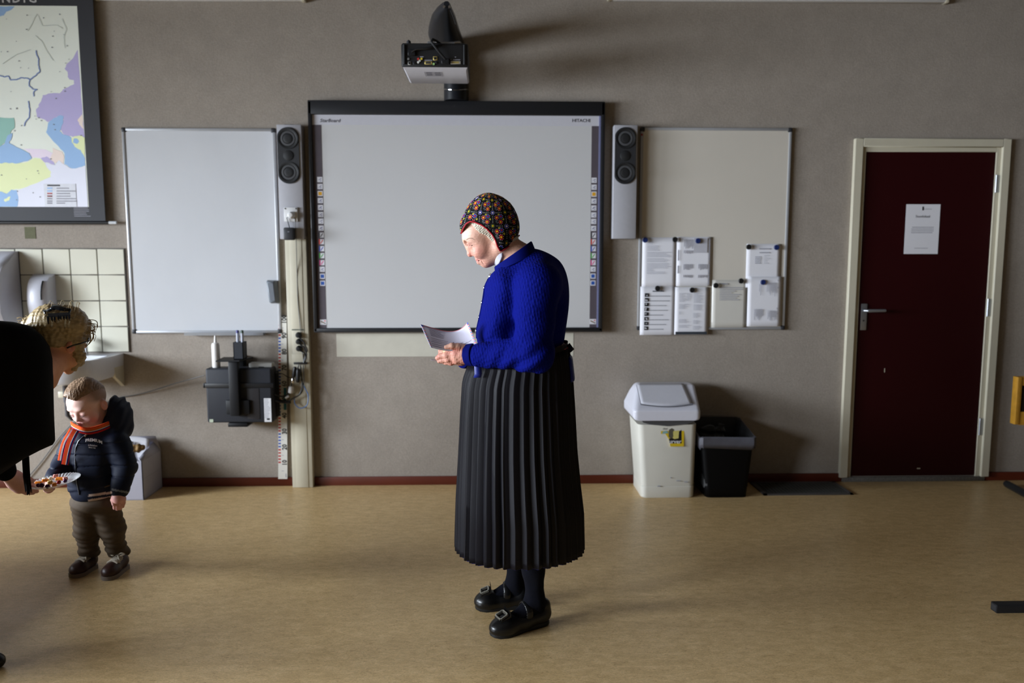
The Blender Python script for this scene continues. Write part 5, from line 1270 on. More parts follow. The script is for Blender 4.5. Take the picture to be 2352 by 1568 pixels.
def skin_col(P):
    q = sag(P); c = np.tile(np.array(C(206, 160, 140)[:3]), (len(P), 1))
    g = lambda x, y, r: np.exp(-((q[:, 0] - x) ** 2 + (q[:, 1] - y) ** 2) / r ** 2)
    red = np.array(C(198, 116, 106)[:3]); lip = np.array(C(182, 104, 102)[:3]); pale = np.array(C(222, 190, 172)[:3])
    c = mixc(c, pale, .6 * g(1072, 540, 16)); c = mixc(c, red, .55 * g(1104, 580, 15)); c = mixc(c, red, .6 * g(1081, 587, 8)); c = mixc(c, lip, .8 * g(1097.5, 600, 5.5)); c = mixc(c, red, .35 * g(1117, 608, 9))
    c = mixc(c, np.array(C(150, 96, 84)[:3]), .75 * g(1080, 566, 7)); c = mixc(c, np.array(C(160, 100, 88)[:3]), .5 * g(1097, 592, 5)); c = mixc(c, np.array(C(178, 128, 108)[:3]), .5 * g(1120, 575, 22))  # shading round the eye socket is painted into the skin colour
    h = np.clip((1082 - q[:, 0]) / 5, 0, 1) * np.clip((q[:, 1] - 785) / 5, 0, 1)
    c = mixc(c, np.array(C(182, 112, 98)[:3]), h * (.7 + .3 * wob(P, 120, 4))); c = mixc(c, np.array(C(204, 154, 136)[:3]), h * .35 * (wob(P, 60, 9) > .3))
    c = mixc(c, np.array(C(222, 190, 140)[:3]), g(1023, 797, 4) * .8)
    return c * (1 + .05 * wob(P, 160, 3))[:, None]
M_skin = mat('aged_skin', None, rough=.5, var=.07, scale=260, bump=.25, bscale=520, attr='col', sss=.08, spec=.35)
body_o = under('body', B.mesh('body', .0018, colf=skin_col), M_skin, person)

# eyes: a thin dark slit of lashes between the lids, thin grey brows
def on_face(x, y, s_, lift=.0):
    lo, hi = 0.0, .095
    for _ in range(24):
        m = (lo + hi) / 2
        if B.ev(S(x, y, m * s_)[None])[0] < 0: lo = m
        else: hi = m
    return S(x, y, (lo + lift) * s_)
M_eye, M_brow = mat('eye_dark', C(58, 42, 40), rough=.4), mat('grey_brow', C(150, 124, 106), rough=.9)
for s_ in (-1, 1):
    MB().tube([on_face(x, y, s_, .0004) for x, y in ((1076.6, 564.6), (1079, 566.2), (1082, 567.4), (1085.5, 567.6), (1088, 566.6))], [.0007, .0015, .0017, .0014, .0005], 6).build('eyelashes', M_eye, person)
    MB().tube([on_face(x, y, s_, .0) for x, y in ((1073.5, 556), (1076.5, 553), (1081, 551.5), (1087, 552), (1092, 555))], [.0008, .0014, .0015, .0012, .0005], 6).build('eyebrow', M_brow, person)

# ---- hair: a grey white sweep showing between cap and face, and wisps at the nape
H = Field(); 
H.u(se(1129, 518, 0, 58.5, 54.5, .0785, 20), .02); H.u(se(1098, 541, 0, 36, 38.5, .0645, 25), .02); H.u(se(1150, 548, 0, 40, 40, .066), .02)
H.i(prismF([(1074, 512), (1074, 519), (1086, 521), (1096, 533), (1104, 540), (1117, 545), (1128, 556), (1138, 568), (1190, 560), (1199, 556), (1196, 541), (1170, 556), (1146, 560), (1131, 536), (1118, 523), (1106, 515), (1094, 509), (1083, 507)]), .002)
H.post = lambda P, d: d + .0012 * np.sin((sag(P) @ np.array([.7, .75])) * 1.5 + wob(P, 90, 2)) * .8 + .0006 * wob(P, 300, 1)
hair_o = under('hair', H.mesh('hair', .0022), mat('white_grey_hair', C(186, 178, 160), rough=.45, var=.22, scale=60, stretch=(1, 1, 4), spec=.5), person)

# ---- floral cap
HEM = [(1057.5, 539), (1062, 539.5), (1067, 530), (1074, 520), (1083, 515.5), (1094, 517.5), (1108, 523.5), (1120, 532), (1131, 544), (1138, 556), (1143, 570), (1148.5, 579), (1153, 579), (1164, 572), (1178, 561.5), (1193, 543)]
CP = Field()
CP.u(se(1129, 521, 0, 57, 55, .086, 20), .02); CP.u(ss(1124, 474, 0, 21), .05); CP.u(se(1089, 524, 0, 30, 30, .064, 30), .03); CP.u(se(1163, 527, 0, 27, 34, .062), .03); CP.u(se(1148, 558, 0, 28, 36, .086), .03); CP.u(se(1110, 495, 0, 33, 33, .055), .03); CP.u(se(1146, 497, 0, 32, 33, .058), .03)
CPO = Field(); CPO.ops = list(CP.ops)
CP.i(prismF([(1030, 545)] + HEM + [(1230, 520), (1230, 420), (1030, 420)]), .0015)
M_cap = mat('cap_black_cotton', C(9, 9, 13), spec=.2, rough=.8, var=.2, scale=300, bump=.3, bscale=600)
cap_o = under('cap', CP.mesh('cap', .0028), M_cap, person)
def cast(o, dirs, F, t1=.16):            # distance to the surface along each direction
    lo = np.full(len(dirs), .01); hi = np.full(len(dirs), t1)
    for _ in range(26):
        m = (lo + hi) / 2; ins = F.ev(o + dirs * m[:, None]) < 0
        lo = np.where(ins, m, lo); hi = np.where(ins, hi, m)
    return o + dirs * ((lo + hi) / 2)[:, None]
CC = S(1129, 521)
tl_ = math.radians(0); 
def capmap(u, v, lift):                  # u, v in px on the cap: u around from the camera side, v upwards
    a = u / 60.0; e = v / 60.0
    dx, dz = np.sin(a) * np.cos(e), np.sin(e); dy = -np.cos(a) * np.cos(e)
    D = np.stack([dx, dy, dz], -1); p = cast(CC, D, CPO); return p + D * lift
VV, FF, CCOL = [], [], []
def disc(u, v, r, col, lift, n=7):
    g = np.linspace(0, 2 * math.pi, n, endpoint=False)
    VV.append((np.concatenate([[u], u + r * np.cos(g) / max(.35, math.cos(v / 60))]), np.concatenate([[v], v + r * np.sin(g)]), np.full(n + 1, lift), np.tile(col[:3], (n + 1, 1)))); 
yl, rd, bl, wh, gn, gy, dr = C(236, 180, 10), C(170, 18, 32), C(48, 60, 150), C(222, 200, 200), C(60, 100, 40), C(58, 62, 64), C(120, 16, 30)
def flower(u, v, r, cen, pet, tip):
    disc(u, v, r * .38, cen, .0011)
    for k in range(8):
        g = k * math.pi / 4 + .3
        disc(u + r * .70 * math.cos(g), v + r * .70 * math.sin(g), r * .27, pet, .0007, 5); disc(u + r * .98 * math.cos(g), v + r * .98 * math.sin(g), r * .13, tip, .0009, 4)
cell = 33.0; ncol = 11; du = 60 * 2 * math.pi / ncol
for ci in range(ncol):
    for ri in range(-3, 3):
        u0, v0 = (ci + .12) * du, ri * cell - 5
        shr = max(.35, math.cos((v0 + 16) / 60)); dv = cell
        for fu, fv, ce, pe, ti in ((.30, .62, yl, rd, wh), (.62, .72, rd, bl, wh), (.58, .30, yl, rd, wh)): flower(u0 + fu * du, v0 + fv * dv, 5.6, ce, pe, ti)
        for fu, fv in ((.46, .86), (.80, .50)): disc(u0 + fu * du, v0 + fv * dv, 2.6, C(150, 140, 24), .0006)
        for fu, fv in ((.26, .32), (.34, .24), (.30, .40)): disc(u0 + fu * du, v0 + fv * dv, 2.4, gy, .0006, 6)
        odd = (ci + ri) % 2
        flower(u0, v0, 5.4, wh if odd else yl, bl if odd else gn, wh if odd else dr)
        for t in (.26, .36, .48, .58, .70): disc(u0 + t * du, v0, 1.25, C(128, 128, 124), .0008, 5); disc(u0, v0 + t * dv, 1.25, C(128, 128, 124), .0008, 5)
su = np.concatenate([x[0] for x in VV]); sv = np.concatenate([x[1] for x in VV]); sl_ = np.concatenate([x[2] for x in VV]); scol = np.concatenate([x[3] for x in VV])
PP = capmap(su, sv, 0.0); Dn = PP - CC; Dn /= np.linalg.norm(Dn, axis=1)[:, None]; PP = PP + Dn * sl_[:, None]
qq = sag(PP); inside = poly2(qq, [(1030, 545)] + HEM + [(1230, 520), (1230, 420), (1030, 420)]) < -2.5
vs, fs, cs = [], [], []; i0 = 0
for x in VV:
    n = len(x[0])
    if inside[i0:i0 + n].all() and abs(sv[i0]) < 82:
        o_ = len(vs); vs += [tuple(p) for p in PP[i0:i0 + n]]; cs += [tuple(c) + (1,) for c in scol[i0:i0 + n]]
        fs += [(o_, o_ + 1 + k, o_ + 1 + (k + 1) % (n - 1)) for k in range(n - 1)]
    i0 += n
me = bpy.data.meshes.new('embroidery'); me.from_pydata(vs, [], fs)
at_ = me.attributes.new('col', 'FLOAT_COLOR', 'POINT'); at_.data.foreach_set('color', np.array(cs, np.float32).ravel())
em = under('embroidery', me, mat('embroidery_thread', None, rough=.6, var=.1, scale=500, attr='col'), cap_o); em['kind'] = 'stuff'
hp = np.array(HEM, float); dn = []
for a, b in zip(hp[:-1], hp[1:]):
    for t in np.linspace(0, 1, 5, endpoint=False): dn.append(a + (b - a) * t)
dn.append(hp[-1]); dn = np.array(dn[2:])
for s_ in (-1, 1):
    path = []
    for x, y in dn:
        lo, hi = 0.0, .13
        for _ in range(24):
            m = (lo + hi) / 2
            if CPO.ev(S(x, y, m * s_)[None])[0] < 0: lo = m
            else: hi = m
        path.append(S(x, y, (lo + .0006) * s_))
    MB().tube(path, .0028, 8).build('red_trim', mat('cap_red_trim', C(158, 10, 30), rough=.6, var=.1, scale=300), cap_o)

# ---- white shirt collar at the throat
UC = Field(); UC.u(sc(1147, 562, 0, 39.5, 1200, 612, 0, 47), .02); UC.i(prismF([(1143, 580), (1155, 580), (1154, 592), (1148, 606), (1128, 624), (1122, 612), (1134, 604), (1140, 592)]), .002)
under('shirt_collar', UC.mesh('shirt_collar', .003), mat('white_cotton', C(182, 182, 192), rough=.8, var=.03), person)

# ---- cardigan
def knit_mat():
    m = mat('blue_knit', C(1, 11, 98), rough=.85, var=.10, scale=120, spec=.08)
    nt = m.node_tree; N = nt.nodes; L = nt.links; b = N['Principled BSDF']
    tc = N.new('ShaderNodeTexCoord'); mp = N.new('ShaderNodeMapping'); mp.inputs['Scale'].default_value = (1, 1, .62); mp.inputs['Rotation'].default_value = (0, math.radians(18), 0)
    vo = N.new('ShaderNodeTexVoronoi'); vo.feature = 'SMOOTH_F1'; vo.inputs['Scale'].default_value = 105; vo.inputs['Randomness'].default_value = .45; vo.inputs['Smoothness'].default_value = .5
    L.new(tc.outputs['Object'], mp.inputs[0]); L.new(mp.outputs[0], vo.inputs['Vector'])
    nz = N.new('ShaderNodeTexNoise'); nz.inputs['Scale'].default_value = 700; L.new(tc.outputs['Object'], nz.inputs['Vector'])
    inv = N.new('ShaderNodeMath'); inv.operation = 'MULTIPLY_ADD'; inv.inputs[1].default_value = -1.0; L.new(vo.outputs['Distance'], inv.inputs[0])
    sc2 = N.new('ShaderNodeMath'); sc2.operation = 'MULTIPLY'; sc2.inputs[1].default_value = .25; L.new(nz.outputs['Fac'], sc2.inputs[0]); L.new(sc2.outputs[0], inv.inputs[2])
    bp = N.new('ShaderNodeBump'); bp.inputs['Strength'].default_value = .75; bp.inputs['Distance'].default_value = .006
    L.new(inv.outputs[0], bp.inputs['Height']); L.new(bp.outputs[0], b.inputs['Normal'])
    return m
M_knit = knit_mat()
M_rib = mat('blue_rib_knit', C(2, 11, 88), rough=.85, var=.12, scale=200, bump=.5, bscale=420, spec=.08, stretch=(1, 1, 3))
TF = Field()
TF.u(se(1205, 700, 0, 92, 98, .150), .05); TF.u(se(1196, 785, 0, 96, 75, .155), .05)
TF.u(se(1243, 640, 0, 52, 62, .135, -20), .05); TF.u(se(1206, 630, 0, 48, 46, .09, 30), .04)
TF.u(sc(1158, 655, 0, 34, 1138, 760, 0, 38, ((0, 1, 0), 2.6)), .04)
TF.u(sc(1150, 630, 0, 16, 1135, 660, 0, 20, ((0, 1, 0), 2.0)), .03)
TF.u(se(1268, 700, 0, 32, 90, .115), .04)
for s_ in (-1, 1): TF.u(ss(1236, 652, .125 * s_, 46), .05)
# hem and neck opening
TF.s(FN(lambda P: poly2(sag(P), [(1060, 700), (1086, 780), (1096, 832), (1245, 850), (1262, 815), (1295, 783), (1400, 800), (1400, 1000), (1000, 1000), (1000, 700)]) / 596), .006)
TF.u(ss(1219, 606, 0, 29), .03)
TF.s(sc(1140, 590, 0, 38, 1178, 590, 0, 42), .006)
CD = Field()
CD.u(FN(lambda P: TF.ev(P)), .001); CD.ext = TF
PERSP[0] = True
for s_ in (-1, 1):
    A = ARM[s_]
    CD.u(sc(1238, 655, -.150 * -s_ if s_ > 0 else -.150, 47, A[1][0], A[1][1], A[1][2], 39), .022)
    CD.u(sc(A[1][0], A[1][1] + 3, A[1][2], 39, A[2][0], A[2][1] + 1, A[2][2], 26), .008)
    CD.u(ss(A[1][0] + 8, A[1][1] + 6, A[1][2], 39), .02)
PERSP[0] = False
def folds(P, d):
    q = sag(P); near = np.clip((YW - .1 - P[:, 1]) / .05, 0, 1)
    el = np.exp(-((q[:, 0] - 1205) ** 2 + (q[:, 1] - 815) ** 2) / 48 ** 2) * near
    fo = np.exp(-((q[:, 0] - 1150) ** 2) / 45 ** 2 - ((q[:, 1] - 820) ** 2) / 50 ** 2) * near
    up = np.exp(-((q[:, 0] - 1215) ** 2) / 60 ** 2 - ((q[:, 1] - 740) ** 2) / 60 ** 2) * near
    d = d + .0060 * el * np.sin((q[:, 0] * .55 + q[:, 1] * .75) * .20) + .0035 * fo * np.sin((q[:, 0] * .8 + q[:, 1] * .35) * .22 + 1) + .003 * up * np.sin((q[:, 0] * .4 + q[:, 1]) * .11)
    return d + .0035 * wob(P, 22, 4)
CD.post = folds
card = under('cardigan', CD.mesh('cardigan', .0042), M_knit, person)
CU = Field(); A = ARM[-1]; PERSP[0] = True
CU.u(sc(1094, 814, -.124, 26, 1075, 814, -.106, 24.5), .004)
CU.i(FN(lambda P: np.abs((P - S(1083, 814, -.112)) @ _n(S(1090, 814, -.119) - S(1076, 814, -.106))) - rp_(10)), .004)
under('cuff', CU.mesh('cuff', .0025), M_rib, card)
CU = Field(); CU.u(sc(1074, 822, .078, 25, 1062, 822, .062, 24), .004); CU.i(FN(lambda P: np.abs((P - S(1068, 822, .07)) @ _n(S(1074, 822, .078) - S(1062, 822, .062))) - rp_(9)), .004)
under('cuff', CU.mesh('cuff', .003), M_rib, card); PERSP[0] = False
# collar band: tilted ring round the neck
n_ = 40; RG = []
for k, (g, out) in enumerate(((0, .0), (.1, .003), (.9, .001), (1.0, -.002), (1.0, -.006), (.5, -.007), (0, -.006))):
    rgn = []
    for j in range(n_):
        a = 2 * math.pi * j / n_
        lower = (1185 + 46 * math.cos(a), 606 - 20 * math.cos(a)); upper = (1178 + 42 * math.cos(a), 585 - 29 * math.cos(a))
        x = lower[0] + (upper[0] - lower[0]) * g; y = lower[1] + (upper[1] - lower[1]) * g
        p = S(x, y, (.086 - .012 * g) * math.sin(a)); c_ = S(1183, 594)
        v = p - c_; p = p + v / np.linalg.norm(v) * out; rgn.append(p)
    RG.append(rgn)
RG.append(RG[0])
MB().loft(RG, cap=False).build('collar_band', M_rib, card)
# front placket edge and silver buttons
pk = [(1133, 622), (1121, 643), (1113, 661), (1107.5, 690), (1103.5, 715), (1100, 735), (1097.5, 755), (1096, 775)]
def front(x, y, dd):   # slide along -x to the cardigan surface
    lo, hi = 1060.0, 1175.0
    for _ in range(22):
        m = (lo + hi) / 2
        if CD.ev(S(m, y, dd)[None])[0] < 0: hi = m
        else: lo = m
    return S(lo, y, dd)
for dd in (-.030,):
    MB().tube([front(x, y, dd) for x, y in [(p[0], p[1]) for p in pk]], .0035, 8).build('placket_edge', M_rib, card)
M_but = mat('silver_button', C(206, 206, 204), rough=.2, metal=.9, var=.05)
for x, y in ((1135, 634), (1112, 661), (1104, 694), (1098, 727), (1097, 758)):
    p = front(x, y, -.024); q = front(x, y + 4, -.024); q2 = front(x, y, -.018)
    nrm = _n(np.cross(q - p, q2 - p)); nrm = nrm if nrm[0] < 0 else -nrm; nrm = _n(nrm + np.array([-.2, -.5, .1]))
    MB().tube([p - nrm * .002, p + nrm * .002, p + nrm * .004, p + nrm * .0055], [.0085, .0085, .006, .001], 14).build('button', M_but, card)

# ---- skirt with knife pleats
M_sk = mat('black_violet_cloth', C(11, 10, 18), rough=.6, var=.10, scale=90, stretch=(1, 1, .3), bump=.12, bscale=120, spec=.25)
fr = [(838, 1076), (860, 1067), (880, 1062), (950, 1057), (1050, 1052), (1150, 1047), (1255, 1044)]
bk = [(795, 1306), (850, 1314), (930, 1319), (1030, 1324), (1110, 1332), (1180, 1341), (1262, 1344)]
def interp(T, y): return np.interp(y, [t[0] for t in T], [t[1] for t in T])
NP = 42; sub = [(0, 1.0), (.06, .97), (.48, .06), (.54, 0.0), (.60, .06), (.95, .97)]
rings = []; R = random.Random(12); off = [R.uniform(-.15, .15) for _ in range(NP)]; amp_ = [R.uniform(.7, 1.25) for _ in range(NP)]
NZ = 34
def skirt_ring(t, shrink=1.0, ext=0.0, pleat=True):
    rg = []
    for i in range(NP):
        for u, h in sub:
            fr_ = i + u + off[i] * (1 - u)
            a = 2 * math.pi * fr_ / NP
            ytop = 822 - 18 * math.cos(a) * 1.0; ytop = 818 + (-22 if math.cos(a) > 0 else 20) * abs(math.cos(a)); ybot = 1268 + ext - 6 * 0
            y = ytop + (ybot - ytop) * t
            x0, x1 = interp(fr, y), interp(bk, y); cx_, rx = (x0 + x1) / 2, (x1 - x0) / 2 * shrink
            wd = (.155 + .075 * min(1, t * 1.3) ** .8) * shrink
            A_ = (6.5 + 4.5 * t) * amp_[i] if pleat else 0
            rr_ = 1 + (h - .75) * A_ / 140 + .006 * math.sin(a * 7 + t * 5)
            c_, s_ = math.cos(a), math.sin(a)
            rg.append(S(cx_ + rx * rr_ * math.copysign(abs(c_) ** .92, c_), y, wd * rr_ * math.copysign(abs(s_) ** .92, s_)))
    return rg
for t in np.linspace(0, 1, NZ): rings.append(skirt_ring(t))
m = MB(); m.loft(rings, cap=False, smooth=True)
sk = under('skirt', m.mesh('skirt'), M_sk, person); solidify(sk, .0015)
hl = skirt_ring(.953); 
hm = MB()
for i in range(NP):
    seg = hl[i * 6:i * 6 + 4]; c_ = np.mean(hl, 0)
    hm.tube([p + _n((p - c_) * np.array([1, 1, 0])) * .0006 for p in seg], .0007, 4)
o = hm.build('hem_stitching', mat('dark_thread', C(8, 8, 12), rough=.6), sk); o['kind'] = 'stuff'
us = MB().loft([skirt_ring(t, .955, 3) for t in (.80, .9, 1.0)], cap=False).build('blue_underskirt', mat('blue_lining', C(18, 20, 110), rough=.6, var=.1), sk); solidify(us, .001)
# waistband, patterned bodice edge at the back, ribbons
wbn = []
for g in (0, 1):
    r_ = skirt_ring(0.0, .985, 0, False); wbn.append([p + np.array([0, 0, .022 * g]) for p in r_[::3]])
MB().loft(wbn, cap=False).build('waistband', M_sk, sk)
F = Field(); F.u(se(1268, 800, 0, 44, 22, .105, 14), .02); F.i(prismF([(1262, 770), (1290, 778), (1304, 786), (1313, 797), (1262, 800)]), .003)
rc = lambda P: mixc(np.tile(np.array(C(30, 24, 26)[:3]), (len(P), 1)), np.array(C(150, 26, 36)[:3]), (np.sin(P[:, 0] * 520 + P[:, 2] * 300) > .1) * 1.0) * .8 + np.array(C(150, 140, 136)[:3]) * ((np.sin(P[:, 0] * 430 - P[:, 2] * 620) > .82) * .7)[:, None]
under('patterned_bodice', F.mesh('patterned_bodice', .0025, colf=rc), mat('red_patterned_cloth', None, rough=.7, var=.15, scale=400, attr='col'), person)
M_ribn = mat('blue_ribbon', C(10, 30, 120), rough=.5, var=.06)
def strip(nme, pts, wv, m, par):
    G = [[np.array(p) - np.array(wv) * .5, np.array(p), np.array(p) + np.array(wv) * .5] for p in pts]; o = MB().grid(G).build(nme, m, par); solidify(o, .0015); return o
strip('front_ribbon', [W(1098, 826, -.135), W(1097.5, 845, -.14), W(1098.5, 858, -.142), W(1096, 867, -.142)], S(1105, 784, 0) - S(1089, 784, 0), M_ribn, sk)
strip('back_ribbon', [S(1303, 790, -.02), S(1308, 797, -.03), S(1313, 803, -.036)], S(1308, 784, -.01) - S(1301, 793, .01), mat('navy_ribbon', C(10, 14, 50), rough=.5), sk)
F = Field(); F.u(sc(1306, 822, 0, 9, 1310, 866, 0, 10, ((0, 1, 0), 5)), .01)
under('back_bow', F.mesh('back_bow', .004), M_ribn, sk)

# ---- stockings and shoes
M_st = mat('black_wool_stocking', C(13, 14, 22), rough=.9, var=.15, scale=260, bump=.4, bscale=420, sheen=.05, spec=.1)
M_sh = mat('black_leather', C(15, 15, 16), rough=.3, var=.1, scale=50, spec=.55, bump=.15, bscale=90)
M_sole = mat('black_rubber', C(20, 20, 20), rough=.6, var=.1)
M_rhine = mat('buckle_silver', C(84, 80, 72), rough=.45, metal=.7, var=.6, scale=700)
def leg_and_shoe(toe, heel, kx, d_, ank, lab):
    T, Hh = fl(*toe), fl(*heel); f = _n((T - Hh) * np.array([1, 1, 0])); sd = np.array([-f[1], f[0], 0]); Lf = np.linalg.norm((T - Hh)[:2])
    if sd[1] > 0: sd = -sd
    Q = lambda a, b, z: Hh * np.array([1, 1, 0]) + f * (a * Lf) + sd * b + np.array([0, 0, z])
    ak = Q(.235, 0, .115)
    F = Field(); knee = S(kx, 1190, d_)
    F.u(RC(knee, knee * .38 + ak * .62, rp_(34), rp_(24)), .03); F.u(RC(knee * .38 + ak * .62, ak, rp_(24), rp_(20.5)), .03)
    F.u(RC(ak, Q(.16, 0, .055), rp_(21), .031), .02); F.u(RC(ak + np.array([0, 0, -.02]), Q(.62, 0, .045), rp_(20), .024), .02); F.u(RC(Q(.62, 0, .042), Q(.85, 0, .03), .024, .02), .02)
    F.post = lambda P, d: d + .0008 * np.sin(P[:, 2] * 500) * 0 + .0012 * wob(P, 60, 3)
    st = under('stocking', F.mesh('stocking', .0035), M_st, person)
    F = Field()
    F.u(RC(Q(.14, 0, .040), Q(.45, 0, .032), .036, .036), .02); F.u(RC(Q(.45, 0, .032), Q(.74, .003, .030), .036, .042), .02); F.u(EL(Q(.78, .003, .030), (.24 * Lf, .046, .036), (f, sd, (0, 0, 1))), .02)
    F.u(RC(Q(.10, 0, .05), Q(.10, 0, .075), .034, .031), .015)
    # foot opening: the vamp is cut away behind the toe, low at the sides
    F.s(EL(Q(.40, 0, .092), (.255 * Lf, .042, .046), (f, sd, (0, 0, 1))), .006)
    F.s(EL(Q(.22, 0, .125), (.16 * Lf, .034, .062), (f, sd, (0, 0, 1))), .006)
    F.i(HALF(Q(.5, 0, .012), (0, 0, -1)), .003)
    up = under('shoe', F.mesh('shoe', .0028), M_sh, person)
    oc = [(.0, .0), (.02, .018), (.08, .030), (.25, .033), (.45, .033), (.65, .042), (.8, .0455), (.92, .036), (.985, .018), (1.0, 0)]
    out = [Q(a, b, 0) for a, b in oc] + [Q(a, -b, 0) for a, b in oc[-2:0:-1]]
    ctr = np.mean(out, 0); hz = lambda p, z: np.array([p[0], p[1], z])
    MB().loft([[hz(p + (ctr - p) * .04, 0.0) for p in out], [hz(p, .004) for p in out], [hz(p, .016) for p in out], [hz(p + (ctr - p) * .05, .019) for p in out]]).build('sole', M_sole, up)
    heelp = [p for p in out if (p - Hh) @ f < .30 * Lf]
    F = Field()
    for k in range(-8, 8):
        a = k / 8 * 2.05; a2 = (k + 1) / 8 * 2.05; sa = .40
        F.u(RC(Q(sa, .0335 * math.sin(a), .066 + .036 * math.cos(a)), Q(sa, .0335 * math.sin(a2), .066 + .036 * math.cos(a2)), .006, .006, (f, 2.2)), .004)
    F.s(EL(Q(.40, 0, .066), (.2, .0325, .0345), (f, sd, (0, 0, 1))), .002)
    under('strap', F.mesh('strap', .0025), M_sh, up)
    # buckle on a black backing, fringe of stiff black teeth behind it
    bc = Q(.80, 0, .069); up_ = _n(np.array([0, 0, 1.0]) + f * .42); fx = _n(f - up_ * (f @ up_)); sy = sd
    V = lambda a, b, h: bc + fx * a + sy * b + up_ * h
    MB().add([V(a, b, h) for h in (-.006, .001) for a, b in ((-.024, -.028), (.022, -.028), (.022, .028), (-.024, .028))], [(0, 1, 2, 3), (7, 6, 5, 4), (0, 4, 5, 1), (1, 5, 6, 2), (2, 6, 7, 3), (3, 7, 4, 0)]).build('buckle_backing', M_sh, up)
    m = MB()
    for a0, b0, a1_, b1_ in ((-.016, -.019, .016, -.019), (.016, -.019, .016, .019), (.016, .019, -.016, .019), (-.016, .019, -.016, -.019)): m.tube([V(a0, b0, .004), V(a1_, b1_, .004)], .0058, 8)
    bu = m.build('buckle', M_rhine, up)
    m = MB(); R = random.Random(5)
    for i in range(26):
        g = 2 * math.pi * i / 26; a, b = .0175 * max(-1, min(1, 1.25 * math.cos(g))), .021 * max(-1, min(1, 1.25 * math.sin(g)))
        p = V(a, b, .0095); m.lathe([(.0005, .003), (.0026, .0012), (.003, -.001)], p, 'z', 6)
    o = m.build('buckle_stones', mat('buckle_stone', C(128, 126, 116), rough=.3, spec=.5, var=.5, scale=900), bu); o['kind'] = 'stuff'
    m = MB()
    for i in range(11):
        b = -.026 + .052 * i / 10; m.tube([V(-.024, b, .0), V(-.027, b, .012), V(-.029, b * 1.06, .021)], [.0016, .0014, .0004], 5)
    o = m.build('fringe', M_sh, up); o['kind'] = 'stuff'
    return Q
for s_ in (-1, 1): leg_and_shoe(FEET[s_][0], FEET[s_][1], FEET[s_][2], .075 * s_, 0, '')

# ---- the letter and what else is in her hands
def bez(P, t):
    P = [np.array(p, float) for p in P]
    n = len(P) - 1; o = 0
    for i, p in enumerate(P): o = o + math.comb(n, i) * t ** i * (1 - t) ** (n - i) * p
    return o
PERSP[0] = True
top = [(965.3, 744.5, -.128), (1000, 752, -.118), (1040, 775, -.095), (1062, 757, -.10), (1074.5, 738.5, -.128)]
bot = [(989.3, 798, -.148), (1010, 803, -.138), (1045, 815, -.108), (1075, 802, -.11), (1096, 791, -.136)]
def LP(u, v, lift=0):
    a = bez([S(*p) for p in top], u); b = bez([S(*p) for p in bot], u); p = a + (b - a) * v
    a2 = bez([S(*q) for q in top], min(1, u + .02)) if u < .98 else a; a0 = bez([S(*q) for q in top], u - .02) if u >= .98 else a
    nrm = _n(np.cross(a2 - a0, b - a)); nrm = nrm if nrm[1] < 0 else -nrm
    return p + nrm * lift
lt = MB().grid([[LP(u, v) for u in np.linspace(0, 1, 33)] for v in np.linspace(0, 1, 9)]).build('letter', mat('letter_paper', C(200, 198, 216), rough=.75, var=.02, spec=.2)); solidify(lt, .0005)
tag(lt, 'open printed letter with red and blue striped border in her hands', 'letter')
lt_done = 1
M_lr, M_lb = mat('letter_red', C(214, 70, 70), rough=.7), mat('letter_blue', C(70, 80, 150), rough=.7)
m = MB()
for s_, u0, u1 in ((0, .004, .045), (1, .955, .996)):
    for i in range(14):
        a, b = .10 + i * .065, .10 + i * .065 + .03
        if b > .99: continue
        m.add([LP(u0, a - .02 * s_, .0006), LP(u1, a + .01, .0006), LP(u1, b + .01, .0006), LP(u0, b - .02 * s_, .0006)], [(0, 1, 2, 3)], i % 2)
    m.add([LP(u0, .0, .0006), LP(u1, .0, .0006), LP(u1, .09, .0006), LP(u0, .09, .0006)], [(0, 1, 2, 3)], 1)
m.grid([[LP(u, v, .0006) for u in np.linspace(.05, .95, 30)] for v in (.004, .02)], 0)
o = m.build('striped_border', [M_lr, M_lb], lt); o['kind'] = 'stuff'
m = MB(); R = random.Random(2)
for v in np.linspace(.12, .40, 7): m.grid([[LP(u, vv, .0006) for u in np.linspace(.12, .36 + R.uniform(-.05, .05), 8)] for vv in (v, v + .014)])
for v, a, b in ((.52, .1, .42), (.60, .1, .40), (.68, .08, .45), (.78, .08, .42), (.88, .08, .36)): m.grid([[LP(u, vv, .0006) for u in np.linspace(a, b, 8)] for vv in (v, v + .012)])
m.grid([[LP(u, v + .0 * u, .0006) for u in (.515, .53)] for v in np.linspace(.55, .8, 6)])
for v, a, b in ((.66, .6, .72), (.78, .58, .92), (.74, .66, .8), (.9, .78, .95)): m.grid([[LP(u, vv - .22 * (u - a), .0006) for u in np.linspace(a, b, 8)] for vv in (v, v + .012)])
o = m.build('printed_text', mat('letter_ink', C(90, 86, 110), rough=.8), lt); o['kind'] = 'stuff'
pe = MB().tube([S(989, 826, -.085), S(992, 826.5, -.085), S(1020, 829, -.062), S(1050, 829, -.045)], [.002, .0034, .0036, .0036], 10).build('clear_pen', mat('clear_plastic', C(214, 208, 214), rough=.08, var=.03, trans=.6))
tag(pe, 'thin clear plastic pen held under the letter', 'pen')
PERSP[0] = False
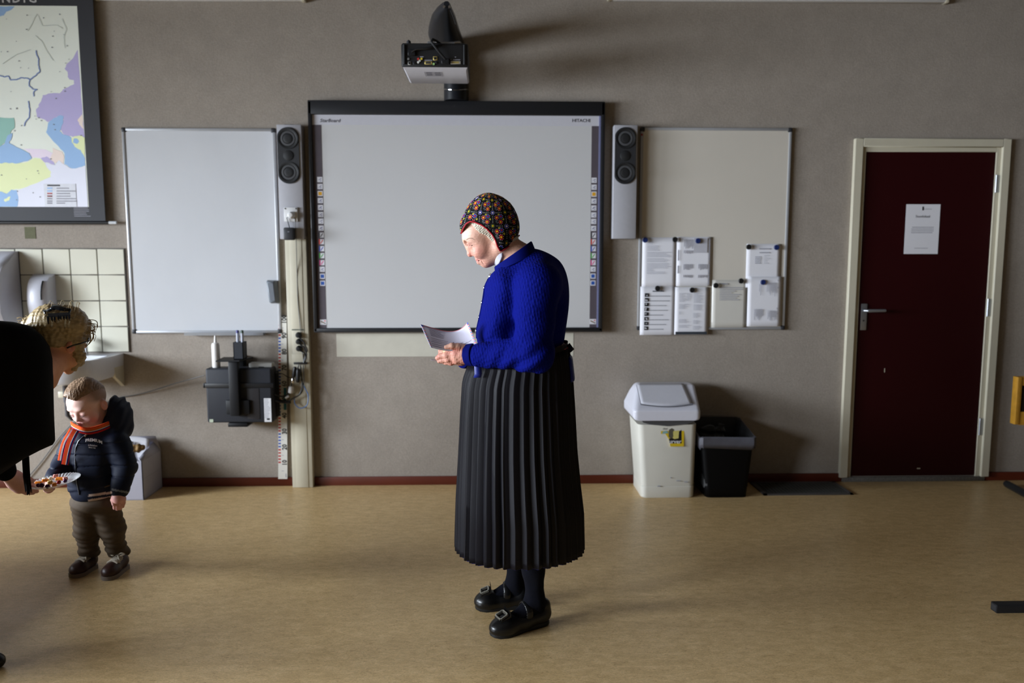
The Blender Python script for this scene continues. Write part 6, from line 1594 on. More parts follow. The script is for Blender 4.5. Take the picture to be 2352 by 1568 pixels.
# ================================================================== the small boy
YT = 3.32
def T(x, y, d=0.0): return at(x, y, YT + d)
rt_ = lambda p: p / 515.0
def tc(x0, y0, d0, r0, x1, y1, d1, r1, sq=None): return RC(T(x0, y0, d0), T(x1, y1, d1), rt_(r0), rt_(r1), sq)
def te(x, y, d, rx, ry, rd): return EL(T(x, y, d), (rt_(rx), rd, rt_(ry)))
boy = empty('person', (T(222, 1320)[0], YT, 0), 'toddler in navy padded jacket and orange striped scarf, looking down at the plate', 'person')
def head_frame(c, fwd, s, roll=0.0):
    f = _n(np.array(fwd, float)); x = _n(np.cross(f, (0, 0, 1))); z = np.cross(x, f)
    if roll: x, z = x * math.cos(roll) + z * math.sin(roll), z * math.cos(roll) - x * math.sin(roll)
    M = np.stack([x, f, z])
    return (lambda p: np.array(c) + s * (np.array(p, float) @ M)), M, (lambda P: ((P - np.array(c)) @ M.T) / s)
def gen_head(F, L, M, s, child=True):
    E = lambda c, r: EL(L(c), np.array(r) * s, M)
    K = lambda a, b, ra, rb: RC(L(a), L(b), ra * s, rb * s)
    F.u(E((0, -.012, .018), (.071, .086, .076)), .02)
    F.u(E((0, .030, .012), (.060, .052, .058)), .02)
    F.u(E((0, .028, -.036), (.055, .052, .058)), .02)
    for q in (-1, 1):
        F.u(K((.031 * q, .044, -.046), (.033 * q, .040, -.056), .027, .025), .015)
        F.u(E((.021 * q, .074, .012), (.018, .010, .008)), .012)
        F.s(E((.027 * q, .087, -.014), (.016, .014, .011)), .012)
        F.u(E((.027 * q, .0665, -.016), (.0145, .0125, .0125)), .006)
        F.s(K((.016 * q, .082, -.0215), (.038 * q, .0755, -.0215), .0011, .0010), .002)
    F.u(K((0, .076, -.010), (0, .086, -.034), .0065, .0090), .010); F.u(K((0, .088, -.036), (0, .088, -.0361), .0085, .0085), .006)
    for q in (-1, 1):
        F.u(K((.0095 * q, .082, -.038), (.0095 * q, .081, -.038), .0062, .006), .005); F.s(K((.0048 * q, .0865, -.0455), (.005 * q, .082, -.043), .0022, .002), .002)
    F.u(E((0, .066, -.060), (.026, .018, .020)), .01)
    F.u(K((-.012, .0800, -.0585), (.012, .0800, -.0585), .0052, .0052), .005); F.u(K((0, .083, -.058), (0, .083, -.0581), .005, .005), .004)
    F.u(K((-.010, .0790, -.0690), (.010, .0790, -.0690), .0062, .0062), .005)
    F.s(K((-.019, .078, -.0635), (.019, .078, -.0635), .0012, .0012), .003); F.s(K((0, .087, -.0635), (0, .087, -.06351), .0013, .0013), .003)
    F.u(K((0, .060, -.086), (0, .058, -.088), .018, .018), .012)
    for q in (-1, 1):
        F.u(E((.073 * q, -.010, -.022), (.008, .019, .027)), .006); F.s(E((.083 * q, -.007, -.020), (.009, .011, .016)), .004); F.u(E((.074 * q, -.004, -.024), (.006, .005, .008)), .004)
    F.u(K((0, -.018, -.07), (0, -.030, -.15), .044, .050), .02)
hs = .96
Lb, Mb, Ib = head_frame(T(200, 923, 0), (-.22, -.88, -.42), hs, -.05)
BB = Field(); gen_head(BB, Lb, Mb, hs)
BB.u(tc(215, 985, .03, 26, 214, 1030, .02, 36), .03); BB.u(te(214, 1060, 0, 40, 60, .07), .04); BB.u(te(215, 1130, 0, 40, 40, .07), .04)
RA = [(272, 1018, .01, 18), (288, 1075, -.01, 15), (274, 1128, -.06, 11)]; LA = [(166, 1015, .0, 17), (142, 1068, -.05, 14), (118, 1108, -.16, 11)]
for A in (RA, LA):
    for a, b in zip(A[:-1], A[1:]): BB.u(tc(*a, *b), .015)
LEG = [[(196, 1150, .0, 26), (200, 1215, .04, 19), (205, 1277, .125, 13)], [(243, 1150, .01, 26), (258, 1215, .05, 19), (272, 1273, .125, 13)]]
for A in LEG:
    for a, b in zip(A[:-1], A[1:]): BB.u(tc(*a, *b), .02)
# hanging hand
d0 = -.065
BB.u(tc(275, 1128, d0, 11, 272, 1143, d0 - .005, 13.5), .01); BB.u(tc(265, 1146, d0, 8, 281, 1146, d0 + .004, 8), .008)
for i, (x, y1, y2) in enumerate(((264, 1156, 1167), (270, 1158, 1169), (277, 1157, 1168), (283, 1154, 1163))):
    BB.u(tc(x, 1147, d0 - .004 + .004 * i, 4.6, x + (i - 1.5) * .6, y1, d0 - .004 + .004 * i, 4.3), .003); BB.u(tc(x + (i - 1.5) * .6, y1, d0 - .004 + .004 * i, 4.3, x - 1, y2, d0 + .010 + .004 * i, 3.6), .003)
BB.u(tc(264, 1136, d0 - .004, 5.5, 259, 1148, d0 - .010, 4.6), .006); BB.u(tc(259, 1148, d0 - .010, 4.6, 261, 1158, d0 - .010, 3.8), .003)
# hand under the plate
d1 = -.20
BB.u(tc(118, 1108, -.16, 10, 112, 1122, d1, 10), .01)
for i in range(4): BB.u(tc(112 + i * 2.2, 1122, d1 - .006 * i, 4.4, 105 + i * 4.2, 1125.5, d1 - .030 - .003 * i, 4), .003); BB.u(tc(105 + i * 4.2, 1125.5, d1 - .030 - .003 * i, 4, 102 + i * 5, 1121.5, d1 - .048, 3.4), .003)
BB.u(tc(116, 1119, d1 + .004, 5, 122, 1122, d1 - .02, 4), .004)
def boy_col(P):
    q = Ib(P); c = np.tile(np.array(C(226, 190, 178)[:3]), (len(P), 1))
    g = lambda x, y, z, r: np.exp(-((q[:, 0] - x) ** 2 + (q[:, 1] - y) ** 2 + (q[:, 2] - z) ** 2) / r ** 2)
    c = mixc(c, np.array(C(206, 130, 128)[:3]), .55 * (g(.040, .06, -.05, .024) + g(-.040, .06, -.05, .024)))
    c = mixc(c, np.array(C(178, 98, 104)[:3]), .9 * g(0, .083, -.0590, .011) + .9 * g(0, .083, -.069, .011))
    c = mixc(c, np.array(C(176, 120, 116)[:3]), .7 * (g(.027, .081, -.020, .011) + g(-.027, .081, -.020, .011)))
    c = mixc(c, np.array(C(206, 120, 104)[:3]), .6 * np.clip((np.abs(q[:, 0]) - .068) / .006, 0, 1) * (q[:, 1] > -.04) * (q[:, 2] < .02) * (q[:, 2] > -.06))
    br = np.exp(-((np.abs(q[:, 0]) - .026) / .016) ** 2 - ((q[:, 2] - .005) / .004) ** 2) * (q[:, 1] > .05); c = mixc(c, np.array(C(170, 130, 104)[:3]), .6 * br)
    ln = np.exp(-((np.abs(q[:, 0]) - .027) / .013) ** 4 - ((q[:, 2] + .0215) / .0016) ** 2) * (q[:, 1] > .05); c = mixc(c, np.array(C(70, 52, 46)[:3]), .85 * ln)
    hz = np.clip((q[:, 2] - (-.004 + .42 * q[:, 1])) / .02, 0, 1) * (np.linalg.norm(q, axis=1) < .13) * np.clip((.05 - q[:, 1]) / .04, 0, 1); c = mixc(c, np.array(C(132, 106, 86)[:3]), .85 * hz)
    hand = (q[:, 2] < -.2) * 1.0; c = mixc(c, np.array(C(206, 132, 128)[:3]), .6 * hand)
    return c * (1 + .03 * wob(P, 200, 3))[:, None]
M_bskin = mat('child_skin', None, rough=.5, var=.03, scale=200, attr='col', sss=.1, spec=.35)
under('body', BB.mesh('body', .0026, colf=boy_col), M_bskin, boy)
for q in (-1, 1):
    MB().tube([Lb((.015 * q, .0835, -.0215)), Lb((.022 * q, .0845, -.0232)), Lb((.030 * q, .0825, -.0232)), Lb((.038 * q, .0775, -.0210))], [.0007, .0015, .0015, .0007], 6).build('eyelashes', mat('child_lashes', C(84, 62, 56), rough=.8), boy)
# hair: short brown, longer on top with a small quiff
HB = Field()
HB.u(EL(Lb((0, -.012, .020)), np.array((.0724, .0880, .0790)) * hs, Mb), .02); HB.u(EL(Lb((0, .028, .020)), np.array((.0615, .055, .060)) * hs, Mb), .02); HB.u(EL(Lb((.008, .050, .066)), np.array((.040, .030, .022)) * hs, Mb), .02); HB.u(EL(Lb((0, -.005, .080)), np.array((.05, .06, .026)) * hs, Mb), .03)
def hb(P):
    q = Ib(P); return (.034 + .44 * q[:, 1] + .010 * np.sin(q[:, 0] * 70) + .012 * (np.abs(q[:, 0]) > .0) * np.clip((np.abs(q[:, 0]) - .03) / .04, 0, 1) - q[:, 2]) * hs
HB.i(FN(hb), .014)
HB.post = lambda P, d: d + .0008 * np.sin((Ib(P) @ np.array([1., .55, .2])) * 620 + 3 * wob(P, 80, 3)) + .0012 * wob(P, 160, 7) + .0008 * wob(P, 420, 2)
under('hair', HB.mesh('hair', .0025), mat('light_brown_hair', C(124, 100, 78), rough=.5, var=.3, scale=90, spec=.4), boy)

# ---- padded jacket
JF = Field()
JF.u(te(215, 1035, .01, 58, 48, .088), .04); JF.u(te(213, 1095, 0, 54, 58, .095), .04); JF.u(te(216, 1128, 0, 49, 30, .088), .03)
JF.u(tc(190, 1000, -.01, 26, 245, 1000, .04, 30), .04)
JF.u(tc(268, 1020, .01, 30, 287, 1072, -.01, 25), .02); JF.u(tc(287, 1072, -.01, 25, 276, 1122, -.055, 20), .015)
JF.u(tc(168, 1015, .0, 25, 143, 1068, -.05, 21), .02); JF.u(tc(143, 1068, -.05, 21, 122, 1098, -.14, 17), .015)
JF.u(tc(262, 945, .06, 26, 276, 960, .09, 21), .03); JF.u(tc(258, 975, .06, 30, 280, 985, .09, 22), .03); JF.u(tc(225, 982, .05, 26, 268, 985, .07, 24), .03); JF.u(tc(272, 926, .09, 17, 258, 926, .06, 14), .02); JF.u(te(276, 962, .09, 25, 42, .07), .03)
JF.s(EL(Lb((0, -.0, 0)), np.array((.079, .094, .10)) * hs, Mb), .012); JF.s(RC(Lb((0, .02, -.02)), Lb((0, .03, -.095)), .062 * hs, .046 * hs), .01)
JF.i(FN(lambda P: (P2(P)[:, 1] - (1156 - (P2(P)[:, 0] - 204) * .13)) / 515), .01)
def quilt(P, d):
    q = P2(P); z = P[:, 2]
    body = np.clip((q[:, 1] - 1000) / 20, 0, 1) * np.clip((1122 - q[:, 1]) / 8, 0, 1)
    seam = (1 - np.abs(np.sin(math.pi * (z + .03 * P[:, 0]) / .048))) ** 5
    hood = np.clip((1000 - q[:, 1]) / 20, 0, 1)
    band = np.clip((q[:, 1] - 1122 + (q[:, 0] - 204) * .13) / 3, 0, 1) * np.clip((255 - q[:, 0]) / 6, 0, 1)
    return d + .0055 * seam * body + .0035 * wob(P, 55, 4) * (1 - band) + .006 * hood * np.sin(q[:, 0] * .28 + q[:, 1] * .16 + wob(P, 30, 2)) * np.clip((q[:, 0] - 248) / 10, 0, 1) * np.clip((935 - q[:, 1]) / 20, .25, 1) + .007 * band * 0 + .006 * band
JF.post = quilt
def jcol(P):
    q = P2(P); c = np.tile(np.array(C(20, 27, 46)[:3]), (len(P), 1))
    dline = lambda x0, y0, x1, y1, w: (np.abs((q[:, 1] - y0) - (q[:, 0] - x0) * (y1 - y0) / (x1 - x0)) < w) & (q[:, 0] > x0) & (q[:, 0] < x1)
    cr = np.array(C(178, 160, 150)[:3])
    fr = P[:, 1] < YT + .05
    m = (dline(203, 1138, 262, 1130, 2.6) | dline(202.5, 1149.5, 262, 1141, 2.6)) & fr & (q[:, 0] < 257)
    m2 = dline(256, 1123.5, 297, 1131.5, 2.2) & (P[:, 1] < YT) ; m3 = dline(256, 1129.5, 297, 1137.5, 1.0)
    c[m] = cr * 1.3; c[m2] = np.array(C(120, 124, 130)[:3])
    return c
jk = under('jacket', JF.mesh('jacket', .0036, colf=jcol), mat('navy_padded_cloth', None, rough=.62, var=.08, scale=60, attr='col', spec=.22, bump=.15, bscale=300), boy)
def onto(F, x, y, lift=.0012, y0=2.9, y1=3.5):
    d = ray(x, y); d = d / d[1]; ts = np.linspace(y0, y1, 260); v = F.ev(CAMP + np.outer(ts, d)); k = np.argmax(v < 0)
    lo, hi = ts[max(k - 1, 0)], ts[k]
    for _ in range(14):
        m = (lo + hi) / 2
        if F.ev((CAMP + m * d)[None])[0] < 0: hi = m
        else: lo = m
    return CAMP + d * (lo - lift)
zp = [(200, 996), (190, 1003), (180, 1013), (174, 1028), (172, 1045), (173, 1065), (174, 1085), (176, 1105), (180, 1124), (182, 1136)]
MB().tube([onto(JF, x, y, .001) for x, y in zp], .0026, 6).build('zip', mat('zip_dark', C(40, 44, 56), rough=.4), jk)
MB().tube([onto(JF, x, y, .004) for x, y in ((203, 992), (199, 997), (195, 1002))], .004, 6).build('zip_pull', mat('tan_leather', C(110, 92, 72), rough=.6), jk)
MB().tube([onto(JF, x, y, .001) for x, y in ((240, 1118), (246, 1116), (252, 1114))], .0032, 6).build('pocket_tab', MATS['tan_leather'], jk)
M_print = mat('jacket_print', C(225, 225, 226), rough=.7)
def jtext(body, cx, cy, size, arc=0.0, tilt=.12, **kw):
    def f(co):
        o = np.empty_like(co); wmax = np.abs(co[:, 0]).max() + 1e-9
        for i, (x, y, z) in enumerate(co):
            u = x / wmax; yy = y + arc * (1 - u * u) * size
            X = cx + (x * math.cos(tilt) - 0) * 515; Y = cy - yy * 515 + x * tilt * 515
            o[i] = onto(JF, X, Y, .0012)
        return o
    cu_o = text(body, size, (0, 0, 0), M_print, jk, 'lettering', rot=(0, 0, 0), ext=0.0, arc=f, **kw); return cu_o
jtext('PREMIUM', 215.5, 1014, .0185, arc=.35, bold=.03, sx=1.0)
jtext('Division', 212.5, 1022.5, .0125, shear=.35, bold=.01)
jtext('SINCE 1985', 211.5, 1028, .0065, bold=.02)

# ---- striped scarf
M_scarf = mat('scarf_wool', None, rough=1.0, spec=.05, var=.15, scale=300, attr='col', bump=.5, bscale=500)
og, wt, nv, rdn = C(226, 84, 44), C(210, 206, 214), C(26, 28, 74), C(178, 38, 34)
def ribbon(name, cen, wid, cols, thick=.005):
    # cen: list of (point, side vector); cols: (colour, width share)
    edges = [0]
    for c, w_ in cols: edges.append(edges[-1] + w_)
    edges = np.array(edges) / edges[-1]; G = []; CC_ = []
    us = []
    for i, (c, w_) in enumerate(cols): us += [(edges[i] + .001, c), (edges[i + 1] - .001, c)]
    for p, sv in cen: G.append([np.array(p) + np.array(sv) * (u - .5) * wid for u, c in us])
    mb_r = MB().grid(G); me_ = mb_r.mesh(name)
    at2 = me_.attributes.new('col', 'FLOAT_COLOR', 'POINT'); at2.data.foreach_set('color', np.array([c for _ in cen for u, c in us], np.float32).ravel())
    o = under(name, me_, M_scarf, None); solidify(o, thick, 1); return o
scf = empty('scarf_holder', (0, 0, 0), '', '') if False else None
def spl(pts, n=8):
    P = [np.array(p, float) for p in pts]; o = []
    for i in range(len(P) - 1):
        p0, p1, p2, p3 = P[max(i - 1, 0)], P[i], P[i + 1], P[min(i + 2, len(P) - 1)]
        for t in np.linspace(0, 1, n, endpoint=False): o.append(.5 * ((2 * p1) + (p2 - p0) * t + (2 * p0 - 5 * p1 + 4 * p2 - p3) * t ** 2 + (-p0 + 3 * p1 - 3 * p2 + p3) * t ** 3))
    o.append(P[-1]); return o
lp_ = spl([(163, 976, -.045), (170, 981, -.095), (184, 987, -.118), (201, 990, -.112), (220, 987, -.085), (238, 981, -.045), (252, 975, .0)])
up3 = np.array([0.0, -.25, 1.0])
cen = [(T(*p), -up3) for p in lp_]
sc_o = ribbon('scarf', cen, .031, [(og, 3), (C(196, 96, 40), 2.2), (wt, .9), (nv, 1.2), (rdn, 2.5)])
sc_o.parent = boy; sc_o.matrix_parent_inverse = Matrix.Translation(-boy.location)
for nme, pts, w0, cols in (('scarf_end', [(167, 986, -.118), (160, 998, -.12), (150, 1016, -.112), (144, 1036, -.10), (140, 1058, -.095)], .026, [(og, 1.2), (wt, 1.0), (nv, 1.6), (og, .6)]),
                           ('scarf_end', [(175, 988, -.126), (168, 1000, -.128), (160, 1018, -.118), (154, 1040, -.106), (149, 1067, -.10)], .026, [(rdn, .5), (og, 2.4), (wt, .5), (nv, 1.2), (rdn, .5)])):
    P = spl(pts, 5); ce = []
    for i, p in enumerate(P):
        a, b = T(*P[max(i - 1, 0)]), T(*P[min(i + 1, len(P) - 1)]); t_ = _n(b - a); sv = _n(np.cross(t_, (0, 1, 0)))
        if sv[0] < 0: sv = -sv
        ce.append((T(*p), _n(sv + np.array([0, .25, 0]))))
    o = ribbon(nme, ce, w0, cols, .004); o.parent = sc_o

# ---- trousers
TF2 = Field()
TF2.u(te(215, 1150, .0, 47, 26, .082), .03)
for A, rr4 in zip(LEG, ((30, 26, 20.5), (33, 26, 20.5))):
    for (a, b, r0, r1) in ((A[0], A[1], rr4[0], rr4[1]), (A[1], A[2], rr4[1], rr4[2])): TF2.u(tc(a[0], a[1], a[2], r0, b[0], b[1], b[2], r1), .022)
    TF2.u(tc(A[2][0] - 3, A[2][1] - 8, A[2][2], 21, A[2][0] + 3, A[2][1] - 7, A[2][2], 21), .008)
TF2.i(FN(lambda P: (P2(P)[:, 1] - 1279) / 515), .004)
TF2.post = lambda P, d: d + .0042 * wob(P * np.array([.7, .7, 1.5]), 48, 6) + .003 * np.sin(P[:, 2] * 150 + 3 * wob(P, 20, 4)) * np.clip((.30 - P[:, 2]) / .2, 0, 1)
under('trousers', TF2.mesh('trousers', .0045), mat('brown_twill', C(74, 60, 44), rough=.8, var=.12, scale=60, bump=.2, bscale=300), boy)
# ---- shoes
M_bsh = mat('oxblood_leather', C(56, 32, 26), rough=.4, var=.25, scale=30)
M_bsole = mat('grey_rubber', C(120, 108, 98), rough=.6, var=.1)
M_lace = mat('cream_lace', C(190, 180, 162), rough=.8, var=.1)
for toe, heel, A in (((168, 1327), (219, 1300), LEG[0]), ((244, 1333), (289, 1301), LEG[1])):
    T0, H0 = fl(*toe), fl(*heel); f = _n((T0 - H0) * np.array([1, 1, 0])); sd = np.array([-f[1], f[0], 0]); Lf = np.linalg.norm((T0 - H0)[:2]) + .005
    Q = lambda a, b, z: H0 * np.array([1, 1, 0]) + f * (a * Lf) + sd * b + np.array([0, 0, z])
    F = Field(); ankle = T(A[2][0], A[2][1] + 2, A[2][2])
    F.u(RC(Q(.2, 0, .042), Q(.6, 0, .034), .032, .030), .02); F.u(EL(Q(.76, 0, .030), (.25 * Lf, .036, .030), (f, sd, (0, 0, 1))), .02); F.u(RC(Q(.22, 0, .05), ankle * .9 + Q(.25, 0, .1) * .1, .027, .027), .012)
    F.i(HALF(Q(.5, 0, .012), (0, 0, -1)), .002)
    sh = under('shoe', F.mesh('shoe', .003), M_bsh, boy)
    oc = [(0, 0), (.03, .02), (.12, .031), (.35, .031), (.6, .036), (.8, .038), (.93, .028), (.99, .012), (1.0, 0)]
    out = [Q(a, b, 0) for a, b in oc] + [Q(a, -b, 0) for a, b in oc[-2:0:-1]]
    hz = lambda p, z: np.array([p[0], p[1], z])
    MB().loft([[hz(p, 0) for p in out], [hz(p, .018) for p in out]]).build('sole', M_bsole, sh)
    def drop(p):
        zs = np.linspace(.16, .01, 120); v = F.ev(np.stack([np.full(120, p[0]), np.full(120, p[1]), zs], -1)); return np.array([p[0], p[1], zs[np.argmax(v < 0)] + .0035])
    m = MB()
    for k, a in enumerate((.64, .56, .48, .40)):
        zc = .066 + k * .010
        for q in (-1, 1): m.tube([drop(Q(a, -.024 * q, .2)), drop(Q(a - .01, -.012 * q, .2)), drop(Q(a - .025, 0, .2)), drop(Q(a - .04, .012 * q, .2)), drop(Q(a - .05, .022 * q, .2))], .0046, 6)
    m.build('laces', M_lace, sh)['kind'] = 'stuff'
    kz = drop(Q(.36, 0, .2)) + np.array([0, 0, .004]); m = MB()
    for q in (-1, 1):
        m.tube(spl([kz, kz + sd * .020 * q + f * .008 + np.array([0, 0, .012]), kz + sd * .034 * q + f * .004 + np.array([0, 0, .006]), kz + sd * .016 * q + f * .010], 5), .0036, 6)
        m.tube(spl([kz, kz + sd * .018 * q + f * .022 + np.array([0, 0, -.012]), kz + sd * .026 * q + f * .03 + np.array([0, 0, -.026])], 5), .0034, 6)
    m.build('lace_bow', M_lace, sh)

# ================================================================== plate of snacks
PC = at(125.5, 1105, 3.08); prad = .0930; nrmP = _n(np.array([-.10, -.05, 1.0])); pa = _n(np.cross((0, 1, 0), nrmP)); pb = np.cross(nrmP, pa)
def PL(a, b, h=0): return PC + pa * a + pb * b + nrmP * h
pm_ = bpy.data.materials.new('clear_plastic_plate'); pm_.use_nodes = True
b_ = pm_.node_tree.nodes['Principled BSDF']; b_.inputs['Base Color'].default_value = (.9, .92, .95, 1); b_.inputs['Roughness'].default_value = .08; b_.inputs['Alpha'].default_value = .30; b_.inputs['Specular IOR Level'].default_value = .9
rings = []
for r, h, w_ in ((.001, -.012, 0), (.055, -.012, 0), (.064, -.009, .3), (.080, -.002, 1), (.092, .003, 1), (.0945, .0035, .6)):
    rings.append([PL(r * (1 + .012 * w_ * math.cos(40 * g)) * math.cos(g), r * (1 + .012 * w_ * math.cos(40 * g)) * math.sin(g), h + .0022 * w_ * math.cos(40 * g)) for g in np.linspace(0, 2 * math.pi, 160, endpoint=False)])
pl_o = MB().loft(rings, cap=False).build('snack_plate', pm_); solidify(pl_o, .0014)
tag(pl_o, 'clear ribbed plastic plate of snacks held out to the toddler', 'plate')
FX = lambda x, y: (lambda d: d)(None)
def pp(x, y, h):   # snack position from its place on the plate
    d = ray(x, y); t = ((PL(0, 0, h) - CAMP) @ nrmP) / (d @ nrmP); return CAMP + d * t
M_or, M_ye, M_pk, M_pu, M_rd_, M_wh = mat('snack_orange', C(226, 130, 30), rough=.35, var=.1, scale=80), mat('snack_cheese', C(222, 190, 110), rough=.45, var=.06, scale=80), mat('snack_sausage', C(222, 150, 140), rough=.35, var=.06, scale=80), mat('snack_grape', C(66, 22, 66), rough=.25, var=.15, scale=80), mat('snack_tomato', C(150, 28, 22), rough=.2, var=.1, scale=80), mat('snack_white', C(214, 206, 180), rough=.5, var=.05, scale=80)
def chunk(x, y, sz, m, lab, cat, ang=0, h=.0, rnd=False):
    p = pp(x, y, h); F = Field(); sx_, sy_, sz_ = sz
    c_, s_ = math.cos(ang), math.sin(ang); M = np.array([(c_, s_, 0), (-s_, c_, 0), (0, 0, 1)])
    if rnd: F.u(EL(p, (sx_, sy_, sz_), M))
    else:
        q_ = np.array(sz) - .003
        F.ops = [('u', (lambda P: (lambda D: np.sqrt((np.maximum(D, 0) ** 2).sum(1)) + np.minimum(D.max(1), 0) - .003)(np.abs((P - p) @ M.T) - q_), p, max(sz) * 1.8), .001)]
    F.post = lambda P, d: d + .0008 * wob(P, 260, int(x))
    o = link(cat.replace(' ', '_'), F.mesh(cat, .0018), m); return tag(o, lab, cat, 'snacks on the plate')
chunk(88, 1108, (.013, .006, .005), M_or, 'orange wedge at the left rim of the plate', 'orange wedge', .2)
chunk(105, 1103, (.014, .006, .006), M_or, 'orange wedge lying in the middle left of the plate', 'orange wedge', .5)
chunk(138, 1099, (.017, .008, .006), M_or, 'largest orange wedge, under the pink sausage piece', 'orange wedge', .1, .006)
chunk(125, 1113, (.008, .008, .008), M_or, 'orange wedge at the front edge of the snacks', 'orange wedge', .6)
chunk(115, 1108, (.009, .008, .008), M_ye, 'yellow cheese cube in the centre of the plate', 'cheese cube', .7, .004)
chunk(118, 1098, (.009, .007, .006), M_wh, 'white cheese cube behind the yellow one', 'cheese cube', .4, .004)
chunk(102, 1098.5, (.008, .006, .005), M_wh, 'pale cheese cube with green at back left', 'cheese cube', .2)
chunk(128, 1093, (.010, .007, .007), M_pk, 'pink sausage piece on top of the snack heap', 'sausage piece', .6, .012)
chunk(150, 1099, (.009, .007, .007), M_pk, 'pink sausage piece at the right end of the heap', 'sausage piece', .9, .004)
chunk(135, 1107, (.009, .008, .008), M_rd_, 'dark red tomato piece below the large orange wedge', 'tomato piece', 0, .002, True)
for x, y, r, lab in ((88, 1114, .008, 'smaller purple grape at front left'), (96, 1114.5, .0098, 'largest purple grape at front left'), (109, 1117, .0095, 'dark grape at the front middle'), (150, 1104, .0075, 'dark grape at right beside the sausage')): chunk(x, y, (r, r, r), M_pu, lab, 'grape', 0, 0, True)
# ================================================================== the woman in black bending forward
YN = 2.98
def N_(x, y, d=0.0): return at(x, y, YN + d)
rn_ = lambda p: p / 580.0
def nc(x0, y0, d0, r0, x1, y1, d1, r1, sq=None): return RC(N_(x0, y0, d0), N_(x1, y1, d1), rn_(r0), rn_(r1), sq)
sh0 = fl(-14, 1535)
lady = empty('person', (sh0[0] - .1, sh0[1], 0), 'blonde woman in black bending down with plate, cut by left edge', 'person')
s3 = 1.02
Ln, Mn, In = head_frame(N_(140, 788, .0), (.40, .82, -.42), s3, .12)
LB = Field(); gen_head(LB, Ln, Mn, s3)
LB.u(nc(112, 832, -.06, 30, 62, 850, -.20, 36), .03)
LB.u(nc(62, 850, -.20, 40, -100, 900, -.26, 70), .05); LB.u(nc(-100, 900, -.26, 80, -170, 1000, -.35, 90), .06)
HIPS = N_(-170, 1010, -.36)
footA, footB = fl(-30, 1538), fl(-120, 1500)
for k, ft in enumerate((footA, footB)):
    hip = HIPS + np.array([.0, -.08 + .16 * k, 0]); kn = np.array([(hip[0] + ft[0]) / 2 - .02, (hip[1] + ft[1]) / 2, .46])
    LB.u(RC(hip, kn, .085, .055), .04); LB.u(RC(kn, np.array([ft[0] - .05, ft[1], .08]), .055, .035), .03)
LB.u(nc(50, 860, -.20, 28, -30, 1000, -.20, 24), .03); LB.u(nc(-30, 1000, -.20, 24, 18, 1088, -.06, 15), .02)
# right hand gripping the plate from below
dh = .03
LB.u(nc(18, 1088, -.05, 16, 36, 1102, 0, 19), .015); LB.u(nc(30, 1096, -.01, 17, 46, 1112, .01, 18), .012); LB.u(nc(32, 1108, 0, 14, 46, 1120, .01, 13), .012)
for i, (a, b, c) in enumerate((((46, 1102), (62, 1108), (74, 1113)), ((48, 1110), (66, 1119), (82, 1123)), ((47, 1118), (66, 1126), (84, 1127.5)), ((42, 1123), (60, 1130), (76, 1131)))):
    LB.u(nc(*a, dh, 8.5 - .5 * i, *b, dh + .02, 7.4 - .4 * i), .006); LB.u(nc(*b, dh + .02, 7.4 - .4 * i, *c, dh + .05, 6 - .3 * i), .004)
LB.u(nc(40, 1094, -.01, 9, 58, 1096, .01, 7.5), .008); LB.u(nc(58, 1096, .01, 7.2, 74, 1104, .04, 5.5), .004)
def lcol(P):
    q = In(P); c = np.tile(np.array(C(214, 158, 128)[:3]), (len(P), 1))
    hand = (q[:, 2] < -.25) * 1.0; c = mixc(c, np.array(C(206, 160, 150)[:3]), hand)
    ear = np.clip((np.abs(q[:, 0]) - .068) / .006, 0, 1) * (q[:, 1] > -.04) * (q[:, 2] < .02) * (q[:, 2] > -.06); c = mixc(c, np.array(C(206, 120, 96)[:3]), .5 * ear)
    return c * (1 + .03 * wob(P, 160, 3))[:, None]
under('body', LB.mesh('body', .0032, colf=lcol), mat('adult_skin', None, rough=.5, var=.05, scale=200, attr='col', sss=.08, spec=.35), lady)
# ---- hair, pinned up
HN = Field()
HN.u(EL(Ln((0, -.014, .026)), np.array((.082, .097, .085)) * s3, Mn), .02); HN.u(EL(Ln((0, .035, .030)), np.array((.072, .062, .058)) * s3, Mn), .02)
HN.u(nc(108, 735, -.06, 30, 165, 742, -.03, 32), .03); HN.u(nc(75, 745, -.05, 20, 120, 730, -.05, 28), .03); HN.u(nc(188, 745, .02, 18, 160, 730, -.02, 26), .03); HN.u(nc(58, 748, -.04, 9, 80, 748, -.05, 16), .02)
HN.s(FN(lambda P: (lambda q: (q[:, 2] - (-.018 + .58 * (q[:, 1] + .01))) * s3)(In(P))), .01)
HN.u(nc(176, 785, -.01, 16, 181, 818, .0, 14), .02); HN.u(nc(181, 818, .0, 14, 170, 846, .01, 7), .012); HN.u(nc(176, 800, .05, 14, 180, 830, .06, 13), .02)
HN.post = lambda P, d: d + .0008 * np.sin((P2(P) @ np.array([.95, .32])) * .62 + 3.5 * wob(P, 34, 2)) + .0016 * wob(P * np.array([1.6, 1.6, .5]), 130, 7) + .0012 * wob(P, 330, 9)
M_blond = mat('ash_blonde_hair', C(158, 138, 102), rough=.42, var=.3, scale=50, stretch=(1, 1, 3), spec=.5)
hr = under('hair', HN.mesh('hair', .003), M_blond, lady)
R = random.Random(21)
m = MB()
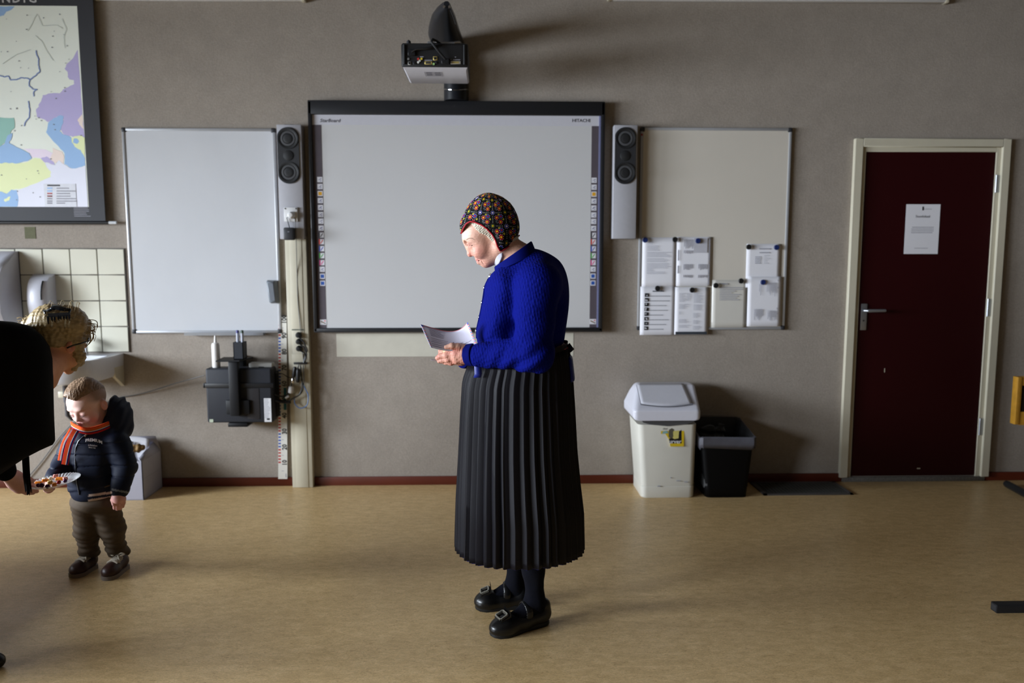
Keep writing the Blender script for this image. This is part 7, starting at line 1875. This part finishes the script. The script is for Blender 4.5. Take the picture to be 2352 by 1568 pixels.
for k in range(70):
    a0 = R.uniform(0, 1)
    if a0 < .45: p0 = (R.uniform(176, 200), R.uniform(735, 775), R.uniform(-.02, .05)); p2 = (p0[0] + R.uniform(10, 30), p0[1] + R.uniform(-6, 36), p0[2]); p1 = ((p0[0] + p2[0]) / 2 + R.uniform(4, 16), (p0[1] + p2[1]) / 2 - R.uniform(2, 12), p0[2] - .01)
    elif a0 < .75: p0 = (R.uniform(90, 180), R.uniform(712, 722), R.uniform(-.08, -.02)); p2 = (p0[0] + R.uniform(-18, 22), p0[1] - R.uniform(4, 22), p0[2]); p1 = ((p0[0] + p2[0]) / 2, p2[1] - 3, p0[2])
    else: p0 = (R.uniform(50, 90), R.uniform(735, 752), R.uniform(-.08, -.03)); p2 = (p0[0] - R.uniform(4, 22), p0[1] - R.uniform(-6, 14), p0[2]); p1 = ((p0[0] + p2[0]) / 2, (p0[1] + p2[1]) / 2 - 6, p0[2])
    m.tube(spl([N_(*p0), N_(*p1), N_(*p2)], 5), [.0012] * 5 + [.001] * 5 + [.0003], 4)
o = m.build('loose_strands', M_blond, hr); o['kind'] = 'stuff'
m = MB()
for (pts, r) in (([(182, 748, .0), (205, 735, -.01), (222, 738, -.01), (224, 752, -.01)], .0016), ([(196, 765, .02), (210, 758, .02), (214, 775, .02), (204, 790, .02)], .002), ([(192, 752, .01), (212, 748, .01), (218, 764, .01)], .0014), ([(190, 770, .02), (206, 766, .02), (208, 782, .02), (198, 796, .02)], .0018)):
    m.tube(spl([N_(*p) for p in pts], 6), r, 5)
o = m.build('loose_curls', M_blond, hr); o['kind'] = 'stuff'
# ---- claw clip
ck = lambda x, y, d=-.11: N_(40 + x / 7.84, 680 + y / 7.84, d)
M_clip = mat('glossy_black_clip', C(14, 14, 16), rough=.2, var=.05)
m = MB()
m.tube(spl([ck(470, 262, -.10), ck(560, 255), ck(640, 215, -.115), ck(700, 205, -.115), ck(800, 225, -.115), ck(880, 240), ck(960, 245, -.10)], 6), [.004] * 6 + [.006] * 6 + [.009] * 6 + [.009] * 6 + [.008] * 6 + [.006] * 6 + [.004], 8)
m.tube(spl([ck(480, 270, -.10), ck(500, 310, -.105), ck(490, 365, -.10)], 5), .004, 8); m.tube(spl([ck(955, 250, -.10), ck(930, 300, -.115), ck(935, 350, -.118)], 5), .004, 8)
m.loft([[ck(540, 310), ck(930, 290), ck(945, 360, -.12), ck(560, 380, -.12)], [ck(540, 310, -.118), ck(930, 290, -.118), ck(945, 360, -.128), ck(560, 380, -.128)]], smooth=False)
cl = m.build('claw_clip', M_clip, hr)
for i, (x, y0, y1) in enumerate(((548, 380, 500), (618, 378, 455), (665, 375, 470), (735, 370, 440), (775, 368, 425), (830, 365, 425), (880, 362, 430), (930, 358, 440))):
    MB().tube([ck(x, y0 - 20, -.124), ck(x + 4, (y0 + y1) / 2, -.124), ck(x + 16, y1, -.112)], [.0042, .0038, .0014], 6).build('clip_tooth', M_clip, cl)
# ---- glasses
gl_ = MB().tube(spl([N_(154, 799, -.075), N_(168, 793, -.07), N_(187, 788, -.045), N_(202, 783, .0)], 5), [.003] * 15 + [.0042], 8)
gl_.tube(spl([N_(202, 783, .0), N_(204, 778, .03), N_(197, 771, .08)], 4), .0036, 8); gl_.tube(spl([N_(201, 785, .0), N_(198, 793, .03), N_(190, 797, .07)], 4), .0016, 6)
gl_.build('glasses', mat('tortoise_black', C(26, 22, 24), rough=.25, var=.4, scale=120), lady)
# ---- black cape, sleeve and tassel
SH = Field()
pol = [(-330, 800), (-160, 742), (-40, 733), (30, 741), (68, 750), (96, 770), (114, 795), (122, 825), (124, 870), (126, 950), (128, 1012), (122, 1022), (90, 1036), (55, 1054), (22, 1073), (-40, 1110), (-330, 1200)]
SH.ops = [('u', FN(lambda P: poly2(P2(P), pol) / 620.0), .001)]
SH.i(FN(lambda P: np.abs(P[:, 1] - (2.74 + .10 * (P2(P)[:, 0] < -1e9)) - .10 * np.clip((P2(P)[:, 0]) / 120, -1, 1)) - (.17 - .05 * np.clip((P2(P)[:, 0] - 40) / 90, 0, 1))), .09)
SH.post = lambda P, d: d + .006 * wob(P * np.array([1, 1, .6]), 18, 4)
M_blk = mat('black_wool', C(9, 9, 10), rough=.9, var=.15, scale=120, spec=.1)
cape = under('cape', SH.mesh('cape', .008, (-2.75, 2.45, .40), (-1.35, 3.15, 1.36)), M_blk, lady)
F = Field(); F.u(nc(-30, 1000, -.20, 34, 12, 1083, -.07, 22), .02); F.u(nc(-60, 980, -.22, 40, -30, 1000, -.20, 34), .02); F.post = lambda P, d: d + .003 * wob(P, 40, 3)
under('sleeve', F.mesh('sleeve', .006), M_blk, lady)
p = N_(108, 1011, -.2)
m = MB(); R = random.Random(3)
m.tube([N_(57, 1040, -.08), N_(58, 1055, -.08), N_(60, 1075, -.08)], [.0075, .008, .0085], 8)
tz = m.build('tassel', M_blk, lady)
for i in range(14):
    x = 53 + i * .9; MB().tube([N_(x, 1048, -.082), N_(x + 3 + R.uniform(-1, 1), 1095, -.078 - .006 * (i % 3)), N_(x + 5 + R.uniform(-3, 4), 1130 + R.uniform(-3, 8), -.078)], [.0042, .0038, .0012], 5).build('tassel_strand', M_blk, tz)
F = Field()
for k, ft in enumerate((footA, footB)):
    hip = HIPS + np.array([.0, -.08 + .16 * k, 0]); kn = np.array([(hip[0] + ft[0]) / 2 - .02, (hip[1] + ft[1]) / 2, .46])
    F.u(RC(hip, kn, .11, .085), .05); F.u(RC(kn, np.array([ft[0] - .05, ft[1], .07]), .085, .055), .03)
F.u(EL(HIPS, (.15, .17, .15)), .05)
F.i(HALF((0, 0, .035), (0, 0, -1)), .003)
under('trousers', F.mesh('trousers', .008), M_blk, lady)
for ft in (footA, footB):
    F = Field(); tip = np.array([ft[0] + .045, ft[1] + .02, 0]); bk_ = np.array([ft[0] - .17, ft[1] - .05, 0])
    F.u(RC(bk_ + np.array([0, 0, .036]), tip * .75 + bk_ * .25 + np.array([0, 0, .034]), .036, .04), .02); F.u(RC(tip * .7 + bk_ * .3 + np.array([0, 0, .03]), tip - (tip - bk_) * .08 + np.array([0, 0, .024]), .038, .026), .02); F.i(HALF((0, 0, .002), (0, 0, -1)), .002)
    under('shoe', F.mesh('shoe', .005), M_sh, lady)
